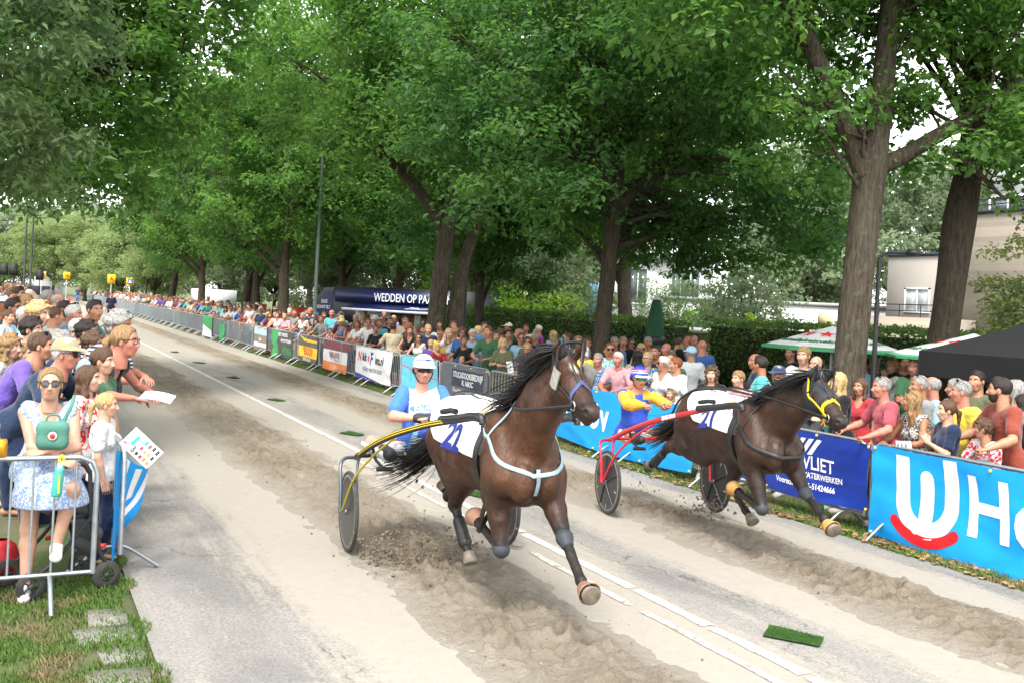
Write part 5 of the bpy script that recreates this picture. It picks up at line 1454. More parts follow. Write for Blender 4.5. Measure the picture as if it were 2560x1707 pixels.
def beard_mesh():
 f = Field((-.12, -.13, -.2), (.15, .13, .08), .008)
 f.ell((.024, 0, -.04), (.076, .067, .083), .02); f.cap((.045, -.02, -.095), (.045, .02, -.095), .026, .026, .02)
 pts = f.points(); f.S += ((fbm(pts * 70, 2) - .5) * .012).astype(np.float32)
 f.ell((.09, 0, .01), (.07, .06, .062), .01, mode=-1); f.ell((.088, 0, -.058), (.03, .022, .009), .004, mode=-1); f.cut((0, 0, -.005), (0, 0, 1)); f.cut((-.02, 0, 0), (-1, 0, -.2))
 f.ell((-.03, 0, -.17), (.07, .07, .08), .01, mode=-1)
 V, F = f.mesh(); return mesh_np('beard', smoothv(V, F, 1, .4), F, MHAIR)
def cap_mesh():
 f = Field((-.16, -.13, -.03), (.22, .13, .17), .008)
 f.ell((-.012, 0, .038), (.112, .093, .10), .01); f.cut((0, 0, .035), (.12, 0, -1))
 f.cap((.07, -.05, .043), (.07, .05, .043), .05, .05, .02, ((0, 0, 1), .16)); f.cap((.10, 0, .043), (.15, 0, .028), .065, .045, .02, ((0, 0, 1), .13))
 V, F = f.mesh(); return mesh_np('cap', smoothv(V, F, 1, .4), F, MCLOTH)
def hat_mesh():
 b = MB(); b.lathe([(0, .155), (.05, .15), (.085, .12), (.095, .06), (.10, .055), (.17, .04), (.205, .05), (.205, .045), (.17, .033), (.10, .045), (.0, .05)], (-.012, 0, .0), 28)
 return b.mesh('hat', MCLOTH)
def glasses_mesh(up=False, clear=False):
 b = MB()
 for s in (-1, 1):
  P = [(.094, s * .008, .016), (.092, s * .034, .019), (.082, s * .056, .017), (.083, s * .054, -.006), (.092, s * .036, -.013), (.096, s * .012, -.008)]
  if not clear: b.add(np.vstack([P, np.mean(P, 0)[None] + [.004, 0, 0]]), [[i, (i + 1) % 6, 6] for i in range(6)], 0)
  b.tube(np.array(P + P[:1]), .0022, 5, 1, cap=False)
  b.tube([(.082, s * .056, .014), (.06, s * .078, .014), (-.01, s * .083, .012), (-.03, s * .08, -.005)], .0025, 5, 1)
 b.tube([(.096, -.01, .008), (.1, 0, .011), (.096, .01, .008)], .0022, 5, 1)
 for i in range(len(b.V)): b.V[i] = b.V[i] * np.array((1.03, 1.12, 1.35))
 return b.mesh('sunglasses', [MGLASS, MFRAME])
_HM = {}
def hm(k, f):
 if k not in _HM: _HM[k] = f()
 return _HM[k]
HC = {'blond': hexc('c9a873'), 'dblond': hexc('9a7a50'), 'brown': hexc('5d432e'), 'dark': hexc('2a1e18'), 'black': hexc('151211'), 'grey': hexc('9a9690'), 'white': hexc('d4d1cb'), 'red': hexc('8a4a26'), 'ginger': hexc('c07840')}
SK = {'p': hexc('dba98e'), 'm': hexc('c98f70'), 't': hexc('b97d5c'), 'r': hexc('d08a74'), 'd': hexc('8d5e42')}
SK = {k: tuple(x * .70 for x in v) for k, v in SK.items()}
HC = {k: tuple(x * .78 for x in v) for k, v in HC.items()}
POSE = {
 'stand': dict(),
 'stand2': dict(ankl=(.06, .12, .085), hpitch=.05, wl=(.20, .16, .98), wr=(.08, -.28, .82)),
 'rail': dict(lean=.28, pel=(-.08, 0, .92), wl=(.36, .16, 1.09), wr=(.37, -.14, 1.09), hl=((.55, -.8, -.1), (.1, .1, 1)), hr=((.55, .8, -.1), (.1, -.1, 1)), poleL=(-.3, .8, -.6), poleR=(-.3, -.8, -.6)),
 'rail2': dict(lean=.2, pel=(-.06, 0, .925), wl=(.37, .34, 1.08), wr=(.37, -.30, 1.08), hl=((1, 0, -.15), (.2, 0, 1)), hr=((1, 0, -.15), (.2, 0, 1)), hand='grip'),
 'paper': dict(lean=.12, wl=(.34, .10, 1.16), wr=(.34, -.10, 1.18), hl=((.8, -.5, .1), (0, .7, .5)), hr=((.8, .5, .1), (0, -.7, .5)), hand='grip'),
 'fold': dict(wl=(.22, -.06, 1.16), wr=(.20, .08, 1.12), hl=((-.1, -1, .2), (1, 0, .2)), hr=((-.1, 1, .2), (1, 0, .2)), poleL=(.1, 1, -.6), poleR=(.1, -1, -.6)),
 'shade': dict(wl=(.17, .09, 1.48), wr=(.1, -.26, .85), hl=((.1, -.6, .8), (.2, .8, .5)), poleL=(.3, .8, -.6)),
 'lean': dict(lean=.62, pel=(-.2, 0, .92), wl=(.34, .22, 1.08), wr=(.36, -.2, 1.08), hl=((.6, -.7, -.2), (.1, .1, 1)), hr=((.6, .7, -.2), (.1, -.1, 1)), poleL=(-.5, .8, -.2), poleR=(-.5, -.8, -.2)),
 'clap': dict(lean=.05, wl=(.26, .035, 1.24), wr=(.26, -.035, 1.26), hl=((.5, -.15, .8), (0, 1, 0)), hr=((.5, .15, .8), (0, -1, 0)), hand='flat'),
 'hips': dict(wl=(.0, .26, 1.02), wr=(.02, -.26, 1.02), poleL=(-.3, 1, 0), poleR=(-.3, -1, 0)),
}
_PR, _PB = {}, {}
def proto(pose, fem, fat, hy, h):
 h = .0135 if h < .016 else .021; fat = round(fat / .02) * .02
 kb = (pose, fem, fat, h); k = kb + (hy,)
 if kb not in _PB:
  J = make_joints(fem=fem, **POSE[pose]); _PB[kb] = dict(J=J, h=h, fat=fat, VF=body_arrays(J, h, fat))
 if k not in _PR:
  b = _PB[kb]; J = dict(b['J']); J['RH'] = rotm(hy, POSE[pose].get('hpitch', 0.0)); _PR[k] = dict(J=J, h=h, base=b, fat=fat)
 return _PR[k]
def pm(pr, key, fn):
 if key not in pr: pr[key] = fn()
 return pr[key]
def dress_person(pr, o, top, topc, bot, botc, hair, hairc, extras, fat, pat='plain', shoes=None):
 J, h, B, fat = pr['J'], pr['h'], pr['base'], pr['fat']
 topc, botc = [x * .76 for x in topc], [x * .76 for x in botc]
 def child(name, me, col, mw=None):
  c = ob(name, me, o, col, mw); return c
 if top:
  c = child({'tshirt': 'shirt', 'polo': 'shirt', 'long': 'shirt', 'tank': 'top', 'crop': 'top'}[top], pm(B, ('g', top), lambda: garment(J, top, h, fat, MCLOTH)), topc)
  if pat != 'plain':
   c.material_slots[0].link = 'OBJECT'; c.material_slots[0].material = PAT[pat]
 if bot:
  c = child({'trousers': 'trousers', 'shorts': 'shorts', 'skirt': 'skirt', 'dress': 'skirt'}[bot], pm(B, ('g', bot), lambda: garment(J, bot, h, fat, MCLOTH)), botc)
  if bot == 'dress' and pat != 'plain':
   c.material_slots[0].link = 'OBJECT'; c.material_slots[0].material = PAT[pat]
 hs = J.get('hs', 1.0)
 HMW = Matrix.Translation(Vector(J['Hd'])) @ Matrix(J['RH'].tolist()).to_4x4() @ Matrix.Scale(hs, 4)
 if hair and hair != 'bald': child('hair', hm(('hair', hair), lambda: hair_mesh(hair)), HC.get(hairc, hairc), HMW)
 for e in extras:
  e, _, cc = e.partition(':')
  col = hexc(cc) if cc else None
  if e == 'sun': child('sunglasses', hm('sun', glasses_mesh), None, HMW)
  if e == 'specs': child('glasses', hm('specs', lambda: glasses_mesh(clear=True)), None, HMW)
  if e == 'suntop': child('sunglasses', hm('sun', glasses_mesh), None, HMW @ Matrix.Translation((-.035, 0, .075)) @ Matrix.Rotation(-.45, 4, 'Y'))
  if e == 'cap': child('cap', hm('cap', cap_mesh), col, HMW)
  if e == 'hat': child('hat', hm('hat', hat_mesh), col, HMW)
  if e == 'beard': child('beard', hm('beard', beard_mesh), HC.get(hairc if isinstance(hairc, str) else 'dark', HC['dark']), HMW)
 if shoes:
  for s in 'LR': child('shoe', pm(B, ('shoe', s), lambda s=s: shoe_mesh(J, s)), shoes)
def person(loc, yaw, height, pose='stand', fem=0, fat=0.0, hy=0.0, skin='m', hair='short', hairc='brown', top='tshirt', topc=(.5, .5, .5), bot='trousers', botc=(.05, .06, .1), extras=(), pat='plain', shoes=None, label='', group=None, h=.018):
 pr = proto(pose, fem, fat, hy, h)
 o = ob('person', pm(pr, 'body', lambda: body_mesh(pr['J'], pr['h'], fat, VF=pr['base']['VF'])), None, SK[skin] if isinstance(skin, str) else skin)
 o.location = loc; o.rotation_euler = (0, 0, yaw); s = height / 1.75; o.scale = (s, s, s)
 dress_person(pr, o, top, topc, bot, botc, hair, hairc, extras, fat, pat, shoes)
 tag(o, label, 'person', group)
 return o
# ------------------------------------------------------------------ sulkies and their drivers
MGREY = M(srgb(98, 106, 116), .35, .6, name='grey_tube'); MBLK = M((.02, .02, .022), .35, name='black_gloss')
MYEL = M(srgb(225, 200, 30), .4, name='yellow_stripe'); MRED = M(srgb(190, 32, 44), .3, coat=.4, name='red_gloss')
MTYRE = M((.045, .042, .038), .85, var=.3, scale=22, name='tyre_rubber'); MDISC = M((.028, .028, .03), .35, var=.45, scale=5, name='wheel_disc')
MRIM = M((.20, .19, .17), .5, var=.3, scale=12, name='dusty_rim')
RY = Matrix.Rotation(PI / 2, 3, 'X')      # lathe axis -> y
def wheel(root, y, spec):
 hub = (0, y, .355)
 b = MB(); b.lathe([(.0, .022), (.05, .024), (.29, .010), (.312, .009), (.312, -.009), (.29, -.010), (.05, -.024), (0, -.022)], (0, 0, 0), 40, RY)
 w = b.build('wheel', MDISC, root, True); w.location = hub
 b = MB(); a = np.linspace(0, 2 * PI, 41); b.tube(np.stack([.340 * np.cos(a), 0 * a, .340 * np.sin(a)], -1), .0175, 10, cap=False); b.build('tyre', MTYRE, w, True)
 b = MB(); b.lathe([(.300, .0115), (.325, .013), (.325, -.013), (.300, -.0115), (.300, .0115)], (0, 0, 0), 40, RY); b.build('rim', MRIM, w, True)
 b = MB(); b.lathe([(0, .045), (.02, .045), (.03, .03), (.03, -.03), (.02, -.045), (0, -.045)], (0, 0, 0), 14, RY); b.build('hub', MGREY, w, True)
 if spec == 'spoke':
  for k in range(5):
   t = k * 2 * PI / 5 + .4
   for s in (-1, 1):
    b = MB(); d = np.array((math.cos(t), 0, math.sin(t)))
    b.tube([d * .03 + (0, s * .024, 0), d * .16 + (0, s * .020, 0), d * .30 + (0, s * .012, 0)], [.016, .012, .01], 6, flat=.5); b.build('spoke', MBLK, w, True)
   t += .6; d = np.array((math.cos(t), 0, math.sin(t)))
   for s in (-1, 1):
    b = MB(); u = np.array((-math.sin(t), 0, math.cos(t))); o = np.array((0, s * .0175, 0))
    b.poly([d * .24 + u * .006 + o, d * .24 - u * .006 + o, d * .285 - u * .006 + o * .8, d * .285 + u * .006 + o * .8]); b.build('reflector', M(srgb(205, 195, 150), .5), w)
def sulky(loc, th, col, label, yh, style):
 r = empty('sulky', loc, th); tag(r, label, 'sulky', 'racing sulkies')
 main, fork = (MBLK, MGREY) if style == 'black' else (MRED, MRED)
 for s in (-1, 1):
  Y = lambda *p: np.array([(a, s * b_, c) for a, b_, c in p])
  P = bez(Y((-.22, yh - .10, .80), (-.05, yh - .10, .86), (.25, yh - .13, .98), (.75, yh - .18, 1.14), (1.3, yh - .28, 1.29), (1.75, .40, 1.385)), 8)
  b = MB(); b.tube(P, np.linspace(.030, .026, len(P)), 10); sh = b.build('shaft', main, r, True)
  b = MB(); b.tube(bez(Y((1.55, .425, 1.365), (1.85, .395, 1.41), (2.1, .375, 1.455), (2.26, .365, 1.465), (2.29, .36, 1.43)), 6), [.034] * 20 + [.026] * 5, 10); b.build('shaft_sleeve', MBLK, sh, True)
  b = MB(); b.tube(Y((1.58, .43, 1.43), (1.72, .41, 1.455), (1.82, .40, 1.46)), .022, 8); b.build('rein_rest', MBLK, sh, True)
  if style == 'black':
   Q = P[8:-2] + np.array((0, s * .027, .0))
   for dz in (.009, -.009):
    b = MB(); b.tube(Q + (0, 0, dz), .0042, 5); b.build('stripe', MYEL, sh, True)
  b = MB(); b.tube(bez(Y((0, yh + .075, .355), (-.03, yh + .075, .58), (-.10, yh + .07, .74), (-.17, yh + .02, .80), (-.22, yh - .10, .80)), 8), .016, 10); b.build('outer_fork', fork, r, True)
  b = MB(); b.tube(bez(Y((0, yh - .07, .355), (-.03, yh - .07, .6), (-.08, yh - .08, .76), (-.06, yh - .10, .85)), 8), .013, 8); b.build('inner_fork', fork, r, True)
  b = MB(); b.tube(bez(Y((0, yh + .06, .36), (.20, yh + .01, .68), (.42, yh - .1, .92), (.75, yh - .17, 1.10)), 8), .010 if style == 'black' else .013, 8)
  b.build('stay', M(srgb(150, 138, 40), .5) if style == 'black' else MRED, r, True)
  b = MB(); b.tube(Y((.24, yh - .13, .97), (.22, yh - .16, .86), (.30, yh - .22, .78)), .014, 8); b.tube(Y((.30, yh - .16, .78), (.30, yh - .30, .78)), .02, 8); b.build('foot_rest', MBLK, r, True)
  wheel(r, s * yh, 'disc' if style == 'black' else 'spoke')
 b = MB(); b.tube([(-.06, -(yh - .1), .84), (-.06, yh - .1, .84)], .018, 10); b.build('cross_bar', MBLK if style == 'black' else MRED, r, True)
 sx = -.32 if style == 'black' else -.82
 b = MB(); b.tube([(-.06, -.16, .84), (sx + .1, -.14, .74), (sx, -.1, .715)], .013, 8); b.build('seat_stay', fork, r, True)
 b = MB(); b.tube([(-.06, .16, .84), (sx + .1, .14, .74), (sx, .1, .715)], .013, 8); b.build('seat_stay', fork, r, True)
 V, F = shell([(sx - .06, -.1, .735), (sx - .06, .1, .735), (sx + .08, 0, .735), (sx - .06, -.1, .735)], [.07, .07, .06, .07], .012, .03)
 V[:, 2] = .735 + (V[:, 2] - .735) * .4; ob('seat', mesh_np('seat', V, F, MRUB), r)
 if style != 'black':
  for s in (-1,):
   tv, tt = text_mesh('EMES BOB', .052, bold=.003)
   P = bez([(.75, s * (yh - .18), 1.14), (1.3, s * (yh - .28), 1.29)], 20); d = P[-1] - P[0]; L = np.linalg.norm(d); d /= L; up = np.array((-d[2], 0, d[0]))
   o = ob('lettering', mesh_np('lettering', np.array([P[0] + d * (L * .5 + u) + up * (v + .002) + np.array((0, s * .030, 0)) for u, v in tv]), tt, M((.8, .8, .8), .5)), r)
 return r
sulky(L22, TH22, 'black', 'black and yellow sulky with solid disc wheels behind horse 22', .75, 'black')
sulky(L21, TH21, 'red', 'red sulky with black spoked wheels behind horse 21', .68, 'red')
# ---- drivers
def attr_cloth(name, rough=.7, sheen=.15):
 m, nt, bs = node_mat(name); at = N(nt, 'Attribute', attribute_name='cl'); v = coord(nt)
 f = noise(nt, v, 7, 3); c = mixc(nt, 1.0, at.outputs['Color'], mixc(nt, f, (.85, .85, .85), (1.12, 1.12, 1.12)), 'MULTIPLY')
 nt.links.new(c, bs.inputs['Base Color']); bs.inputs['Roughness'].default_value = rough; bs.inputs['Sheen Weight'].default_value = sheen
 bump(nt, bs, noise(nt, v, 12, 2), .55, .02)
 return m
MATTR = attr_cloth('printed_cloth'); MATTRG = attr_cloth('printed_gloss', .25, 0)
def helmet(o, HMW, cols, fn, name='helmet'):
 f = Field((-.17, -.14, -.08), (.20, .14, .19), .006)
 f.ell((-.014, 0, .040), (.128, .104, .112), .01); f.cut((0, 0, .020), (.18, 0, -1)); f.ell((-.06, 0, -.01), (.088, .1, .08), .02)
 f.ell((.085, 0, -.04), (.10, .082, .075), .008, mode=-1); f.ell((-.01, 0, .0), (.098, .08, .085), .005, mode=-1)
 f.cut((0, 0, -.045), (0, 0, -1))
 f.cap((.09, -.05, .040), (.09, .05, .040), .05, .05, .015, ((0, 0, 1), .16))
 V, F = f.mesh(); V = smoothv(V, F, 1, .4); me = mesh_np(name, V, F, MATTRG); set_attr(me, 'cl', fn(V))
 h = ob(name, me, o, None, HMW)
 b = MB()
 for s in (-1, 1): b.tube(bez([(.0, s * .088, .0), (.01, s * .080, -.05), (.03, s * .045, -.105), (.035, 0, -.118)], 6), .006, 6)
 b.build('chin_strap', MRUB, h)
 return h
def goggles(o, HMW, lens):
 b = MB()
 n = 14; a = np.linspace(-1.05, 1.05, n)
 top = np.stack([.012 + .095 * np.cos(a), .080 * np.sin(a) * 1.02, .026 - .012 * np.abs(np.sin(a))], -1); bot = top + np.array((0.002, 0, 0)) - np.stack([0 * a, 0 * a, .036 - .012 * np.abs(np.sin(a)) + .010 * np.exp(-(a / .18) ** 2) * -1], -1)
 V = np.concatenate([top, bot]); b.add(V, [[i, i + 1, n + i + 1, n + i] for i in range(n - 1)], 0)
 b.tube(top, .0035, 5, 1); b.tube([top[0], (-.02, -.082, .012)], .003, 5, 1); b.tube([top[-1], (-.02, .082, .012)], .003, 5, 1)
 ob('goggles', b.mesh('goggles', [lens, MFRAME]), o, None, HMW)
def driver(loc, th, J, label, shirt_fn, sleeve, skin, helm_fn, lens, gl, boots=(.02, .02, .02), trouser=(.56, .56, .58)):
 h = .0115
 o = ob('person', body_mesh(J, h, 0.018, feet=False), None, skin); o.location = loc; o.rotation_euler = (0, 0, th)
 tag(o, label, 'person', 'sulky drivers')
 me = garment(J, sleeve, h, .018, MATTR); V = np.zeros(len(me.vertices) * 3); me.vertices.foreach_get('co', V); V = V.reshape(-1, 3)
 set_attr(me, 'cl', shirt_fn(V, J)); ob('shirt', me, o)
 ob('trousers', garment(J, 'trousers', h, .018, MCLOTH), o, trouser)
 HMW = Matrix.Translation(Vector(J['Hd'])) @ Matrix(J['RH'].tolist()).to_4x4()
 helmet(o, HMW, None, helm_fn); goggles(o, HMW, lens)
 for s in 'LR':
  A, K = J['A' + s], J['K' + s]; d = (A - K) / np.linalg.norm(A - K); t = np.array(J['T' + s])
  V, F = shell([K + (A - K) * .7, A, A + d * .03], [.060, .056, .05], .009, .02); V2, F2 = shell([A + d * .05, A + (t - A) * .6 + d * .02, t], [.05, .048, .042], .009, .02)
  f = Field(np.minimum(V.min(0), V2.min(0)) - .03, np.maximum(V.max(0), V2.max(0)) + .03, .010)
  f.chain([K + (A - K) * .7, A, A + d * .03], [.060, .056, .05], .02); f.chain([A + d * .05, A + (t - A) * .6 + d * .02, t], [.05, .048, .042], .02)
  V, F = f.mesh(); ob('boot', mesh_np('boot', smoothv(V, F, 1), F, MRUB), o)
  if gl:
   E, Wr = J['E' + s], J['W' + s]; x = (Wr - E) / np.linalg.norm(Wr - E)
   V, F = shell([Wr - x * .03, Wr + x * .09], [.042, .046], .008, .01); ob('glove', mesh_np('glove', V, F, MRUB), o)
 return o, HMW
def jersey22(V, J):
 R, P = J['R'], J['P']; q = (V - P) @ R; x, y, z = q[:, 0], q[:, 1], q[:, 2]; ay = np.abs(y)
 blue, white, lt, dk = np.array(srgb(48, 104, 196)), np.array((.60, .60, .62)), np.array(srgb(128, 176, 214)), np.array(srgb(24, 76, 166))
 c = np.tile(blue, (len(V), 1))
 front = x > .0
 wv = front & (z > .235 + .45 * np.maximum(0, .10 - ay) * -1 + 0 * z) & (ay < .135) & (z > .30 - .55 * (.165 - ay) * .55); c[wv] = white
 c[(z > .46) & (ay < .11)] = white
 lo = front & ~wv & (z < .26); c[lo & (ay < .12)] = dk
 c[front & ~wv & (z < .30) & (np.abs(ay - .05 - (.28 - z) * .25) < .022)] = lt; c[front & (z < .12) & (np.abs(ay - .06) < .03)] = white
 c[(z < -.02)] = dk
 return c
def helm22(V):
 c = np.tile(np.array((.62, .62, .64)), (len(V), 1)); b = np.array(srgb(30, 66, 150))
 w = np.abs(V[:, 1]) ; s = V[:, 2] - .085 - .25 * V[:, 0]; c[np.abs(s) < .005] = b; c[np.abs(s + .03) < .004] = b; c[np.abs(s - .025) < .004] = b
 c[(V[:, 0] > .06) & (np.abs(V[:, 1]) < .04) & (V[:, 2] > .095) & (V[:, 2] < .115)] = b
 c[V[:, 2] < .012] = (.02, .02, .022)
 return c
JD22 = make_joints(lean=.06, hyaw=-.10, hpitch=.06, pel=(-.30, -.05, .885), wl=(.26, .12, 1.19), wr=(.04, -.15, 1.19), ankl=(.26, .45, .90), ankr=(.26, -.47, .90), kl=(.2, 1, .25), kr=(.2, -1, .25),
     hand='grip', hl=((1, -.2, 0), (0, .3, 1)), hr=((1, .35, .05), (0, -.3, 1)), poleL=(-.3, 1, -.4), poleR=(-.2, -1, -.35), sh=.03)
JD22['TL'], JD22['TR'] = (.42, .50, .93), (.42, -.52, .93)
d22, hw22 = driver(L22, TH22, JD22, 'person in a blue and white jersey and white helmet driving horse 22', jersey22, 'tshirt', tuple(x * .74 for x in hexc('dc9c86')), helm22, MGLASS, True)
# chest emblem: an oval patch with lettering
def chest_patch(o, J, cx, cz, w, hgt, col, lines, name='chest_emblem'):
 bmv = BVHTree.FromObject([c for c in o.children if c.name.startswith('shirt')][0], bpy.context.evaluated_depsgraph_get())
 R, P = J['R'], J['P']
 def pt(y, z, off):
  w0 = P + R @ np.array((.6, y, z)); d = -(R @ np.array((1.0, 0, 0)))
  hit = bmv.ray_cast(Vector(w0), Vector(d)); p = np.array(hit[0]) if hit[0] is not None else P + R @ np.array((.14, y, z))
  return p - d * off
 b = MB(); n = 28; rings = []
 for rr in (0.02, .5, 1):
  rings.append([pt(cx + w / 2 * rr * math.cos(t), cz + hgt / 2 * rr * math.sin(t), .004) for t in np.arange(n) * 2 * PI / n])
 V = np.concatenate(rings); i = np.arange(2)[:, None] * n; j = np.arange(n)[None]; b.add(V, np.stack([i + j, i + n + j, i + n + (j + 1) % n, i + (j + 1) % n], -1).reshape(-1, 4))
 e = b.build(name, M(col, .7), o, True)
 for txt, dz, sz, cc in lines:
  tv, tt = text_mesh(txt, sz, bold=.001)
  # seen from the front the wearer's right is on the viewer's left
  ob('lettering', mesh_np('lettering', np.array([pt(cx + u, cz + dz + v, .007) for u, v in tv]), tt, M(cc, .7)), e)
bpy.context.view_layer.update()
chest_patch(d22, JD22, .0, .375, .26, .085, srgb(84, 128, 208), [('SOLLAIRE', .014, .045, (.8, .8, .82)), ('NUTRITION', -.022, .034, (.8, .8, .82))])
def jacket21(V, J):
 R, P = J['R'], J['P']; q = (V - P) @ R; x, y, z = q[:, 0], q[:, 1], q[:, 2]; ay = np.abs(y)
 blue, yel = np.array(srgb(18, 64, 165)), np.array(srgb(214, 146, 26))
 c = np.tile(blue, (len(V), 1))
 dmin = np.full(len(V), 9.0)
 for s in 'LR':
  for a, b in ((J['S' + s], J['E' + s]), (J['E' + s], J['W' + s])):
   a2 = a + (b - a) * (.22 if a is J['S' + s] else 0); t = np.clip(((V - a2) @ (b - a2)) / ((b - a2) @ (b - a2)), 0, 1)
   dmin = np.minimum(dmin, np.linalg.norm(V - a2 - t[:, None] * (b - a2), axis=1))
 c[dmin < .085] = yel; c[(z > .455) & (ay > .05) & (ay < .15)] = yel
 return c
def helm21(V):
 c = np.tile(np.array(srgb(30, 62, 168)), (len(V), 1)); r = np.array(srgb(205, 30, 50)); w = np.array((.8, .8, .82))
 s = V[:, 2] - .07 - .2 * V[:, 0]; c[np.abs(s - .012) < .008] = r; c[np.abs(s - .0) < .003] = w; c[np.abs(s - .04) < .007] = r; c[np.abs(s - .025) < .002] = w
 c[(V[:, 0] > .075) & (V[:, 2] < .052)] = w; c[V[:, 2] < .005] = (.02, .02, .022)
 return c
JD21 = make_joints(lean=.20, hyaw=-.05, hpitch=.15, pel=(-.86, -.02, .80), wl=(-.28, .13, 1.22), wr=(-.27, -.15, 1.20), ankl=(.10, .37, .84), ankr=(.10, -.38, .84), kl=(0, .25, 1), kr=(0, -.25, 1),
     hand='grip', hl=((1, -.1, 0), (0, .3, 1)), hr=((1, .1, 0), (0, -.3, 1)), poleL=(-.3, 1, -.5), poleR=(-.3, -1, -.5))
JD21['TL'], JD21['TR'] = (.26, .40, .87), (.26, -.41, .87)
d21, hw21 = driver(L21, TH21, JD21, 'person in a blue jacket with yellow sleeves and blue helmet driving horse 21', jacket21, 'long', tuple(x * .74 for x in hexc('c98f74')), helm21, M(srgb(20, 120, 80), .1, spec=.9), False, trouser=(.5, .48, .46))
# sand thrown up behind wheels and hooves
rs = np.random.RandomState(21); b = MB()
for (cx, cy, cz, sx, sy, sz, n) in ((3.05, 7.95, .14, .17, .20, .11, 700), (3.35, 7.75, .12, .22, .12, .10, 380), (7.0, 8.95, .08, .14, .2, .09, 300), (6.55, 9.6, .2, .1, .2, .14, 80), (2.95, 8.2, .06, .12, .2, .05, 260), (3.5, 8.3, .5, .3, .3, .25, 60)):
 for k in range(n):
  p = np.array((cx, cy, cz)) + rs.randn(3) * (sx, sy, sz)
  if p[2] < gz(p[0]) + .01: p[2] = gz(p[0]) + .01 + rs.rand() * .04
  s = .003 + .015 * rs.rand() ** 3; b.add(ico * s * (.6 + .8 * rs.rand(12, 1)) + p, icf)
tag(b.build('sand_spray', MAT_SAND), 'clods of sand thrown up behind the sulky wheels and hooves', 'sand', kind='stuff')
# ------------------------------------------------------------------ crowd barriers
MGALV = M(srgb(160, 166, 170), .42, .75, var=.18, scale=14, name='galvanised_steel')
BL, BH = 2.46, 1.03
def barrier_meshes():
 b = MB(); r = .12
 P = [(-BL / 2, 0, .20), (-BL / 2, 0, BH - r), (-BL / 2 + .035, 0, BH - .035), (-BL / 2 + r, 0, BH), (BL / 2 - r, 0, BH), (BL / 2 - .035, 0, BH - .035), (BL / 2, 0, BH - r), (BL / 2, 0, .20)]
 b.tube(P, .019, 8); fr = b.mesh('frame', MGALV)
 b = MB(); b.tube([(-BL / 2, 0, .21), (BL / 2, 0, .21)], .016, 8); rail = b.mesh('bottom_rail', MGALV)
 b = MB(); b.tube([(0, 0, .21), (0, 0, BH)], .0085, 6); bar = b.mesh('bar', MGALV)
 b = MB(); b.tube(bez([(0, -.34, .015), (0, -.22, .10), (0, -.09, .185), (0, 0, .195), (0, .09, .185), (0, .22, .10), (0, .34, .015)], 4), .016, 8); ft = b.mesh('foot', MGALV)
 b = MB()
 for k in range(17): b.tube([(-BL / 2 + (k + 1) * BL / 18, 0, .21), (-BL / 2 + (k + 1) * BL / 18, 0, BH)], .011, 4)
 return fr, rail, bar, ft, b.mesh('bars', MGALV)
BFR, BRAIL, BBAR, BFT, BBARS = barrier_meshes()
def barrier(x, y, rz, label, group, near=True, z=None):
 e = empty('crowd_barrier', (x, y, float(gz(x)) if z is None else z), rz); tag(e, label, 'barrier', group)
 ob('frame', BFR, e); ob('bottom_rail', BRAIL, e)
 if near:
  for k in range(17): c = ob('bar', BBAR, e); c.location = (-BL / 2 + (k + 1) * BL / 18, 0, 0)
 else: tag(ob('bars', BBARS, e), kind='stuff')
 for s in (-1, 1): c = ob('foot', BFT, e); c.location = (s * (BL / 2 - .28), 0, 0)
 return e
XB = 8.62
WHERE = ['behind the near end of the big bright blue banner', 'behind the bright blue banner with the red smile', 'carrying the dark blue banner', 'behind the legs of horse 21', 'behind the red sulky', 'carrying the bright blue banner behind the blue-jacketed driver', 'beside the head of horse 22',
   'carrying the dark grey banner', 'carrying the pale blue banner with the pink line', 'carrying the white bicycle-shop banner', 'carrying the maroon and orange banner', 'carrying the yellow banner', 'carrying the green and black banner', 'carrying the grey and white banner', 'just beyond the grey and white banner']
rs = np.random.RandomState(4)
yk = 8.17 - 2.52 * 2
for k in range(52):
 yc = yk + 1.26; near = k < 15
 lab = 'grey steel crowd barrier ' + WHERE[k] if near else 'grey steel crowd barrier in the far stretch of the right-hand row'
 barrier(XB + (rs.rand() - .5) * .05, yc, PI / 2 + (rs.rand() - .5) * .03, lab, 'barriers on the right of the road' if near else 'far barriers on the right of the road', near)
 yk += 2.52
for k in range(26):
 lab = ['grey steel crowd barrier carrying the loose blue banner beside the left crowd', 'grey steel crowd barrier under the leaning woman in black'][k] if k < 2 else 'grey steel crowd barrier in the row in front of the left crowd'
 barrier(.72 + .022 * min(k, 9) - .012 * k, 8.1 + 1.25 + 2.52 * k, PI / 2 + .01 + (.05 if k == 0 else 0), lab, 'barriers on the left of the road' if k < 2 else 'far barriers on the left of the road', k < 2)
barrier(-.66, 7.60, .035, 'grey steel crowd barrier in front of the woman in the blue dress', 'barriers on the left of the road', True)
for k in range(5): barrier(-.3 + 2.5 * k, 158, 0, 'grey steel barrier closing the far end of the road', 'barriers closing the far end', False)
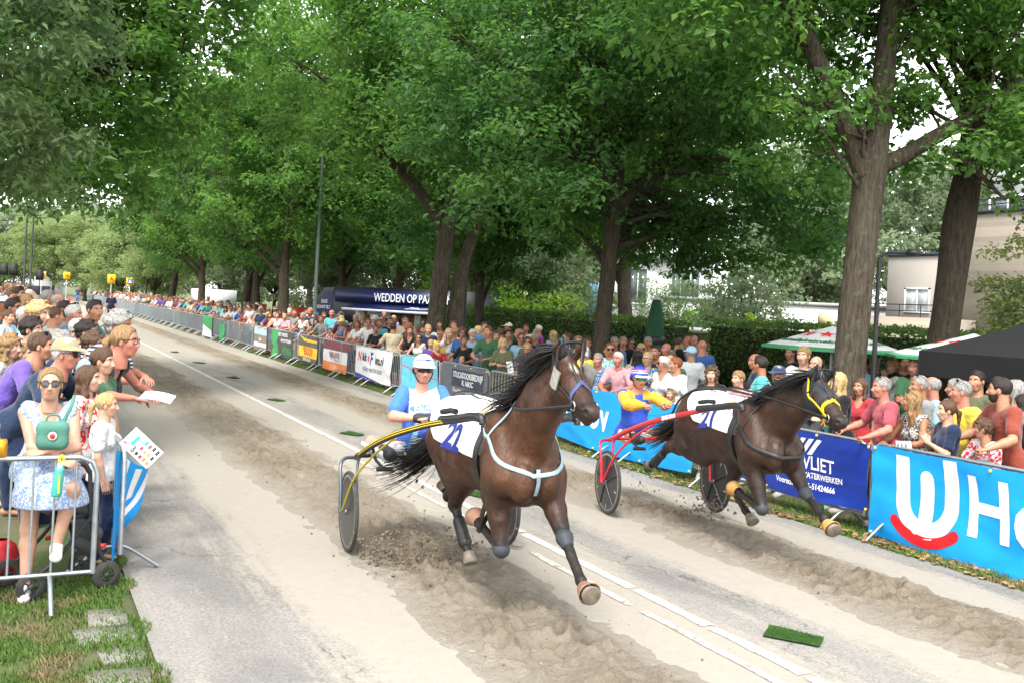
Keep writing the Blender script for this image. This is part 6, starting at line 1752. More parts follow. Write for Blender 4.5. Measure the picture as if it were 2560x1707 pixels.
# ------------------------------------------------------------------ banners
def banner_fn(y0, y1, z0, z1, x, seed, amp=.02, sag=0.0, skew=0.0):
 """u: 0 far end .. 1 near end (left to right as read from the road), v: 0 bottom .. 1 top"""
 def f(u, v, off=0.0):
  u, v = np.asarray(u, float), np.asarray(v, float)
  n = (fbm(np.stack([u * 2.2 * abs(y1 - y0) / 2.4 + seed, v * 1.6 + seed * 3, 0 * u], -1), 3) - .5) * 2
  n2 = np.sin((u * 3.1 + v * 1.7) * 3 + seed) * .35
  n3 = .5 - np.abs(fbm(np.stack([u * 3.4 * abs(y1 - y0) / 2.4 + v * 1.8 + seed * 2, v * 2.3 - u + seed, 0 * u + .7], -1), 3) - .5) * 4
  w = amp * (n + n2 + .55 * n3) * (1 - .45 * v)
  X = x - np.abs(amp) * .9 + w - off
  Y = y0 + (y1 - y0) * u + .02 * np.sin(v * 5 + seed)
  Z = z0 + (z1 - z0) * v - sag * np.sin(u * PI) * (1 - v) + skew * u - .012 * np.abs(np.sin(u * PI * 5 + seed)) * v
  return np.stack([X, Y, Z], -1)
 return f
def cloth(name, f, mat, parent=None, nu=64, nv=26):
 b = MB(); b.grid(lambda u, v: f(u, v), nu, nv); b.grid(lambda u, v: f(u, v, -.004), nu, nv)
 return b.build(name, mat, parent, True)
def print_on(par, f, W, Hh, V2, T, mat, off=.005, name='lettering', md=.04):
 """V2 in metres from the banner's lower left corner"""
 V2, T = subdiv(V2, T, md)
 return ob(name, mesh_np(name, f(V2[:, 0] / W, V2[:, 1] / Hh, off), T, mat, smooth=True), par)
def letters(par, f, W, Hh, txt, cx, cy, size, mat, bold=.0, sx=1.0, shear=0.0, off=.006, name='lettering', align='CENTER'):
 if size > .5:
  gl = [text_mesh(ch, size, 0, 1.0, bold, 'LEFT') for ch in txt]; wd = [g[0][:, 0].max() * sx + .05 * size for g in gl]; x = cx - (sum(wd) / 2 if align == 'CENTER' else 0)
  y0 = text_mesh(txt, size, 0, 1.0, bold)[0][:, 1].min()
  for ch, (tv, tt), w in zip(txt, gl, wd):
   print_on(par, f, W, Hh, np.stack([tv[:, 0] * sx + x, tv[:, 1] - tv[:, 1].min() + y0 + cy], -1), tt, mat, off, 'letter'); x += w
  return
 tv, tt = text_mesh(txt, size, shear, 1.0, bold, align)
 tv = tv * np.array((sx, 1)) + np.array((cx, cy))
 return print_on(par, f, W, Hh, tv, tt, mat, off, name)
def patch(par, f, W, Hh, pts, mat, off=.003, name='panel', md=.08):
 pts = np.asarray(pts, float); n = len(pts)
 c = pts.mean(0); V2 = np.vstack([pts, c]); T = np.array([[i, (i + 1) % n, n] for i in range(n)])
 return print_on(par, f, W, Hh, V2, T, mat, off, name, md)
def rect(x0, y0, x1, y1): return [(x0, y0), (x1, y0), (x1, y1), (x0, y1)]
def strokes(par, f, W, Hh, P, w, mat, off=.004, name='emblem', cap=True):
 P = np.asarray(P, float); T_ = np.gradient(P, axis=0); T_ /= np.linalg.norm(T_, axis=1)[:, None]; Nn = np.stack([-T_[:, 1], T_[:, 0]], -1)
 if cap: # round ends
  pass
 A, B = P + Nn * w / 2, P - Nn * w / 2; k = len(P); V2 = np.vstack([A, B])
 T = np.concatenate([[[i, k + i, k + i + 1], [i, k + i + 1, i + 1]] for i in range(k - 1)])
 return print_on(par, f, W, Hh, V2, T, mat, off, name, .08)
CW = M((.78, .78, .79), .55, var=.04, name='printed_white')
MTIE = M(srgb(232, 205, 40), .5, name='cable_tie')
def ban(label, y0, y1, z0, z1, mat, seed, amp=.02, sag=0.0, x=XB - .03, skew=0.0):
 f = banner_fn(y0, y1, z0, z1, x, seed, amp, sag, skew)
 o = cloth('banner', f, mat); tag(o, label, 'banner', 'sponsor banners on the right barriers')
 if y0 < 30:
  for u in (.01, .34, .67, .99):
   for v in (.03, .97): b = MB(); b.box((0, 0, 0), (.035, .016, .03)); c = b.build('cable_tie', MTIE, o); c.location = f(np.array([u]), np.array([v]), .004)[0]
 return o, f, abs(y1 - y0), z1 - z0
SKYB = M(srgb(18, 150, 222), .6, var=.06, scale=3, bmp=.25, bscale=7, name='bright_blue_banner')
# the big bright blue one with the smiling letter
o, f, W, Hh = ban('bright blue banner with white letters and a red smile', 8.06, 3.6, -.06, .93, SKYB, 2.3, .05, .06)
def arc(cx, cy, r, a0, a1, n=26): t = np.radians(np.linspace(a0, a1, n)); return np.stack([cx + r * np.cos(t), cy + r * np.sin(t)], -1)
xL, xR, yb = .42, 1.03, .50
U = np.vstack([[(xL, .93)], [(xL, .72)], arc((xL + xR) / 2, .52, (xR - xL) / 2, 180, 360), [(xR, .72)], [(xR, .97)]])
strokes(o, f, W, Hh, U, .17, CW)
strokes(o, f, W, Hh, [((xL + xR) / 2, .30), ((xL + xR) / 2, .5), ((xL + xR) / 2, .74)], .17, CW, .0045)
patch(o, f, W, Hh, arc((xL + xR) / 2, .74, .085, 0, 360, 20)[:-1], CW, .0042, 'emblem')
REDS = M(srgb(214, 28, 36), .6, var=.05, name='red_print')
sm = arc((xL + xR) / 2, .66, .56, 228, 312, 24)
strokes(o, f, W, Hh, sm, .115, REDS, .005)
for e in (sm[0], sm[-1]): patch(o, f, W, Hh, arc(e[0], e[1], .0575, 0, 360, 16)[:-1], REDS, .0052, 'emblem')
letters(o, f, W, Hh, 'Hoorne', 1.20, .56, .80, CW, .018, .92, align='LEFT')
# dark blue
o, f, W, Hh = ban('dark blue banner with white slanted bars beside horse 21', 10.62, 8.12, .20, .95, M(srgb(24, 52, 142), .35, var=.08, scale=3, name='dark_blue_banner'), 5.1, .03, .06, skew=-.03)
for k in range(3): patch(o, f, W, Hh, [(1.28 + .13 * k, .50), (1.36 + .13 * k, .50), (1.50 + .13 * k, .68), (1.42 + .13 * k, .68)], CW, name='emblem')
letters(o, f, W, Hh, 'VANVLIET', 1.52, .40, .21, CW, .003)
letters(o, f, W, Hh, 'GROND-WEG-WATERWERKEN', 1.50, .265, .088, CW, .002); letters(o, f, W, Hh, 'Voorschoten 06-51424666', 1.52, .15, .088, CW, .002)
# bright blue behind the second driver
o, f, W, Hh = ban('bright blue banner with white letters behind the blue-jacketed driver', 15.3, 11.3, .04, .96, SKYB, 8.2, .03, .08)
letters(o, f, W, Hh, 'Hoov', 1.05, .52, .62, CW, .015, .95)
# dark grey plasterer banner
o, f, W, Hh = ban('dark grey plasterer banner with white lettering', 20.66, 18.2, .12, .93, M(srgb(92, 98, 104), .5, var=.12, scale=3, name='grey_banner'), 1.4, .018)
patch(o, f, W, Hh, rect(.62, .35, 2.28, .72), M(srgb(50, 56, 72), .6))
letters(o, f, W, Hh, 'STUCADOORSBEDRIJF', 1.46, .60, .175, CW, .004, .88); letters(o, f, W, Hh, 'R. NIKIC', 1.48, .44, .16, CW, .004)
letters(o, f, W, Hh, 'Stucadoren - pleister - spuit', 1.42, .27, .12, CW, .001); letters(o, f, W, Hh, 'Tel. 06-47711', 1.5, .12, .10, CW, .001)
# pale blue with a pink line
o, f, W, Hh = ban('pale turquoise banner with a thin pink line', 23.2, 20.85, .12, .93, M(srgb(104, 196, 216), .55, name='pale_blue_banner'), 3.3, .02)
strokes(o, f, W, Hh, [(.0, .55), (.8, .5), (1.6, .42), (2.35, .38)], .025, M(srgb(220, 70, 140), .6))
# bicycle shop
o, f, W, Hh = ban('white bicycle-shop banner with black, red and blue lettering', 26.9, 23.9, .06, .93, M(srgb(222, 222, 222), .5, var=.05, name='white_banner'), 6.4, .028)
K_ = M((.02, .02, .02), .6)
letters(o, f, W, Hh, 'N', .36, .60, .36, M(srgb(215, 40, 45), .6), .01); letters(o, f, W, Hh, 'ikk', .76, .60, .32, K_, .008); letters(o, f, W, Hh, 'e', 1.10, .60, .32, M(srgb(215, 40, 45), .6), .008)
letters(o, f, W, Hh, 'F', 1.36, .58, .46, M(srgb(40, 60, 150), .6), .014); letters(o, f, W, Hh, 'iets.nl', 2.06, .58, .32, K_, .008)
letters(o, f, W, Hh, 'ebikes met karakter', 1.5, .30, .215, M((.12, .12, .13), .6), .0, .95); patch(o, f, W, Hh, [(0, 0), (2.2, 0), (1.4, .07), (0, .14)], M(srgb(50, 70, 160), .6))
# maroon / white / orange
o, f, W, Hh = ban('maroon, white and orange estate-agent banner', 30.2, 27.75, .04, .93, M(srgb(222, 220, 216), .55, var=.05, name='white_banner'), 7.7, .025)
patch(o, f, W, Hh, rect(0, .62, W, Hh), M(srgb(122, 58, 66), .6)); patch(o, f, W, Hh, rect(0, 0, W, .26), M(srgb(232, 126, 62), .6))
letters(o, f, W, Hh, 'RIJNLAND', 1.22, .47, .26, M(srgb(130, 40, 48), .6), .003, .9); letters(o, f, W, Hh, 'MAKELAARS', 1.45, .33, .11, M((.15, .12, .12), .6)); letters(o, f, W, Hh, 'WEIJERS', 1.2, .12, .2, M(srgb(245, 200, 170), .6), .004)
# yellow
o, f, W, Hh = ban('yellow and dark grey banner with red lettering', 33.2, 30.9, .08, .93, M(srgb(88, 82, 74), .5, var=.1, name='dark_banner'), 9.2, .03)
patch(o, f, W, Hh, rect(.0, .16, W, .50), M(srgb(240, 190, 40), .6)); patch(o, f, W, Hh, [(0, .85), (.8, .66), (W, .66), (W, .73), (.8, .73), (0, .85)], M(srgb(240, 190, 40), .6))
letters(o, f, W, Hh, "'EKOON", 1.2, .34, .34, M(srgb(200, 40, 30), .6), .008); letters(o, f, W, Hh, 'VERHUIZINGEN', 1.1, .08, .15, CW, .002)
# green / black
o, f, W, Hh = ban('black and green banner with white and green lettering', 37.2, 34.0, -.02, .93, M(srgb(58, 58, 56), .5, var=.1, name='black_banner'), 4.8, .025)
patch(o, f, W, Hh, [(0, .4), (.25, .4), (.9, .55), (1.2, .95), (.0, .95)], M(srgb(60, 150, 82), .6)); patch(o, f, W, Hh, [(.1, 0), (1.0, 0), (1.2, .25), (.9, .55), (.25, .4)], M(srgb(60, 150, 82), .6))
letters(o, f, W, Hh, 'NIET. VERKEERD.', 1.75, .82, .18, CW, .004); letters(o, f, W, Hh, 'AAN UW PROBLEEM', 2.2, .62, .16, CW, .004); letters(o, f, W, Hh, 'ADWIN', 2.4, .26, .36, M(srgb(60, 150, 82), .6), .006)
# grey / white
o, f, W, Hh = ban('small grey, white and pale blue banner', 40.3, 38.1, .0, .93, M(srgb(124, 112, 98), .55, var=.1, name='taupe_banner'), 2.9, .02)
patch(o, f, W, Hh, rect(0, .62, W, Hh), M(srgb(168, 196, 206), .6)); patch(o, f, W, Hh, rect(0, .16, W, .32), M(srgb(214, 214, 212), .6)); letters(o, f, W, Hh, 'salon', 1.1, .47, .25, CW, .003)
# green and white flag
o, f, W, Hh = ban('green and white cloth hung on a far barrier', 52.6, 49.9, -.05, .95, M(srgb(34, 140, 66), .6, name='green_flag'), 5.9, .03)
patch(o, f, W, Hh, [(0, 0), (W, 0), (W, .3), (.4, .55), (0, .6)], CW)
o, f, W, Hh = ban('plain green cloth hung on a far barrier', 47.9, 46.7, .0, .75, M(srgb(30, 150, 84), .6), 1.9, .03)
# loose blue banner on the end of the left row
def fl(u, v, off=0.0):
 u, v = np.asarray(u, float), np.asarray(v, float)
 X = .735 + .30 * u * (.35 + .65 * v) + .05 * np.sin(v * 4 + u * 6) * u + off
 Y = 8.10 + .42 * u - .06 * np.sin(v * 7) * u
 Z = .12 + .88 * v - .24 * u * v + .16 * u * (1 - v) + .02 * np.sin(u * 9)
 return np.stack([X, Y, Z], -1)
o = cloth('banner', fl, SKYB, None, 24, 24); tag(o, 'loose bright blue banner with white loops and red corner on the left barrier', 'banner')
for P, w, m_ in (([(.30, .98), (.30, .6), (.42, .42), (.62, .40), (.80, .5), (.86, .9)], .15, CW), ([(.56, .95), (.58, .7), (.60, .58)], .12, CW), ([(.18, .14), (.34, .12), (.55, .18)], .13, REDS)):
 P = bez(np.array(P), 6); T_ = np.gradient(P, axis=0); T_ /= np.linalg.norm(T_, axis=1)[:, None]; Nn = np.stack([-T_[:, 1], T_[:, 0]], -1); k = len(P)
 V2 = np.clip(np.vstack([P + Nn * w / 2, P - Nn * w / 2]), 0, 1); T = np.concatenate([[[i, k + i, k + i + 1], [i, k + i + 1, i + 1]] for i in range(k - 1)])
 Vq = np.concatenate([fl(V2[:, 0], V2[:, 1], .005), fl(V2[:, 0], V2[:, 1], -.008)]); ob('emblem', mesh_np('emblem', Vq, np.concatenate([T, T[:, ::-1] + len(V2)]), m_), o)
# ------------------------------------------------------------------ betting truck
MNAVY = M(srgb(10, 16, 42), .35, var=.1, coat=.3, name='navy_paint'); MNAVYD = M(srgb(14, 16, 26), .4, name='dark_paint'); MBLUEP = M(srgb(14, 28, 76), .35, name='blue_panel')
def truck():
 r = empty('betting_truck', (16.5, 37.0, -.1), rad(-60)); tag(r, 'dark blue betting truck with a raised blue awning behind the crowd', 'truck')
 # local: +x towards the tail (image right), serving side on -y, origin at tail foot; body runs to -x
 L = 7.6; H = 2.82; W = 2.4
 def box(name, c, d, m, par=r): b = MB(); b.box((0, 0, 0), d); o = b.build(name, m, par); o.location = c; return o
 def sp(name, pts, m, par=r): b = MB(); b.poly(pts); return b.build(name, m, par)
 bd = box('body', (-L / 2, W / 2, .45 + (H - .45) / 2), (L, W, H - .45), MNAVYD)
 fas = box('sign_panel', (-L / 2 - .1, -.03, 2.42), (L - .5, .05, .56), MBLUEP)
 def lt(txt, x, z, s, par, y=-.065, m=CW, sx=.8):
  tv, tt = text_mesh(txt, s, bold=.004); ob('lettering', mesh_np('lettering', np.stack([x + tv[:, 0] * sx, 0 * tv[:, 0] + y, z + tv[:, 1]], -1), tt, m), r)
 lt('WEDDEN OP PAARDEN', -3.0, 2.40, .50, fas)
 # serving hatch recess, pillars, counter, menu boards
 box('hatch_back', (-3.4, -.02, 1.35), (5.6, .03, 1.30), M(srgb(92, 66, 44), .7, var=.4, scale=4))
 for k in range(4): box('hatch_pillar', (-5.9 + k * 1.62, -.05, 1.35), (.34 if k else .5, .05, 1.34), M(srgb(188, 184, 176), .6))
 for k in range(5): box('notice_board', (-7.2 + k * 1.62 + (.1 if k else 0), -.085, 1.28), (.42, .02, .62), M(srgb(96, 100, 106), .6))
 box('menu_screen', (-4.9, -.08, 1.78), (1.1, .03, .32), M(srgb(150, 186, 200), .4)); box('menu_screen', (-1.6, -.08, 1.72), (.5, .03, .3), M(srgb(150, 186, 200), .4))
 box('counter', (-3.3, -.22, .80), (5.8, .38, .05), M(srgb(150, 148, 144), .5))
 aw = MB(); aw.box((0, 0, 0), (6.2, 1.0, .05), np.array(Matrix.Rotation(rad(14), 3, 'X'))); a = aw.build('awning', MBLUEP, r); a.location = (-3.0, -.5, 1.98)
 b = MB(); b.box((0, 0, 0), (6.25, .06, .10)); e = b.build('awning_edge', M(srgb(190, 192, 196), .5), r); e.location = (-3.0, -.98, 1.85)
 tv, tt = text_mesh('ZEturf', .42, shear=.3, bold=.004); R = np.array(Matrix.Rotation(rad(14), 3, 'X'))
 ob('lettering', mesh_np('lettering', np.stack([tv[:, 0] + .6, tv[:, 1] * 1.0, 0 * tv[:, 0] + .03], -1) @ R.T + np.array((-3.0, -.5, 1.98)), tt, CW), r)
 # cab with sloped fairing
 x0 = -L - .05
 prof = [(x0, 2.78), (x0 - .55, 2.74), (x0 - 1.15, 2.25), (x0 - 1.75, 1.45), (x0 - 1.95, 1.2), (x0 - 2.0, .5), (x0, .5)]
 b = MB()
 for y in (.1, W - .1): b.poly([(x, y, z) for x, z in (prof if y > 1 else prof[::-1])])
 for i in range(len(prof)): (xa, za), (xb, zb) = prof[i], prof[(i + 1) % len(prof)]; b.poly([(xa, .1, za), (xb, .1, zb), (xb, W - .1, zb), (xa, W - .1, za)])
 b.build('cab', MNAVY, r)
 sp('fairing_panel', [(x0 - .05, .08, 2.62), (x0 - .5, .08, 2.6), (x0 - 1.1, .08, 2.0), (x0 - 1.3, .08, 1.62), (x0 - .05, .08, 1.62)], MBLUEP)
 lt('ELKE', x0 - .55, 2.12, .22, r, .06); lt('SECONDE TELT', x0 - .62, 1.86, .20, r, .06, sx=.62)
 sp('side_window', [(x0 - .15, .08, 1.52), (x0 - 1.3, .08, 1.52), (x0 - 1.62, .08, 1.1), (x0 - .15, .08, 1.1)], MGLASS)
 ws = sp('windscreen', [(x0 - 1.17, .25, 2.23), (x0 - 1.78, .25, 1.47), (x0 - 1.78, W - .25, 1.47), (x0 - 1.17, W - .25, 2.23)], MGLASS); ws.location = (-.02, 0, .02)
 a_ = np.linspace(0, 2 * PI, 25); b = MB(); b.tube(np.stack([x0 - 1.48 + .18 * np.sin(a_), 1.2 + .3 * np.cos(a_), 1.86 + .23 * np.sin(a_)], -1), .02, 5, cap=False); b.build('emblem', CW, r)
 for x in (x0 - 1.1, -1.4, -2.3):
  b = MB(); b.lathe([(0, .14), (.2, .14), (.42, .12), (.45, .05), (.45, -.1), (0, -.1)], (0, 0, 0), 20, RY); w = b.build('wheel', MTYRE, r, True); w.location = (x, .2, .45)
truck()
# ------------------------------------------------------------------ hedges and shrubs
def leafy(name, label, cat, boxes, n, size, mat, seed, core=None, group=None, rough=.12):
 """boxes: (cx, cy, cz, lx, ly, lz, rz); leaves over their surfaces, uneven"""
 rs = np.random.RandomState(seed); C = []
 b = MB()
 for (cx, cy, cz, lx, ly, lz, rz) in boxes:
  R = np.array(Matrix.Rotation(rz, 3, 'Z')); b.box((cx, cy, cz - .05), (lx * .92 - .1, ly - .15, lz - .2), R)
  A = np.array([lx * ly, lx * lz * 2, ly * lz * 2]); k = rs.choice(3, int(n * A.sum() / sum(x[3] * x[4] + 2 * x[3] * x[5] + 2 * x[4] * x[5] for x in boxes)), p=A / A.sum())
  p = rs.rand(len(k), 3) - .5; s = np.where(rs.rand(len(k)) < .5, -.5, .5)
  p[k == 0, 2] = .5; p[k == 1, 1] = s[k == 1]; p[k == 2, 0] = s[k == 2]
  p = p * np.array((lx, ly, lz)); p += rs.randn(len(k), 3) * .035
  p += (fbm(p * 1.3 + seed, 3)[:, None] - .5) * 2 * rough * np.sign(p)
  C.append(p @ R.T + np.array((cx, cy, cz)))
 C = np.concatenate(C)
 V, F = leaves(C, np.full(len(C), .04), 1, size, rs, elong=1.5, up=.35)
 e = empty(name, (0, 0, 0)); tag(e, label, cat, group)
 ob('foliage', mesh_np('foliage', V, F, mat, smooth=False), e); b.build('inner_fill', core or M((.012, .02, .008), .9, var=.4, scale=5), e)  # solid core box; the hedge's dark inner shade is put into its colour
 return e
leafy('hedge', 'clipped dark green hedge left of the closed green parasol', 'hedge', [(15.3, 28.5, .98, 1.2, 14.5, 2.16, 0.0)], 30000, .085, LEAF_HEDGE, 5, group='clipped hedges')
leafy('hedge', 'tall clipped green hedge behind the white beer parasols', 'hedge', [(16.3, 15.6, 1.02, 1.3, 9.6, 2.24, 0.0)], 26000, .075, LEAF_HEDGE, 6, group='clipped hedges')
def shrub(name, label, loc, R, hgt, n, size, mat, seed, elong=1.7, trunk=False, group=None):
 rs = np.random.RandomState(seed); lob = [(0, 0, hgt * .55, R, R, hgt * .45)]
 for k in range(5): a = k * 1.3 + rs.rand(); lob.append((R * .5 * math.cos(a), R * .5 * math.sin(a), hgt * (.35 + .45 * rs.rand()), R * .55, R * .55, hgt * .28))
 C, Rr = lobes_clumps(lob, max(30, n // 60), rs, R * .25); C[:, 2] = np.maximum(C[:, 2], .15)
 V, F = leaves(C, Rr, 60, size, rs, elong=elong); e = empty(name, loc); tag(e, label, 'shrub' if not trunk else 'tree', group)
 ob('crown', mesh_np('crown', V, F, mat, smooth=False), e)
 ob('stem', make_trunk('stem', [([(0, 0, -.1), (0, 0, hgt * .3), (.1, 0, hgt * .8)], [.08, .06, .02])], C, BARKD, seed, 25), e)
 return e
shrub('round_bush', 'bright green rounded bush above the dark hedge', (19.5, 37.5, -.1), 2.2, 3.3, 6000, .13, LEAF_BRIGHT, 11)
shrub('round_bush', 'bright yellow-green bush left of the globe lamp beyond the truck tail', (18.0, 42.0, -.1), 2.0, 4.6, 6000, .14, LEAF_BRIGHT, 12)
shrub('willow_shrub', 'silvery willow-leaved tree in front of the white building', (28.5, 39.5, -.1), 2.2, 4.2, 8000, .15, LEAF_WILLOW, 13, 3.2, True)
shrub('willow_shrub', 'second silvery tree behind the tall hedge', (29.0, 36.6, -.1), 1.9, 3.8, 6000, .15, LEAF_WILLOW, 14, 3.2, True)
shrub('round_bush', 'small bright bush peeking over the tall hedge', (20.5, 25.0, -.1), 1.2, 2.7, 2500, .11, LEAF_BRIGHT, 15)
shrub('round_bush', 'pale green tree rising above the tall hedge', (24.6, 29.5, -.1), 1.9, 4.6, 7000, .15, LEAF_FAR, 18, 1.7, True)
shrub('conical_holly', 'variegated conical holly at the right edge above the gazebo', (15.6, 10.9, -.1), 1.2, 4.7, 17000, .095, LEAF_VARI, 16)
# low white-capped wall between the hedges
b = MB(); b.box((0, 0, .85), (.25, 5.2, 1.9)); w_ = b.build('garden_wall', M(srgb(150, 128, 108), .85, var=.2, scale=9, bmp=.4, bscale=25)); w_.location = (18.6, 23.6, -.1)
tag(w_, 'low brick garden wall with a white coping between the hedges', 'wall')
b = MB(); b.box((0, 0, 1.88), (.5, 5.4, .16)); b.build('coping', M((.75, .75, .74), .6), w_)
# ------------------------------------------------------------------ buildings
def brick_mat(c0, c1, sc):
 m, nt, bs = node_mat('brickwork'); v = coord(nt, 'Object')
 mp = N(nt, 'Mapping'); mp.inputs['Rotation'].default_value = (PI / 2, 0, PI / 2); nt.links.new(v, mp.inputs['Vector'])
 br = N(nt, 'TexBrick', Scale=sc); br.inputs['Mortar Size'].default_value = .012; br.inputs['Brick Width'].default_value = .45; br.inputs['Row Height'].default_value = .14
 br.inputs['Color1'].default_value = (*c0, 1); br.inputs['Color2'].default_value = (*c1, 1); br.inputs['Mortar'].default_value = (.30, .27, .24, 1)
 nt.links.new(mp.outputs[0], br.inputs['Vector'])
 c = mixc(nt, 1.0, br.outputs[0], mixc(nt, noise(nt, v, .7, 5, .6), (.8, .8, .8), (1.15, 1.15, 1.15)), 'MULTIPLY')
 nt.links.new(c, bs.inputs['Base Color']); bs.inputs['Roughness'].default_value = .9
 bump(nt, bs, br.outputs[1], -.3, .02)
 return m
MBRICK = brick_mat(srgb(140, 130, 116), srgb(160, 148, 132), 2.0)
MWHP = M((.72, .72, .71), .55, var=.05, name='white_panel'); MPANE = M((.10, .12, .13), .08, spec=.8, name='window_pane'); MPANEL = M((.42, .46, .47), .15, spec=.6, name='curtained_pane')
MDARKM = M(srgb(40, 46, 62), .4, name='dark_metal')
def window(par, y, z, w, hgt, x, pane, mull=1, face=-1):
 """window in a wall plane x=const (facing -x)"""
 b = MB(); t = .09
 b.box((0, 0, hgt / 2 - t / 2), (.10, w, t)); b.box((0, 0, -hgt / 2 + t / 2), (.14, w + .1, t)); b.box((0, -w / 2 + t / 2, 0), (.10, t, hgt)); b.box((0, w / 2 - t / 2, 0), (.10, t, hgt))
 for k in range(mull): b.box((0, -w / 2 + w * (k + 1) / (mull + 1), 0), (.09, .07, hgt))
 f = b.build('window', MWHP, par); f.location = (x - .02, y, z)
 for k in range(mull + 1):
  b = MB(); b.box((.02, -w / 2 + w * (k + .5) / (mull + 1), 0), (.02, w / (mull + 1) - .1, hgt - 2 * t)); b.build('pane', pane, f)
def flats():
 r = empty('brick_flats', (40, 0, -.1)); tag(r, 'beige brick flats with flat roofs and dark railings at the right edge', 'building')
 def box(name, lo, hi, m): b = MB(); b.box((np.array(lo) + hi) / 2, np.array(hi) - lo); return b.build(name, m, r)
 box('low_wing', (0, 33.2, 0), (9, 37.3, 5.85), MBRICK); box('tall_wing', (.02, 20, 0), (9, 33.2, 7.75), MBRICK); box('terrace_wall', (-2.2, 31.9, 0), (0, 38.4, 2.75), MBRICK)
 box('roof_edge', (-.08, 33.2, 5.85), (9, 37.4, 5.97), MDARKM); box('roof_edge', (-.08, 20, 7.75), (9, 33.3, 7.87), MDARKM)
 box('penthouse', (1.2, 20, 7.87), (9, 31.0, 11.0), MBRICK); pw = box('white_panel', (1.12, 30.2, 8.6), (1.2, 32.4, 10.8), MWHP); box('white_panel', (1.3, 31.0, 7.87), (6, 32.3, 10.8), MWHP)
 window(r, 31.4, 8.2, 2.0, .9, 1.15, MPANE, 1)
 window(r, 35.35, 3.62, 1.55, 1.25, 0, MPANEL, 1); window(r, 27.5, 3.6, 1.5, 1.25, 0, MPANEL, 1)
 for z in (3.05, 3.35):
  b = MB(); b.tube([(-2.1, 32.0, z), (-2.1, 38.3, z)], .03, 6); b.build('railing', MDARKM, r)
 for k in range(6): b = MB(); b.tube([(-2.1, 32.0 + 1.26 * k, 2.7), (-2.1, 32.0 + 1.26 * k, 3.35)], .025, 6); b.build('railing_post', MDARKM, r)
 for z in (8.15, 8.4): b = MB(); b.tube([(.1, 20, z), (.1, 33.0, z)], .03, 6); b.build('railing', MDARKM, r)
flats()
def school():
 r = empty('white_building', (39.5, 60, -.1), rad(56.5)); tag(r, 'white panelled modern building with blue columns behind the maple', 'building')
 def box(name, lo, hi, m): b = MB(); b.box((np.array(lo) + hi) / 2, np.array(hi) - lo); return b.build(name, m, r)
 box('wall', (0, -5.5, 0), (9, 11, 6.2), MWHP); box('roof', (-.7, -5.9, 6.2), (9, 11.5, 6.5), M((.3, .31, .32), .6)); box('stair_column', (-.3, 2.6, 0), (.2, 3.6, 6.1), M(srgb(120, 190, 225), .5))
 box('blue_panel', (-.1, 5.0, 2.6), (.02, 7.2, 5.8), M(srgb(50, 110, 170), .5)); box('low_block', (-.12, -5.5, 0), (.02, 2.0, 1.4), M((.62, .63, .62), .6))
 for y, w in ((9.2, 2.2), (.1, 2.1), (-3.6, 2.1)):
  window(r, y, 4.2, w, 2.6, -.05, MPANE, 2); window(r, y, .85, w, .8, -.16, MPANE, 2)
 for z in (2.5, 3.6): box('panel_joint', (-.02, -5.5, z), (.01, 11, z + .04), M((.4, .4, .4), .7))
 for y in (-1.6, 1.6, 4.4, 7.6): box('panel_joint', (-.02, y, 0), (.01, y + .04, 6.2), M((.4, .4, .4), .7))
school()
b = MB(); b.box((0, 0, 1.6), (6, 14, 3.2)); o = b.build('white_hall', M((.74, .74, .73), .6)); o.location = (41.5, 46.5, -.1); o.rotation_euler = (0, 0, rad(48)); tag(o, 'low white wall of a hall with a green mural behind the silvery trees', 'building')
b = MB(); b.box((0, 0, 0), (6.3, 14.3, .2)); q = b.build('roof', M((.35, .35, .35), .7), o); q.location = (0, 0, 3.3)
b = MB(); b.box((-3.04, 4.6, 1.7), (.05, 2.4, 1.9)); b.build('mural', M(srgb(120, 180, 70), .6), o); b = MB(); b.tube(bez([(-3.1, 4.0, 1.1), (-3.1, 4.3, 1.7), (-3.1, 4.1, 2.4)], 5), .12, 6); b.build('mural_figure', M(srgb(60, 130, 190), .6), o)
# ------------------------------------------------------------------ lamps, parasols, gazebo
MPOST = M(srgb(58, 70, 62), .5, name='green_post'); MPOSTB = M(srgb(34, 36, 38), .5, name='dark_post')
def post(name, label, x, y, hgt, r0, r1, m, arm=None):
 e = empty(name, (x, y, float(gz(x)))); tag(e, label, 'lamp post')
 b = MB(); b.tube([(0, 0, -.1), (0, 0, 1.2), (0, 0, 1.25), (0, 0, hgt)], [r0 * 1.35, r0 * 1.35, r0, r1], 12); b.build('post', m, e, True)
 if arm:
  b = MB(); b.tube([(0, 0, hgt), (arm[0] * .3, arm[1] * .3, hgt + .08), (arm[0], arm[1], hgt + .08)], r1 * .8, 8); b.build('arm', m, e, True)
  b = MB(); b.lathe([(0, .07), (.10, .05), (.13, .0), (.10, -.03), (0, -.04)], (0, 0, 0), 14); h_ = b.build('lamp_head', m, e, True); h_.location = (arm[0] * 1.1, arm[1] * 1.1, hgt + .07); h_.scale = (1.6 if abs(arm[0]) > abs(arm[1]) else .9, 1.6 if abs(arm[1]) > abs(arm[0]) else .9, 1)
 return e
post('lamp_post', 'tall green lamp post rising into the trees left of the betting truck', 10.9, 40.0, 8.0, .085, .06, MPOST, (-1.2, 0))
post('lamp_post', 'slim dark lamp post with a flat head right of the stout oak', 11.5, 10.9, 3.35, .04, .03, MPOSTB, (.30, -.30))
post('lamp_post', 'thin dark post beside the tail of the betting truck', 12.0, 27.3, 3.4, .05, .04, MPOSTB, (.1, .05))
post('lamp_post', 'dark lamp post far down the avenue', 10.6, 97.0, 7.0, .1, .07, MPOSTB, (-1.0, 0))
